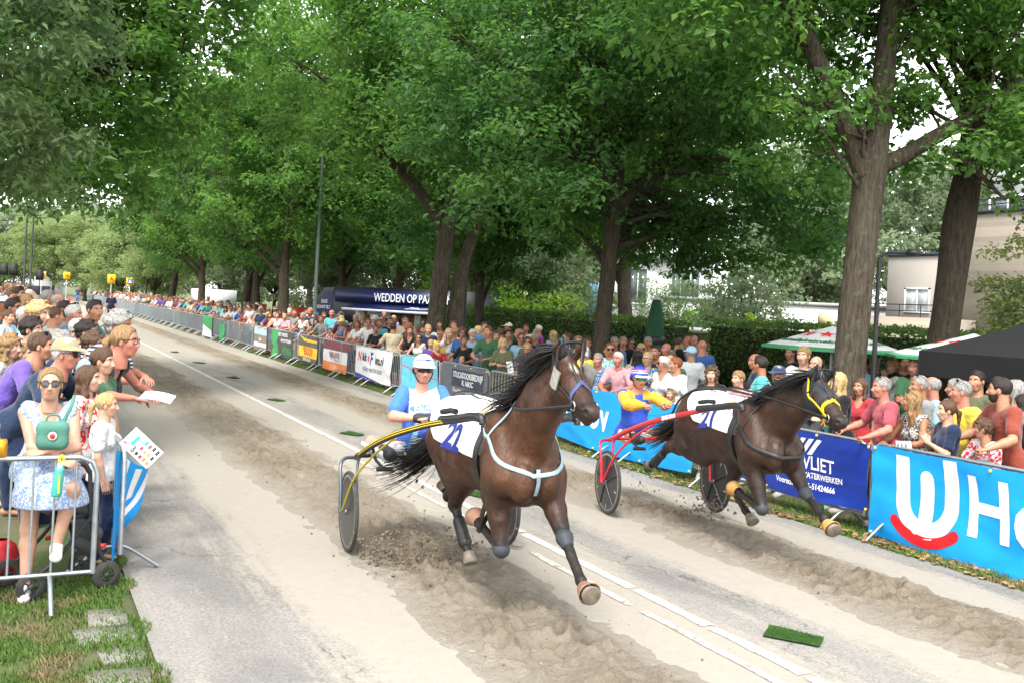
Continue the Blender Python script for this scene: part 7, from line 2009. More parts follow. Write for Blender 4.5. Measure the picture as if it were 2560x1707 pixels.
post('lamp_post', 'far lamp post beyond the left crowd speakers', 1.2, 118.0, 9.0, .12, .08, MPOSTB, (1.2, 0)); post('lamp_post', 'second far lamp post beyond the left crowd speakers', .6, 122.0, 9.5, .12, .08, MPOSTB, (1.2, 0))
MGLOBE = M(srgb(226, 206, 160), .35, var=.05, name='globe_glass')
for k, (x, y, z, lab) in enumerate([(20, 39.1, 2.76, 'cream globe lamp above the hedge near the truck tail'), (20, 31.3, 2.69, 'cream globe lamp in front of the white building'), (18, 18.7, 2.3, 'cream globe lamp peeking over the tall hedge')]):
 e = empty('globe_lamp', (x, y, -.1)); tag(e, lab, 'lamp', 'globe lamps'); b = MB(); b.tube([(0, 0, 0), (0, 0, z - .1)], [.05, .035], 8); b.build('post', MPOSTB, e)
 V, F = shell([(0, 0, z + .1), (0, 0, z + .101)], [.19, .19], .03); ob('globe', mesh_np('globe', V, F, MGLOBE), e)
 b = MB(); b.lathe([(0, .02), (.09, .0), (.07, -.08), (.04, -.1)], (0, 0, z - .09), 12); b.build('collar', MPOSTB, e)
# street light with saucer head
e = empty('saucer_lamp', (13.6, 108, -.1)); tag(e, 'small street lamp with a saucer-shaped white head far down the avenue', 'lamp post'); b = MB(); b.tube([(0, 0, 0), (0, 0, 4.6)], .06, 8); b.build('post', M((.6, .6, .6), .5), e); b = MB(); b.lathe([(0, .25), (.45, .2), (.5, .1), (.2, -.15), (.1, -.3)], (0, 0, 4.8), 16); b.build('lamp_head', M((.75, .75, .74), .4), e)
# closed green parasol
e = empty('closed_parasol', (13, 18.8, -.1)); tag(e, 'closed dark green parasol standing before the hedge', 'parasol')
b = MB(); a = np.linspace(0, 2 * PI, 33)[:-1]
prof = [(.10, .75), (.26, .78), (.27, 1.0), (.25, 1.35), (.22, 1.6), (.20, 1.75), (.16, 2.2), (.10, 2.6), (.085, 2.64), (.0, 2.66)]
V = []
for r_, z_ in prof: rr = r_ * (1 + .16 * np.cos(a * 8) * (z_ < 2.5)); V.append(np.stack([rr * np.cos(a), rr * np.sin(a), 0 * a + z_], -1))
V = np.concatenate(V); i = np.arange(len(prof) - 1)[:, None] * 32; j = np.arange(32)[None]; b.add(V, np.stack([i + j, i + (j + 1) % 32, i + 32 + (j + 1) % 32, i + 32 + j], -1).reshape(-1, 4))
b.build('canopy', M(srgb(14, 66, 40), .7, var=.25, scale=4, name='green_canvas'), e, True)
b = MB(); b.tube([(0, 0, 0), (0, 0, .9)], .03, 8); b.build('pole', MPOSTB, e); b = MB(); b.lathe([(.23, 1.66), (.245, 1.68), (.235, 1.8), (.215, 1.82)], (0, 0, 0), 24); b.build('tie_band', MPOSTB, e); b = MB(); b.lathe([(.0, 2.70), (.07, 2.69), (.085, 2.65)], (0, 0, 0), 14); b.build('cap', M((.6, .6, .6), .5), e)
# white beer parasols: green rim, red star
def parasol(label, x, y, z, R, rot, word):
 e = empty('open_parasol', (x, y, -.1), rot); tag(e, label, 'parasol', 'white beer parasols')
 zt = z + .1 + .38; ze = z + .1
 b = MB(); n = 8; A = np.arange(n) * 2 * PI / n
 for k in range(n):
  p0 = np.array((0, 0, zt)); p1 = np.array((R * math.cos(A[k]), R * math.sin(A[k]), ze)); p2 = np.array((R * math.cos(A[(k + 1) % n]), R * math.sin(A[(k + 1) % n]), ze));
  q1, q2 = p0 + (p1 - p0) * .93, p0 + (p2 - p0) * .93; m_ = (q1 + q2) / 2 + (0, 0, -.02)
  b.add([p0, q1, q2], [[0, 1, 2]], 0); b.add([q1, p1, p2, q2], [[0, 1, 2, 3]], 1)
  b.add([p1, p1 - (0, 0, .04), p2 - (0, 0, .04), p2], [[0, 1, 2, 3]], 1)
 can = b.build('canopy', [M(srgb(214, 214, 210), .6, name='white_canvas'), M(srgb(60, 140, 92), .6, name='green_canvas_rim')], e)
 b = MB(); b.tube([(0, 0, 0), (0, 0, zt)], .025, 8); b.build('pole', M((.6, .6, .6), .4), e)
 for k in range(n):
  am = A[k] + PI / n; out = np.array((math.cos(am), math.sin(am), 0)); sl = (ze - zt); Rm = R * math.cos(PI / n); dn = np.array((out[0] * Rm, out[1] * Rm, sl)); dn /= np.linalg.norm(dn); sd = np.cross(dn, np.cross(out, (0, 0, 1)) * -1)
  tg = np.array((-math.sin(am), math.cos(am), 0)); nr = np.cross(tg, -dn); nr = nr if nr[2] > 0 else -nr
  st = [np.array((0, 0, zt)) + dn * (Rm * .42) + (-dn * math.cos(q) + tg * math.sin(q)) * (.16 if i_ % 2 == 0 else .065) + nr * .006 for i_, q in enumerate(np.arange(10) * PI / 5)]
  b = MB(); b.poly(st); b.build('star', M(srgb(214, 40, 46), .6), can)
  tv, tt = text_mesh(word, .20, bold=.006); ob('lettering', mesh_np('lettering', np.array([np.array((0, 0, zt)) + dn * (Rm * .74) + tg * u - dn * v + nr * .006 for u, v in tv]), tt, M(srgb(30, 110, 66), .6)), can)
parasol('white and green beer parasol half hidden by the stout oak trunk', 12.7, 13.0, 1.80, 1.2, .2, 'Heineken'); parasol('white and green beer parasol beside the black gazebo', 13.2, 10.55, 1.80, 1.3, .5, 'Heineken')
# black gazebo
e = empty('gazebo', (12.40, 7.55, -.1)); tag(e, 'black pop-up gazebo at the right edge', 'gazebo')
b = MB(); hw = 1.5; hy_ = 2.0; z0, z1, zt = 1.70, 2.03, 3.0
c4_ = [(-hw, -hy_), (hw, -hy_), (hw, hy_), (-hw, hy_)]
for k in range(4):
 (xa, ya), (xb, yb) = c4_[k], c4_[(k + 1) % 4]
 b.grid(lambda u, v, xa=xa, ya=ya, xb=xb, yb=yb: np.stack([(xa + (xb - xa) * u) * (1 - v), (ya + (yb - ya) * u) * (1 - v), z1 + (zt - z1) * v - .06 * np.sin(v * PI) * 1.0], -1), 9, 9)
 b.grid(lambda u, v, xa=xa, ya=ya, xb=xb, yb=yb: np.stack([(xa + (xb - xa) * u) * (1.004 + .01 * np.sin(u * 17) * (1 - v)), (ya + (yb - ya) * u) * (1.004 + .01 * np.sin(u * 17) * (1 - v)), z0 + (z1 - z0) * v], -1), 13, 3)
b.build('canopy', M(srgb(17, 17, 20), .8, var=.1, scale=3, name='black_canvas'), e)
for k in range(4): b = MB(); b.box((c4_[k][0] * .98, c4_[k][1] * .98, .95), (.05, .05, 1.95)); b.build('leg', M((.5, .5, .52), .4, .6), e)
# ------------------------------------------------------------------ far signs, speakers, trailer
MYS = M(srgb(246, 190, 24), .5, var=.05, name='sign_yellow')
def sign(label, x, y, z, w, hgt, sym):
 e = empty('road_sign', (x, y, 0)); tag(e, label, 'sign'); b = MB(); b.tube([(0, .06, 0), (0, .06, z)], .05, 6); b.build('post', M((.5, .5, .5), .5), e)
 b = MB(); b.box((0, 0, z), (w, .06, hgt)); b.build('board', MYS, e)
 if sym == 'ped': b = MB(); b.box((0, -.04, z), (w * .66, .03, hgt * .6)); b.build('blue_field', M(srgb(24, 90, 190), .5), e); b = MB(); b.poly([(-w * .24, -.06, z - hgt * .2), (w * .24, -.06, z - hgt * .2), (0, -.06, z + hgt * .22)]); b.build('white_triangle', CW, e)
 else:
  tv, tt = text_mesh(sym, hgt * .6, bold=.02); ob('lettering', mesh_np('lettering', np.stack([tv[:, 0], 0 * tv[:, 0] - .05, z + tv[:, 1]], -1), tt, M((.03, .03, .03), .6) if sym != 'A' else M(srgb(214, 40, 46), .6)), e)
sign('yellow pedestrian crossing sign beyond the left crowd speakers', 2.1, 110, 2.9, .8, .8, 'ped'); sign('yellow road sign with a red mark far down the road', 8.6, 110, 2.9, .75, .95, 'A'); sign('yellow pedestrian crossing sign far down the avenue', 10.4, 110, 2.75, .75, .8, 'ped'); sign('yellow sign with a black letter R far down the avenue', 12.3, 108, 2.6, 1.0, .7, 'R')
sign('orange square sign at the far end of the road', 5.6, 140, 3.2, .8, .9, 'H')
def speaker(label, x, y, z):
 e = empty('loudspeaker', (x, y, 0)); tag(e, label, 'speaker', 'loudspeakers on stands by the left crowd'); b = MB(); b.tube([(0, 0, .6), (0, 0, z - .3)], .02, 8); b.tube([(0, 0, .7), (.4, .2, 0)], .015, 6); b.tube([(0, 0, .7), (-.4, .2, 0)], .015, 6); b.tube([(0, 0, .7), (0, -.45, 0)], .015, 6); b.build('stand', MPOSTB, e)
 b = MB(); b.box((0, 0, z), (.38, .34, .58)); b.build('cabinet', M((.02, .02, .022), .6), e); b = MB(); b.lathe([(.0, .0), (.12, .02), (.14, .0)], (0, -.175, z - .08), 16, RY); b.build('cone', MRUB, e)
speaker('black loudspeaker on a stand, leftmost above the left crowd', -.66, 58, 2.80); speaker('large black loudspeaker above the left crowd', -.22, 56, 2.80); speaker('black loudspeaker on a stand beside the yellow crossing sign', 1.05, 60, 2.62)
def white_box(name, label, x, y, lx, ly, lz, rz=0.0):
 e = empty(name, (x, y, -.1), rz); tag(e, label, 'trailer'); b = MB(); b.box((0, 0, .55 + lz / 2), (lx, ly, lz)); b.build('body', M((.72, .72, .72), .5), e)
 for sx in (-1, 1):
  b = MB(); b.lathe([(0, .1), (.3, .1), (.33, 0), (.3, -.1), (0, -.1)], (0, 0, 0), 14, RY); w = b.build('wheel', MTYRE, e); w.location = (sx * lx * .25, -ly / 2 - .05, .33)
white_box('white_trailer', 'white trailer standing behind the far crowd', 16.5, 96, 3.6, 2.0, 1.9, rad(20)); white_box('white_trailer', 'small white trailer at the far end of the road', 4.2, 165, 4.0, 2.2, 2.6)
# black mesh screen at the far end
b = MB(); b.box((0, 0, .9), (6, .05, 1.5)); o = b.build('screen', M((.03, .03, .035), .8)); o.location = (1.2, 156, 0); tag(o, 'black cloth screen across the far end of the road', 'screen')
# parked cars behind the far crowd
def car(label, x, y, rz, col):
 e = empty('parked_car', (x, y, -.1), rz); tag(e, label, 'car', 'cars parked behind the far crowd')
 prof = [(-2.1, .35), (-2.15, .75), (-1.7, .95), (-1.1, 1.42), (.5, 1.45), (1.2, .98), (2.0, .85), (2.1, .4)]
 b = MB();
 for s in (-.82, .82): b.poly([(x_, s, z_) for x_, z_ in prof])
 for i in range(len(prof)): (xa, za), (xb, zb) = prof[i], prof[(i + 1) % len(prof)]; b.poly([(xa, -.82, za), (xb, -.82, zb), (xb, .82, zb), (xa, .82, za)])
 b.build('body', M(col, .25, coat=.5), e)
 for s in (-1, 1): b = MB(); b.poly([(-1.3, s * .83, 1.0), (-1.0, s * .83, 1.34), (.45, s * .83, 1.36), (.95, s * .83, 1.0)]); b.build('side_window', MGLASS, e)
 for xx in (-1.3, 1.3):
  for s in (-1, 1): b = MB(); b.lathe([(0, .1), (.28, .1), (.32, .05), (.32, -.05), (.28, -.1), (0, -.1)], (0, 0, 0), 16, RY); w = b.build('wheel', MTYRE, e); w.location = (xx, s * .78, .32)
for k, (x, y, c, n) in enumerate([(20, 78, srgb(190, 40, 40), 'red'), (23, 84, srgb(60, 90, 160), 'blue'), (19.5, 70, srgb(200, 200, 204), 'silver'), (22, 62, srgb(210, 70, 50), 'orange-red')]):
 car(n + ' car parked in the park behind the far crowd', x, y, rad(70 + 9 * k), c)
# ------------------------------------------------------------------ spectators
CN=dict(white='e4e4e2',cream='e2d8c2',black='1c1c1e',navy='22304e',blue='3a66a8',ltblue='9cc4dc',teal='2a7f86',turquoise='5cc0c0',green='3c6a48',olive='66684a',khaki='a89878',grey='909090',dgrey='4c4c50',red='b8343c',maroon='6e2230',coral='e8735c',orange='e87838',yellow='e8cc50',pink='e4aab0',magenta='a8308c',purple='6e56b0',lilac='b8a4cc',brown='7a5238',peach='e8b494',beige='cfc0a4',denim='5a7a9c',brick='8e4030',tan='c8a078',rose='b8505c',forest='3f6e4a',ink='24344f')
NM=dict(ltblue='light blue',dgrey='dark grey')
HN=dict(blond='blond',dblond='dark blond',brown='brown-haired',dark='dark-haired',black='black-haired',grey='grey-haired',white='white-haired',red='red-haired',ginger='ginger')
GN=dict(tshirt='T-shirt',polo='polo shirt',long='long-sleeved shirt',tank='sleeveless top',crop='cropped top')
HS=dict(long='long-haired',longcurly='with long curls',ponytail='with a ponytail',bun='with a bun',curly='with curly hair',balding='balding',bald='bald',bob='with bobbed hair',buzz='with cropped hair')
def where_r(y,x):
 T=[(5.2,'near the right edge'),(6.9,'behind the near blue banner'),(8.2,'behind the smiling blue banner'),(9.6,'behind the dark blue banner'),(11.4,'behind horse 21'),(13.2,'behind the blue-jacketed driver'),(15.2,'behind the middle blue banner'),(18.2,'beside the head of horse 22'),(20.8,'behind the dark grey banner'),(23.4,'behind the turquoise banner'),(27,'behind the white banner'),(30.3,'behind the maroon banner'),(33.3,'behind the yellow banner'),(37.3,'behind the green and black banner'),(41,'behind the taupe banner'),(46,'just beyond the taupe banner'),(50,'behind the plain green cloth'),(55,'beyond the green flag'),(62,'in the far right crowd'),(999,'deep in the far right crowd')]
 for a,n in T:
  if y<a: break
 r='at the rail' if x<9.3 else 'second row' if x<9.95 else 'third row' if x<10.9 else 'standing well back'
 return r+' '+n
def label(hair,hairc,top,cn,ex,pat,wh):
 hn='bald' if hair=='bald' else HN[hairc]
 pt={'plain':'','stripe':'striped ','vstripe':'striped ','floral':'floral ','leaf':'leaf-print ','redflor':'red floral ','splat':'splattered ','tie':'patterned ','speckle':'speckled '}[pat]
 c=NM.get(cn,cn); g=GN.get(top,'top'); e=''
 for q in ex: e={'sun':'sunglasses and ','cap':'cap and ','hat':'sun hat and ','beard':'beard and ','specs':'glasses and ','suntop':''}[q.split(':')[0]]+e
 e=e.replace('beard and ','')
 for l in (f'{hn} person in {e}{pt}{c} {g} {wh}', f'{hn} person in {pt}{c} {g} {wh}', f'{hn} person in {c} {g} {wh}'):
  if len(l.split())<=12: break
 return l
CROWD = """9.03|8.33|2.75|1.77|rail2|0|0.02|0|r|short|grey|tshirt|rose|trousers|black|suntop|plain|0.013|0|r|person in a rose-red T-shirt gripping the rail at the dark blue banner
9.05|7.89|2.9|1.67|rail|1|0|-0.6|t|long|dblond|tank|black|trousers|beige|suntop|leaf|0.013|0|r|long-haired person in a black and white leaf-print top at the blue banner
9|7.44|2.7|1.58|clap|1|0|0|p|ponytail|brown|tshirt|navy|skirt|khaki||plain|0.013|0|r|young person in a navy T-shirt clapping behind the blue banner
9.38|7.61|3|1.78|stand|0|0.025|-0.6|r|short|grey|polo|yellow|trousers|navy|suntop|plain|0.013|0|r|grey-haired person in a yellow polo shirt behind the clapping girl
9.23|6.94|2.75|1.89|rail2|0|0|-0.6|m|short|dark|tshirt|brick|trousers|navy|beard|plain|0.013|0|r|bearded person in a brick-red T-shirt leaning on the blue banner
9.09|7.01|2.9|1.46|rail|0|0|-0.6|m|mop|brown|tshirt|white|shorts|dgrey||redflor|0.013|0|r|child in a red and white floral shirt behind the blue banner
9.52|8.3|2.7|1.78|stand|0|0|0|t|short|grey|tshirt|grey|shorts|navy|suntop|plain|0.013|0|r|person in a light grey T-shirt behind the leaf-print top
9.92|8.46|2.5|1.76|stand|0|0|-0.6|r|balding|grey|tshirt|ltblue|trousers|dgrey||plain|0.013|0|r|
10.62|8.71|2.9|1.72|stand|1|0|-0.6|m|bob|grey|tshirt|pink|skirt|denim||plain|0.013|0|r|
10.57|8.36|3.3|1.85|hips|0|0|0|m|short|dark|tshirt|olive|trousers|black||plain|0.013|0|r|person in an olive T-shirt standing under the black gazebo
11.39|9.12|3.28|1.78|stand|0|0|0|r|bald|grey|tshirt|cream|trousers|beige||plain|0.013|0|r|
9.83|7.29|2.95|1.82|stand|1|0|-0.6|m|long|grey|tshirt|khaki|skirt|denim||plain|0.013|0|r|
9.82|7.18|2.82|1.68|stand|1|0|-0.6|m|bob|dark|tshirt|black|skirt|beige||plain|0.013|0|r|
9.24|9.22|2.8|1.74|paper|1|0|0|p|long|blond|tshirt|black|shorts|black||plain|0.013|0|r|blond person in a black top behind the head of horse 21
10.63|11.44|3.6|1.96|stand|0|0|0|p|fringe|dblond|tshirt|white|trousers|dgrey||plain|0.013|0|r|tall blond person in a white T-shirt above the mane of horse 21
13.52|14.9|2.8|1.83|stand|0|0|0.6|r|buzz|dark|tshirt|black|shorts|beige||plain|0.013|0|r|
10.63|11.17|3.4|1.84|stand|0|0|0|p|bald|grey|tshirt|grey|shorts|dgrey||plain|0.013|0|r|
13.07|12.6|2.6|1.78|stand|0|0|0.6|r|short|dark|long|ltblue|trousers|denim||plain|0.013|0|r|
13.52|12.78|2.9|1.78|stand|0|0|0.6|r|short|grey|tshirt|navy|trousers|khaki||plain|0.013|0|r|
13.46|12.32|2.6|1.76|shade|0|0|0.6|p|curly|blond|tshirt|white|shorts|navy||plain|0.013|0|r|curly blond person in a white T-shirt with hand raised to the mouth
13.52|12.14|3.54|1.85|stand|0|0|0.6|m|short|dark|tshirt|black|shorts|navy||plain|0.013|0|r|
12.16|10.72|3.5|1.86|fold|0|0.04|0|r|balding|grey|tshirt|green|shorts|dgrey||plain|0.013|0|r|stout person in a green T-shirt at the edge of the black gazebo
9.92|9.6|3.37|1.64|stand|1|0|0|m|long|brown|tank|red|skirt|dgrey||plain|0.013|0|r|person in a red top beside the trunk of the stout oak
9.04|14.65|3.69|1.65|rail|0|0.02|0|r|short|grey|polo|denim|shorts|denim||tie|0.013|0|r|grey-haired person in a blue patterned shirt leaning on the rail by the horse head
9.05|14.03|3.66|1.71|rail|0|0|0|r|short|white|polo|pink|shorts|navy||plain|0.013|0|r|white-haired person in a pink polo shirt leaning on the rail
9.68|14.16|3.6|1.68|stand|1|0|0|p|short|blond|tshirt|denim|skirt|beige|specs|floral|0.013|0|r|person in glasses and a blue and white floral top calling out
9.17|12.97|3.4|1.68|stand|1|0|-0.6|m|short|white|tank|white|skirt|dgrey|sun|plain|0.013|0|r|white-haired person in sunglasses and a white blouse behind the yellow sleeves
9.17|12.64|3.3|1.69|stand|1|0|-0.6|m|short|red|tshirt|white|shorts|beige||plain|0.013|0|r|red-haired person in a loose white top beside the wheelchair
9.92|14.28|3.67|1.80|stand|0|0|0|t|buzz|dark|tshirt|navy|shorts|denim||plain|0.013|0|r|
13.5|20.49|3.79|1.70|fold|1|0|0.6|m|long|brown|polo|magenta|trousers|navy|sun|plain|0.018|0|r|person in a bright magenta blouse in front of the hedge
12.2|18.84|3.68|1.80|stand|0|0|0.6|m|balding|grey|tshirt|black|trousers|beige||plain|0.018|0|r|bald person in a black T-shirt with white letters by the hedge
11.83|17.56|3.71|1.70|stand|1|0|0.6|m|bob|blond|tshirt|cream|skirt|denim|sun|plain|0.018|0|r|
12.47|18.26|3.65|1.82|stand|0|0|0.6|t|short|grey|tshirt|white|shorts|beige||plain|0.018|0|r|
10.61|16.87|2|1.68|stand|1|0|0.6|m|ponytail|red|tshirt|white|shorts|denim||redflor|0.018|0|r|
11.79|16.59|2.6|1.76|stand|0|0|0.6|r|bald|grey|tshirt|turquoise|shorts|navy||plain|0.018|0|r|
13.41|18.49|0.2|1.82|stand|0|0|0|p|short|brown|long|cream|trousers|beige||plain|0.018|0|r|
13.5|18.38|1.8|1.70|stand|1|0|0.6|p|long|blond|tank|khaki|trousers|black||plain|0.018|0|r|
13.49|18.22|1.2|1.87|stand|0|0|0.6|r|bald|grey|tshirt|black|trousers|navy||plain|0.018|0|r|
13.52|18.01|3.61|1.90|stand|0|0|0.6|r|bald|grey|polo|denim|trousers|black|specs|plain|0.018|0|r|
12.23|16.05|0.8|1.86|stand|0|0.04|0.6|r|bald|grey|tshirt|blue|shorts|navy||plain|0.018|0|r|big bald person in a blue T-shirt with back turned beside the tall hedge
10.94|14.66|0.9|1.78|stand|0|0|0.6|m|short|grey|polo|white|trousers|black|cap:9cc4dc|plain|0.018|0|r|
10.05|15.06|0.6|1.66|stand|1|0|0.6|m|long|black|tshirt|khaki|shorts|navy||leaf|0.018|0|r|
8.97|11.5|3.9|1.63|stand|1|0|0|p|longcurly|brown|tshirt|black|skirt|beige||plain|0.013|0|r|brown-haired person in a black V-neck top above the back of horse 21
9.25|11.15|3.3|1.63|rail|0|0|0|p|fringe|dblond|tshirt|pink|shorts|navy||plain|0.013|0|r|boy with a fringe in a pale pink T-shirt above the back of horse 21
9.17|10.32|3.48|1.73|stand|0|0|0|r|short|grey|tshirt|dgrey|shorts|denim|cap:22304e specs beard|plain|0.013|0|r|person in a navy cap and glasses behind the mane of horse 21
9.55|11.12|2.5|1.82|stand|0|0.04|-0.6|t|short|dark|polo|turquoise|shorts|dgrey||plain|0.013|0|r|big person in a turquoise shirt behind the boy in pink
10.42|12.27|2.5|1.80|stand|0|0|0.6|t|balding|grey|tshirt|navy|trousers|black||plain|0.013|0|r|
8.96|12.45|3.68|1.22|stand|1|0|0|p|long|dblond|tshirt|beige|skirt|black|suntop|plain|0.013|0|r|small girl with sunglasses on her head peering over the barrier
10.62|18.12|3.67|1.79|stand|1|0|0.6|p|short|dblond|tshirt|grey|skirt|dgrey|sun|leaf|0.018|0|r|
10.62|18.62|2.6|1.84|stand|0|0|0.6|m|buzz|brown|tshirt|white|trousers|black||plain|0.018|0|r|
13.37|24.24|1.5|1.70|stand|1|0|0.6|p|longcurly|blond|tank|ltblue|shorts|navy||plain|0.018|0|r|
11.45|18.02|3.68|1.80|stand|0|0|0.6|m|short|grey|tshirt|denim|shorts|denim||plain|0.018|0|r|
10.82|18.07|3.7|1.75|stand|0|0|0.6|m|short|brown|tshirt|grey|shorts|black||plain|0.018|0|r|
9.2|18.76|3.82|1.68|paper|1|0|0.6|p|bob|blond|tshirt|olive|dress|olive||plain|0.018|0|r|blond person in an olive dress holding a paper by the open barrier
9.25|19.58|3.8|1.93|rail|0|0.015|0|m|short|brown|tshirt|green|trousers|khaki||plain|0.018|0|r|tall person in a dark green T-shirt at the right end of the grey banner
9.51|21.1|3.91|1.76|stand|0|0|0.6|r|short|white|polo|ltblue|trousers|navy|beard|plain|0.018|0|r|
9.21|20.77|3.74|1.64|rail|1|0|0.6|t|bun|brown|tshirt|black|shorts|denim||plain|0.018|0|r|person in a black T-shirt with a lanyard behind the grey banner
9.01|20.43|3.85|1.20|rail|0|0|0.6|p|short|blond|tshirt|turquoise|trousers|dgrey||plain|0.018|0|r|toddler in a turquoise shirt leaning over the grey banner
8.97|17.26|3.7|1.65|stand|1|0|0.6|t|bun|dblond|tank|navy|skirt|dgrey||plain|0.018|0|r|person with hair tied up in a navy top beside the mane of horse 22
9.39|21.4|3.78|1.78|stand|0|0|0.6|m|mop|brown|tshirt|blue|trousers|navy|sun|plain|0.018|0|r|
10.62|24.85|3.9|1.86|stand|0|0|0.6|r|short|brown|tshirt|navy|shorts|khaki||plain|0.018|0|r|
13.04|26.37|2.2|1.84|stand|0|0|0.6|m|short|brown|tshirt|green|trousers|khaki|cap:d0c8b8|plain|0.018|0|r|
10.62|20.89|2.2|1.83|stand|0|0|0.6|r|bald|grey|tshirt|black|trousers|denim||plain|0.018|0|r|
9.82|19.2|3.78|1.78|stand|0|0|0.6|m|short|brown|tshirt|ltblue|shorts|navy|sun|plain|0.018|0|r|
13.52|26.16|3.71|1.82|stand|0|0|0.6|t|short|brown|tshirt|white|shorts|denim||plain|0.018|0|r|
13.52|25.37|2.4|1.83|stand|0|0|0.6|m|short|white|tshirt|magenta|shorts|denim||plain|0.018|0|r|
13.52|25.49|3.76|1.72|stand|1|0|0.6|m|long|blond|tank|pink|trousers|navy||plain|0.018|0|r|
10.61|20.06|2.4|1.76|stand|0|0|0.6|t|short|grey|tshirt|navy|shorts|black||plain|0.018|0|r|
9.82|18.89|3.73|1.71|stand|1|0|0.6|m|bob|brown|tshirt|olive|trousers|denim|sun|plain|0.018|0|r|
9.82|18.11|3.75|1.60|stand|1|0|0.6|m|mop|brown|tshirt|red|skirt|denim||plain|0.018|0|r|
10.46|21.57|1.9|1.80|stand|0|0|0.6|m|short|brown|tshirt|white|shorts|navy||plain|0.018|0|r|
9.82|20.49|3.88|1.76|stand|1|0|0.6|p|long|brown|tshirt|grey|skirt|dgrey||plain|0.018|0|r|
10.62|21.45|3.72|1.77|stand|1|0|0.6|m|ponytail|black|tank|teal|shorts|khaki||plain|0.018|0|r|
10.62|23.21|2.3|1.79|stand|1|0|0.6|m|long|blond|tank|khaki|shorts|beige||plain|0.018|0|r|
10.62|22.84|3.88|1.91|stand|0|0|0.6|r|short|dark|tshirt|denim|trousers|khaki||plain|0.018|0|r|
9.06|27.28|3.87|1.80|rail2|0|0|0.6|r|short|brown|polo|white|shorts|denim|sun|plain|0.018|0|r|person in sunglasses and a white polo shirt leaning on the white banner
9.01|26.49|3.97|1.62|paper|1|0|0.6|t|ponytail|brown|tshirt|black|shorts|denim||plain|0.018|0|r|person in a black T-shirt holding a race card behind the white banner
8.93|24.91|1.3|1.74|rail2|0|0.02|-0.6|t|short|dark|tshirt|beige|shorts|black||splat|0.018|0|r|person in a splattered beige T-shirt with back turned at the white banner
9.23|24.39|3.9|1.73|rail|1|0|0.6|p|longcurly|red|tank|black|shorts|black||plain|0.018|0|r|person with long red curls in a black top at the turquoise banner
9.02|23.21|3.92|1.58|rail|1|0|0.6|p|long|brown|tank|white|shorts|denim|sun|plain|0.018|0|r|person in sunglasses and a white sleeveless top at the turquoise banner
9.02|22.44|3.89|1.44|stand|0|0|0.6|p|short|blond|tshirt|purple|shorts|black||plain|0.018|0|r|blond boy in a purple T-shirt behind the front driver
9.06|22.02|3.93|1.39|rail|0|0|0.6|p|short|blond|tshirt|red|shorts|navy||plain|0.018|0|r|small blond boy in a red T-shirt behind the front driver
9.37|22.71|3.92|1.66|stand|0|0|0.6|r|short|brown|tshirt|yellow|shorts|beige|cap:7a5238|plain|0.018|0|r|
9.34|21.9|3.87|1.87|lean|1|0|0.6|p|long|blond|tshirt|white|trousers|khaki||plain|0.018|0|r|long-haired blond person in a white ringer T-shirt leaning at the rail
9.37|23.53|3.93|1.76|stand|0|0|0.6|p|short|blond|polo|navy|trousers|black||plain|0.018|0|r|
9.01|28.5|3.93|1.59|paper|1|0|0.6|m|longcurly|brown|tshirt|coral|trousers|denim||plain|0.018|0|r|person in an orange-red T-shirt between the white and maroon banners
9.23|30.43|3.94|1.80|rail|0|0|0.6|r|short|white|polo|maroon|shorts|dgrey|specs|plain|0.018|0|r|white-haired person in glasses and a maroon shirt at the maroon banner
9.37|28.96|3.88|1.75|stand|0|0|0.6|m|mop|dblond|long|white|shorts|khaki||plain|0.018|0|r|
9.37|27.29|3.82|1.77|stand|0|0|0.6|r|buzz|brown|tshirt|turquoise|trousers|denim||plain|0.018|0|r|
10.62|31.69|3.96|1.83|stand|0|0|0.6|p|short|ginger|tshirt|grey|trousers|dgrey||plain|0.018|0|r|
13.52|38.9|3.93|1.88|stand|0|0|0.6|r|bald|grey|tshirt|navy|trousers|khaki|beard|plain|0.018|0|r|
9.82|27.68|3.93|1.83|stand|0|0|0.6|m|short|brown|tshirt|black|shorts|denim||plain|0.018|0|r|
9.82|26.42|3.87|1.92|stand|0|0.02|0.6|r|short|dark|tshirt|beige|trousers|denim||plain|0.018|0|r|
10.24|26.48|3.89|1.72|stand|0|0|0.6|m|short|grey|tshirt|cream|shorts|dgrey|cap:4c7a58|plain|0.018|0|r|
10.62|26.57|3.9|1.83|stand|0|0|0.6|m|short|blond|tshirt|dgrey|shorts|dgrey||plain|0.018|0|r|
10.28|25|3.83|1.80|stand|0|0|0.6|t|balding|dark|tshirt|white|trousers|navy|sun|plain|0.018|0|r|
9.82|26.87|3.9|1.62|stand|0|0|0.6|m|short|brown|tshirt|olive|trousers|khaki|sun|plain|0.018|0|r|
9.82|30.99|3.9|1.81|stand|0|0.02|0.6|m|short|grey|tshirt|grey|shorts|dgrey|specs|plain|0.018|0|r|
9.82|32.68|3.95|1.84|stand|0|0|0.6|r|short|grey|tshirt|ltblue|trousers|black|cap:a89878|plain|0.018|0|r|
13.18|33.63|3.75|1.70|stand|1|0|0.6|m|bob|dark|tshirt|black|shorts|navy||plain|0.018|0|r|
10.62|30.35|3.83|1.75|stand|1|0|0.6|m|short|dark|tshirt|ltblue|skirt|navy|cap:1c1c1e|plain|0.018|0|r|
13.52|37.71|3.77|1.73|stand|1|0|0.6|m|long|blond|tshirt|lilac|shorts|khaki||plain|0.018|0|r|
13.52|41.44|3.84|1.70|stand|1|0|0.6|m|bob|blond|tshirt|white|skirt|khaki||plain|0.018|0|r|
9.03|38.52|3.88|1.68|rail|0|0|0.6|r|balding|white|polo|peach|shorts|khaki||plain|0.018|0|r|balding person in a peach shirt leaning over the green and black banner
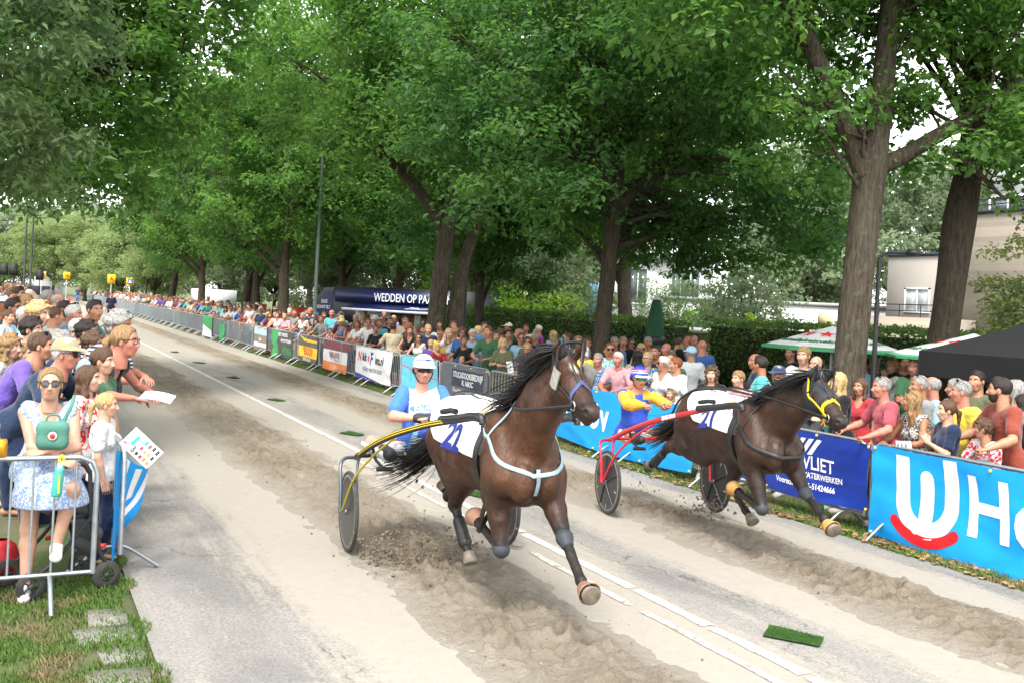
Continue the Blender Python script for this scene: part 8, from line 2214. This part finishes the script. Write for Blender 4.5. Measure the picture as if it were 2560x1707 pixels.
9.03|37.04|3.84|1.66|rail|1|0|0.6|p|short|blond|tshirt|pink|trousers|dgrey||plain|0.018|0|r|blond person in a pink blouse at the green and black banner
8.97|41.03|3.99|1.74|stand|0|0|0.6|t|short|grey|polo|navy|shorts|dgrey|cap:22304e|plain|0.018|0|r|person in a navy cap and navy polo at the taupe banner
9.31|40.78|4.03|1.73|lean|1|0|0.6|m|short|brown|tshirt|blue|skirt|beige|cap:4c4c50|plain|0.018|0|r|
9.22|47.74|4|1.69|rail|1|0|0.6|m|short|dblond|tshirt|red|trousers|beige|sun|plain|0.018|0|r|
9.04|45.49|4.02|1.66|rail|1|0|0.6|p|bob|blond|tshirt|blue|trousers|beige||plain|0.018|0|r|
9.06|44.93|3.9|1.33|rail|1|0|0.6|m|longcurly|dblond|tank|coral|skirt|khaki||plain|0.018|0|r|
9.02|42.79|3.86|1.48|rail|0|0|0.6|r|short|white|tshirt|cream|trousers|black||plain|0.018|0|r|
9.82|45.89|4.01|1.87|stand|0|0|0.6|r|short|grey|long|beige|trousers|beige|hat:d8cfa8|plain|0.018|0|r|person in a straw hat and beige shirt behind the taupe banner
9.82|39.74|3.85|1.81|stand|0|0|0.6|r|short|grey|tshirt|dgrey|shorts|black|cap:909090|plain|0.018|0|r|
9.06|35.91|3.87|1.31|rail|0|0|0.6|p|short|ginger|tshirt|denim|trousers|beige||plain|0.018|0|r|
9.35|35.52|3.85|1.87|lean|1|0|0.6|m|long|dark|tshirt|black|shorts|black||plain|0.018|0|r|
9.03|32.69|3.84|1.61|rail|1|0|0.6|m|long|dark|tshirt|olive|trousers|khaki||plain|0.018|0|r|
9.22|32.79|3.97|1.65|rail|1|0|0.6|p|bob|brown|tshirt|grey|shorts|khaki||plain|0.018|0|r|
9.06|31.11|3.91|1.37|rail|1|0|0.6|p|ponytail|brown|tshirt|red|shorts|denim||vstripe|0.018|0|r|
9.82|33.74|3.88|1.89|stand|0|0|0.6|r|balding|grey|tshirt|turquoise|shorts|black||plain|0.018|0|r|
9.82|35.79|3.85|1.77|stand|0|0|0.6|m|short|dark|tshirt|grey|trousers|beige|cap:2e4a80|plain|0.018|0|r|
10.62|39.51|3.81|1.85|stand|0|0|0.6|m|short|blond|tshirt|cream|trousers|dgrey||plain|0.018|0|r|
9.82|34.73|3.98|1.79|stand|1|0|0.6|m|bob|brown|tshirt|peach|shorts|khaki||plain|0.018|0|r|
9.82|33.11|3.95|1.63|stand|0|0|0.6|m|short|grey|tshirt|ltblue|shorts|dgrey||plain|0.018|0|r|
10.62|40.24|3.96|1.75|stand|1|0|0.6|m|long|brown|tshirt|pink|shorts|dgrey||plain|0.018|0|r|
10.62|63.61|3.94|1.97|stand|0|0|0.6|r|short|grey|long|khaki|trousers|black|hat:9a7a50|plain|0.018|0|r|person in a broad brown hat beyond the plain green cloth
9.51|52.94|4|1.84|stand|0|0|0.6|m|short|dark|polo|navy|shorts|beige||plain|0.018|0|r|
10.62|57.14|3.91|1.82|stand|0|0|0.6|m|curly|dark|tshirt|white|shorts|navy||plain|0.018|0|r|
9.21|52.01|3.97|1.68|paper|1|0|0.6|m|bob|blond|tshirt|ltblue|shorts|dgrey||plain|0.018|0|r|
9.02|56.93|3.89|1.48|rail|1|0|0.6|m|bob|grey|tshirt|black|skirt|denim||plain|0.018|0|r|
9.23|56.58|3.97|1.84|rail|0|0|0.6|r|short|grey|polo|yellow|shorts|beige||plain|0.018|0|r|
9.02|59.39|3.98|1.61|rail|0|0|0.6|r|short|brown|long|pink|trousers|navy||plain|0.018|0|r|
9.11|62.02|3.94|1.57|lean|1|0|0.6|m|short|brown|tshirt|white|trousers|black||plain|0.018|0|r|
9.82|47.6|3.97|1.71|stand|0|0|0.6|m|short|white|tshirt|white|shorts|denim|cap:e4e4e2|plain|0.018|0|r|
0.77|14.71|-0.5|2.04|lean|0|0|-0.6|m|short|dark|polo|teal|trousers|navy||plain|0.013|0.14|l|dark-haired person in a teal shirt leaning out and looking at the camera
-0.05|10.49|-0.6|1.60|stand|1|0|0|p|longcurly|dblond|tshirt|grey|trousers|navy||leaf|0.012|0.14|l|person with light brown curls in a grey print top at the left edge
0.05|10.05|-0.3|1.77|lean|0|0|0|m|side|brown|tshirt|purple|trousers|navy|suntop|plain|0.012|0.14|l|brown-haired person in a purple T-shirt with sunglasses on the head
0.2|11.83|-0.6|1.89|stand|0|0|0|p|curly|blond|tshirt|white|trousers|navy||plain|0.013|0.14|l|young person with blond curls in the left crowd
0.13|11.26|-0.5|1.74|stand|0|0|0|p|mop|dark|tshirt|black|trousers|navy||plain|0.013|0.14|l|dark-haired boy in front of the blond curls
-0.09|12.46|-0.5|1.05|stand|0|0|0|p|short|brown|tshirt|ltblue|trousers|navy||vstripe|0.013|0.86|l|small boy in a light blue and white striped football shirt, held up
-0.06|15.25|-0.5|1.87|stand|0|0|0|m|short|dark|tshirt|dgrey|trousers|navy|sun|plain|0.018|0.14|l|person in sunglasses above the small boy in stripes
0.66|14.28|-0.5|1.83|stand|0|0|0|r|short|white|polo|denim|trousers|navy||plain|0.014|0.14|l|white-haired red-faced person in a denim-blue shirt
0.73|16|-0.6|1.82|stand|0|0|0|m|buzz|brown|tshirt|grey|trousers|navy|suntop|plain|0.018|0.14|l|crop-haired person with sunglasses on the head looking up the road
0.67|11.7|-0.4|1.71|stand|0|0|0|p|curly|dark|tshirt|ltblue|trousers|navy||plain|0.014|0.14|l|person with dark curls in a light blue top, upper of two
0.68|10.72|-0.4|1.63|stand|0|0|0|p|curly|brown|tshirt|ltblue|trousers|navy||plain|0.013|0.14|l|boy with brown curls behind the boy in green
0.65|13.04|0.6|1.69|stand|0|0|0|m|short|white|tshirt|white|trousers|navy||plain|0.018|0.14|l|white-haired person seen from behind in the left crowd
0.66|17.31|-0.5|1.83|stand|0|0|0|t|short|dark|tshirt|denim|trousers|navy|beard sun|plain|0.018|0.14|l|bearded person in sunglasses behind the denim shirt
0.43|14.13|0.3|1.80|stand|0|0|0|m|buzz|brown|polo|beige|trousers|navy||plain|0.018|0.14|l|person in a beige polo shirt seen from behind
0.48|19.83|0|1.97|stand|0|0|0|r|short|grey|long|white|trousers|navy||plain|0.018|0.14|l|grey-haired person in a white shirt further up the left crowd
0.63|19.16|-0.3|1.92|stand|0|0|0|r|balding|grey|tshirt|teal|trousers|navy||plain|0.018|0.14|l|balding person in teal beside the road edge
0|20.69|-0.6|2.00|stand|0|0|0|m|short|dark|long|white|trousers|navy|beard|plain|0.018|0.14|l|dark-bearded person in an open white shirt in the left crowd
-0.12|19.54|-0.8|1.94|stand|0|0|0|m|short|brown|tshirt|black|trousers|navy||plain|0.018|0.14|l|brown-haired person in black at the left edge
0.15|19.41|-0.9|1.89|stand|1|0|0|m|bob|dblond|tshirt|cream|trousers|navy||plain|0.018|0.14|l|dark blond person beside the white shirt
0.09|13.71|-0.5|1.80|stand|0|0|0|r|short|white|tshirt|turquoise|trousers|navy||plain|0.018|0.14|l|white-haired red-faced person behind the striped boy
0.4|10.63|-0.3|1.63|stand|0|0|0|m|curly|grey|tshirt|navy|trousers|navy||plain|0.013|0.14|l|grey-haired person just behind the olive cap
0.07|10.8|-0.5|1.51|stand|1|0|0|p|short|dblond|tshirt|white|trousers|navy||plain|0.013|0.14|l|older fair-haired person beside the curly woman
-0.22|16.54|-0.5|1.89|stand|0|0|0|t|short|grey|tshirt|orange|trousers|navy|cap:e4e4e2 sun|plain|0.018|0.14|l|person in a white cap and orange shirt at the left edge
0.23|9.49|-0.45|1.90|lean|0|0.015|0|r|short|white|tshirt|ink|trousers|navy|cap:8a8466 sun|plain|0.012|0|l|person in an olive cap, amber sunglasses and navy T-shirt leaning on the left barrier
0.74|9.94|-0.5|2.02|lean|1|0|0|r|ponytail|dblond|tank|black|trousers|navy|specs|plain|0.012|0|l|person in glasses and a black sleeveless top leaning far out with papers
0.69|9.57|-0.5|1.69|stand|0|0|0|p|fringe|brown|tshirt|forest|trousers|navy||plain|0.012|0|l|boy in a dark green T-shirt behind the long-haired girl
0.55|8.99|-0.45|1.58|stand|1|0|0|p|long|brown|tshirt|white|trousers|navy||redflor|0.012|0|l|girl with long brown hair beside the olive cap
0.68|8.68|-0.3|1.38|stand|1|0|0|p|ponytail|blond|tshirt|white|trousers|navy||plain|0.012|0|l|blond girl with a ponytail and white T-shirt at the left barrier end
0.75|10.92|-0.45|2.13|lean|0|0|0|r|curly|grey|tshirt|navy|trousers|navy||stripe|0.012|0|l|grey curly-haired person in a navy striped T-shirt leaning over the left barrier"""
used, pos = set(), []
def uniq(l):
 if l in used:
  for ad in ('looking aside', 'partly turned away', 'half hidden', 'a little taller', 'a little shorter', 'close behind'):
   if l + ', ' + ad not in used: l = l + ', ' + ad; break
 used.add(l); return l
GR = {'r': 'spectators behind the right-hand barriers', 'l': 'spectators in the left-hand crowd'}
for row in CROWD.split('\n'):
 (x, y, yaw, hgt, pose, fem, fat, hy, skin, hair, hairc, top, tc, bot, bc, ex, pat, res, lift, side, lab) = row.split('|')
 x, y, ex = float(x), float(y), ex.split()
 lab = uniq(lab or label(hair, hairc, top, tc, ex, pat, where_r(y, x))); pos.append((x, y))
 person((x, y, float(gz(x)) + float(lift)), float(yaw), float(hgt), pose, int(fem), float(fat), float(hy), skin, hair, hairc, top, hexc(CN[tc]), bot, hexc(CN[bc]), ex, pat, (.45, .44, .42) if side == 'r' and x < 9.3 and y < 17 else None, lab, GR[side], float(res))
# the rest of the rows, filled in between
R7 = random.Random(4)
cols = 'white white white cream black navy blue ltblue ltblue teal green olive khaki grey red maroon coral orange pink peach denim beige lilac brown dgrey turquoise purple yellow'.split()
def free(x, y, r): return all((x - a) ** 2 + (y - b) ** 2 > r * r for a, b in pos)
def rnd(side, x, y, yaw, hys, wh, poses, lift=0.0):
 fem = R7.random() < .45; kid = R7.random() < .07
 for t in range(40):
  hair = R7.choice(['long', 'bob', 'ponytail', 'longcurly', 'short'] if fem else ['short', 'short', 'short', 'buzz', 'balding', 'bald', 'mop'])
  hairc = R7.choice(['brown', 'brown', 'dblond', 'dark', 'grey', 'white', 'blond', 'black', 'red'] if hair != 'balding' else ['grey', 'white', 'brown'])
  top = R7.choice(['tshirt', 'tank', 'tshirt'] if fem else ['tshirt', 'polo', 'tshirt']); cn = R7.choice(cols)
  ex = R7.choice([(), (), (), ('sun',), ('specs',), ('cap:' + CN[R7.choice(cols)],)]); pat = R7.choice(['plain'] * 6 + ['stripe', 'floral', 'leaf'])
  lb = label(hair, hairc, top, cn, ex, pat, wh)
  if lb not in used: break
 lb = uniq(lb); pos.append((x, y))
 person((x, y, float(gz(x)) + lift), yaw + R7.uniform(-.25, .25), (1.68 if fem else 1.79) * R7.uniform(.95, 1.05) * (.74 if kid else 1), R7.choice(poses), int(fem), 0.0, R7.choice(hys), R7.choice('pmmtr'), hair, hairc, top, hexc(CN[cn]),
   R7.choice(['trousers', 'shorts']), hexc(CN[R7.choice(['navy', 'denim', 'black', 'khaki', 'dgrey', 'beige'])]), list(ex), pat, None, lb, GR[side], .022)
for row, y0, y1, st, poses in [(9.02, 28, 62, .62, ['rail', 'rail', 'rail2', 'paper']), (9.6, 13.5, 60, .72, ['stand', 'stand2']), (10.2, 24, 52, 1.15, ['stand', 'stand2'])]:
 y = y0
 while y < y1:
  x = row + R7.uniform(-.1, .15)
  if free(x, y, .45) and all(abs(y - ty) > .8 or x < 10.05 for ty in (17.6, 26, 34.5, 44.7, 52.2)):
   rnd('r', x, y, PI + .5, [0.0, .6, .6], where_r(y, x), poses)
  y += st * R7.uniform(.85, 1.25)
for row, y0, y1 in [(.28, 17.5, 52), (-.22, 18, 36)]:
 y = y0
 while y < y1:
  x = row + R7.uniform(-.1, .12)
  if x > -.03 * y - .25 and free(x, y, .45):
   rnd('l', x, y, -.5, [0.0, .6], ('at the rail' if row > 0 else 'second row') + ' of left crowd' + (' under loudspeakers' if 23 < y < 33 else ' farther on' if y > 33 else ' near the front'), ['rail', 'stand', 'stand2'] if row > 0 else ['stand', 'stand2'], .14)
  y += R7.uniform(.75, 1.05)
# beyond: a mass nobody could count
def low_person():
 J = make_joints(**POSE['rail']); f = Field(*bounds(J, .2), .055); torso(f, J, .02); arms(f, J, .012, 1.0); legs(f, J, .015); f.ell(J['Hd'], (.10, .085, .125), .03)
 V, F = f.mesh(); V = smoothv(V, F, 1); C = np.zeros((len(V), 3)); z = V[:, 2]
 k = np.where(np.linalg.norm(V - J['Hd'], axis=1) < .17, 0, np.where(z < .93, 2, 1)); arm = (np.minimum(np.linalg.norm(V - J['WL'], axis=1), np.linalg.norm(V - J['WR'], axis=1)) < .22); k[arm] = 0
 k[(k == 0) & ~arm & ((V[:, 2] > J['Hd'][2] + .05) | (V[:, 0] < J['Hd'][0] - .04))] = 3
 return V, F, k
LV, LF, LK = low_person()
def mass(label, spots, yaw0):
 Vs, Fs, Cs = [], [], []; n = 0
 for x, y, lift in spots:
  a = yaw0 + R7.uniform(-.5, .5); c, s = math.cos(a), math.sin(a); sc = R7.uniform(.86, 1.08)
  Q = LV * sc; Q = np.stack([Q[:, 0] * c - Q[:, 1] * s + x, Q[:, 0] * s + Q[:, 1] * c + y, Q[:, 2] + float(gz(x)) + lift], -1)
  pal = np.array([SK[R7.choice('pmtr')], hexc(CN[R7.choice(cols)]), hexc(CN[R7.choice(['navy', 'denim', 'black', 'khaki', 'dgrey', 'beige'])]), HC[R7.choice(['brown', 'dark', 'blond', 'dblond', 'grey', 'black'])]])
  Vs.append(Q); Fs.append(LF + n); Cs.append(pal[LK]); n += len(Q)
 me = mesh_np('crowd', np.concatenate(Vs), np.concatenate(Fs), MATTR); set_attr(me, 'cl', np.concatenate(Cs))
 tag(ob('crowd', me), label, 'crowd', kind='stuff')
mass('distant spectators massed along the right-hand barriers', [(9.05 + .6 * r + R7.uniform(-.15, .15), 60 + q * .72 + R7.uniform(-.2, .2), 0) for r in range(4) for q in range(118)], PI + .4)
mass('distant spectators massed along the left-hand barriers', [(.2 - .55 * r + R7.uniform(-.15, .15), 36 + q * .8 + R7.uniform(-.2, .2), .14) for r in range(3) for q in range(125) if not (r == 0 and q < 20)], -.4)
# ------------------------------------------------------------------ the near left corner
POSE['railknee'] = dict(lean=.26, hpitch=-.05, pel=(-.10, 0, .90), wl=(.30, -.02, 1.10), wr=(.29, .10, 1.03), hl=((.25, -.95, -.1), (.4, .2, .9)), hr=((.35, .9, -.25), (.5, -.2, .8)), poleL=(-.2, 1, -.5), poleR=(-.2, -1, -.5), ankl=(.30, .10, .40), ankr=(.22, -.10, .085), kl=(1, .35, .5))
def near_people():
 o = person((.25, 8.05, 0), -1.62, 1.68, 'railknee', 1, .03, 0.0, 'p', 'ponytail', 'dblond', 'tank', (.62, .66, .74), 'dress', (.62, .66, .74), ('sun',), 'speckle', (.7, .69, .66), 'person in sunglasses and a blue speckled dress leaning on the near barrier', 'spectators in the left-hand crowd', .011)
 for c in o.children:
  if c.name.startswith(('top', 'skirt')): c.color = (*hexc('7d94bd'), 1)
 # left-edge bystander, mostly outside the frame, with a can
 person((-.40, 7.75, 0), -1.2, 1.78, 'paper', 0, .0, 0.0, 'r', 'short', 'dark', 'tshirt', hexc('d8d8d4'), 'shorts', hexc('b8ac94'), (), 'plain', (.7, .69, .66), 'person in beige shorts holding a can at the left picture edge', 'spectators in the left-hand crowd', .013)
near_people()
def lathe_thing(name, label, cat, prof, mat, loc, rot=(0, 0, 0)):
 b = MB(); b.lathe(prof, (0, 0, 0), 20); o = b.build(name, mat, None, True); o.location = loc; o.rotation_euler = rot; tag(o, label, cat); return o
MB_T = M(srgb(70, 160, 150), .15, spec=.6, name='tinted_plastic')
bt = lathe_thing('drinking_bottle', 'turquoise drinking bottle with a yellow straw hanging from the hand', 'bottle', [(0, -.13), (.034, -.13), (.036, -.12), (.034, .03), (.03, .05), (.031, .07), (.0, .072)], MB_T, (.315, 7.58, .90), (.05, .08, 0))
b = MB(); b.lathe([(.02, .07), (.021, .10), (.0, .105)], (0, 0, 0), 14); b.build('lid', M(srgb(150, 200, 185), .4), bt); b = MB(); b.tube(bez([(0, 0, .10), (-.01, 0, .13), (.005, 0, .155), (.02, 0, .13)], 4), .009, 8); b.build('loop', M(srgb(232, 214, 50), .5), bt)
b = MB(); b.tube([(.0, -.036, .02), (.012, -.037, -.10)], .008, 6); b.build('straw', M(srgb(205, 220, 60), .5), bt)
lathe_thing('drink_can', 'dark yellow drink can in a hand at the left edge', 'can', [(0, -.06), (.028, -.06), (.033, -.052), (.033, .05), (.026, .062), (.0, .06)], M(srgb(200, 140, 40), .25, .6), (-.045, 7.45, 1.13))
# mini backpack worn on the chest
bag = empty('mini_backpack', (.27, 7.76, 1.17), -1.62); tag(bag, 'small green backpack with a round red badge worn on the chest', 'bag')
MBG = M(srgb(74, 122, 108), .8, var=.1, scale=8, bmp=.3, bscale=40, name='green_canvas_bag')
V, F = shell([(0, -.055, -.05), (0, .055, -.05), (0, .055, .05), (0, -.055, .05), (0, -.055, -.05)], [.05] * 5, .008, .02); V[:, 0] *= .8; ob('body', mesh_np('body', V, F, MBG), bag)
b = MB(); b.tube(bez([(0, -.05, .09), (.0, -.03, .14), (0, .03, .14), (0, .05, .09)], 5), .007, 6); b.build('handle', MBG, bag)
b = MB(); b.lathe([(0, .004), (.028, .004), (.03, .0)], (.045, .0, .0), 18, Matrix.Rotation(PI / 2, 3, 'Y')); b.build('badge', M(srgb(226, 216, 206), .6), bag); b = MB(); b.lathe([(0, .007), (.018, .007), (.019, .004)], (.045, 0, 0), 14, Matrix.Rotation(PI / 2, 3, 'Y')); b.build('badge_mark', M(srgb(196, 48, 40), .6), bag)
b = MB(); b.tube(bez([(.0, .05, .06), (-.03, .11, .2), (-.12, .13, .27)], 5), .013, 6, flat=.3); b.build('strap', MBG, bag)
def sheet_of(name, label, cat, c, ux, uy, w, hgt, bits, curl=.02):
 c, ux, uy = np.array(c), np.array(ux, float), np.array(uy, float); ux /= np.linalg.norm(ux); uy -= ux * (uy @ ux); uy /= np.linalg.norm(uy); n = np.cross(ux, uy)
 fn = lambda u, v, off=0.0: c + ux * ((u - .5) * w)[:, None] + uy * ((v - .5) * hgt)[:, None] + n * (curl * np.sin(u * PI) + off)[:, None]
 b = MB(); b.grid(lambda u, v: fn(u, v), 8, 8); b.grid(lambda u, v: fn(u, v, -.0015), 8, 8); o = b.build(name, M((.78, .78, .77), .6), None, True); tag(o, label, cat)
 for (u0, v0, u1, v1, col) in bits:
  b = MB()
  for sg in (.0015, -.003): b.grid(lambda u, v, sg=sg: fn(u0 + (u1 - u0) * u, v0 + (v1 - v0) * v, sg), 5, 4)
  b.build('print', M(col, .6), o, True)
 return o, fn
rs = np.random.RandomState(2); cs = [srgb(200, 60, 80), srgb(40, 150, 210), srgb(60, 60, 60), srgb(230, 140, 90), srgb(120, 80, 60), srgb(180, 40, 50)]
bits = [(.18, .86, .30, .96, srgb(200, 120, 190)), (.36, .70, .82, .80, srgb(60, 170, 220))] + [(.1 + .3 * (k % 3) + .05 * rs.rand(), .06 + .13 * (k // 3), .1 + .3 * (k % 3) + .18 + .06 * rs.rand(), .06 + .13 * (k // 3) + .075, cs[rs.randint(6)]) for k in range(12)]
prog, fnp = sheet_of('programme', 'white programme sheet with coloured sponsor logos held out by the blond girl', 'paper', (.865, 7.72, 1.075), (.55, -.2, .62), (-.55, .1, .72), .17, .27, bits)
tv, tt = text_mesh('EAF', .035, bold=.001); ob('lettering', mesh_np('lettering', fnp(.28 + tv[:, 0] / .17, .62 + tv[:, 1] / .27, .002), tt, M((.05, .05, .06), .6)), prog)
sheet_of('race_cards', 'sheaf of white papers held by the leaning person in black', 'paper', (1.10, 8.85, 1.33), (.9, -.35, -.12), (.3, .9, .25), .26, .19, [], .015)
for (c, lab) in (((9.02 - .35, 12.9, .98), 'white race card held by the person in pink at the blue banner'), ((8.66, 7.72, .90), 'white race card held over the corner of the smiling blue banner'), ((8.72, 17.5, 1.05), 'white race card held by the person in olive'), ((8.72, 25.2, 1.06), 'white race card held over the white banner')):
 sheet_of('race_card', lab, 'paper', c, (.3, -.9, .1), (-.2, .1, .9), .17, .23, [(.1, .15, .18, .85, (.03, .03, .03)), (.36, .15, .44, .85, (.03, .03, .03)), (.62, .15, .70, .85, (.03, .03, .03))], .01)
# walking frame with wheels behind the barrier corner
rl = empty('rollator', (.33, 8.02, 0), rad(20)); tag(rl, 'black folding rollator with grey wheels behind the barrier corner', 'rollator')
def tb(name, P, r, m=MRUB): b = MB(); b.tube(bez(P, 5), r, 8); b.build(name, m, rl, True)
for s in (-.22, .22):
 tb('handle', [(-.05, s, .94), (.08, s, .95), (.14, s, .88)], .02); tb('post', [(.14, s, .88), (.16, s, .55), (.24, s, .28)], .017); tb('rear_leg', [(.16, s, .55), (-.05, s, .3), (-.22, s, .16)], .015); tb('front_leg', [(.24, s, .28), (.30, s, .18)], .016)
 for x in (.30, -.24):
  b = MB(); b.lathe([(.055, .014), (.10, .016), (.105, 0), (.10, -.016), (.055, -.014), (.055, .014)], (0, 0, 0), 20, RY); w = b.build('wheel', MTYRE, rl, True); w.location = (x, s, .107); b = MB(); b.lathe([(0, .02), (.02, .02), (.02, -.02), (0, -.02)], (0, 0, 0), 10, RY); b.build('hub', MBOOTG, w)
  for k in range(5): b = MB(); t = k * 1.257; b.tube([(0, 0, 0), (.06 * math.cos(t), 0, .06 * math.sin(t))], .006, 5); b.build('spoke', MBOOTG, w)
b = MB(); b.box((.08, 0, .56), (.26, .40, .03)); b.build('seat', MRUB, rl); V, F = shell([(.24, -.12, .40), (.24, .12, .40), (.24, .12, .30), (.24, -.12, .30)], [.06] * 4, .012, .02); ob('basket', mesh_np('basket', V, F, M((.05, .05, .055), .8)), rl)
for (x, y, z) in ((.26, -.2, .33), (.02, .2, .34), (.24, .2, .30)): b = MB(); b.box((x, y - .03, z), (.04, .012, .03)); b.build('reflector', M(srgb(220, 40, 36), .4), rl)
b = MB(); b.lathe([(0, 0), (.12, .0), (.14, .1), (.10, .22), (.05, .26)], (0, 0, 0), 14); o = b.build('shopping_bag', M(srgb(196, 40, 44), .5, var=.5, scale=9), None, True); o.location = (-.02, 8.35, .05); tag(o, 'red and white plastic bag on the grass behind the near barrier', 'bag')
# wheelchair-like mobility chair behind the middle barriers
e = empty('wheelchair', (9.75, 11.7, -.1), rad(200)); tag(e, 'black wheelchair with a tall padded back behind the barriers', 'wheelchair')
def bx(name, c, d, m=MRUB): b = MB(); b.box((0, 0, 0), d); o = b.build(name, m, e); o.location = c
bx('backrest', (-.22, 0, .92), (.09, .42, .62)); bx('headrest', (-.24, 0, 1.30), (.09, .32, .16)); bx('seat', (0, 0, .55), (.46, .44, .09)); bx('armrest', (0, .26, .78), (.36, .06, .05)); bx('armrest', (0, -.26, .78), (.36, .06, .05)); bx('base', (0, 0, .3), (.5, .3, .28))
for s in (-1, 1):
 b = MB(); a = np.linspace(0, 2 * PI, 29); b.tube(np.stack([-.08 + .28 * np.cos(a), 0 * a + s * .30, .29 + .28 * np.sin(a)], -1), .02, 6, cap=False); b.build('wheel', MTYRE, e, True); b = MB(); b.tube([(-.22, s * .2, 1.2), (-.36, s * .2, 1.24)], .014, 6); b.build('handle', M(srgb(90, 30, 40), .5), e)
# dark straps round the two near trunks, a folded teal bag on the stout oak, a green bottle in the grass
for (x, y, r, z, lab) in ((10.86, 10.72, .262, 1.02, 'black strap tied round the stout oak'), (10.82, 17.6, .205, 1.02, 'black strap tied round the maple trunk')):
 b = MB(); b.lathe([(r, -.05), (r + .012, -.045), (r + .012, .045), (r, .05)], (0, 0, 0), 24); o = b.build('trunk_strap', MRUB, None, True); o.location = (x, y, z); tag(o, lab, 'strap')
b = MB(); b.grid(lambda u, v: np.stack([-.30 + .03 * np.sin(u * 9), (u - .5) * .5, .1 + .85 * v - .1 * u * v], -1), 14, 8); b.grid(lambda u, v: np.stack([-.285 + .03 * np.sin(u * 9), (u - .5) * .5, .1 + .85 * v - .1 * u * v], -1), 14, 8)
o = b.build('hanging_sheet', M(srgb(40, 108, 122), .5), None, True); o.location = (10.84, 10.62, -.1); tag(o, 'dark teal sheet wrapped on the stout oak trunk', 'sheet')
lathe_thing('green_bottle', 'green plastic bottle standing in the grass by the dark blue banner', 'bottle', [(0, 0), (.035, 0), (.036, .14), (.015, .19), (.013, .22), (0, .22)], M(srgb(40, 150, 60), .2), (8.75, 9.0, -.1))
# two stewards and a cone far down the road
person((4.9, 62, 0), -1.6, 1.82, 'stand', 0, .02, 0.0, 'r', 'short', 'dark', 'tshirt', hexc('1c2440'), 'trousers', hexc('2a3040'), (), 'plain', None, 'person in a dark navy shirt standing alone on the road', 'people on the far road')
person((6.6, 132, 0), -1.6, 1.82, 'stand', 0, .0, 0.0, 'm', 'short', 'brown', 'tshirt', hexc('3a4668'), 'trousers', hexc('5a7a9c'), (), 'plain', None, 'person in jeans on the road beside a red cone', 'people on the far road')
lathe_thing('traffic_cone', 'small red traffic cone far down the road', 'cone', [(.28, 0), (.28, .04), (.17, .05), (.05, .7), (0, .71)], M(srgb(220, 50, 40), .5), (5.7, 132, 0))
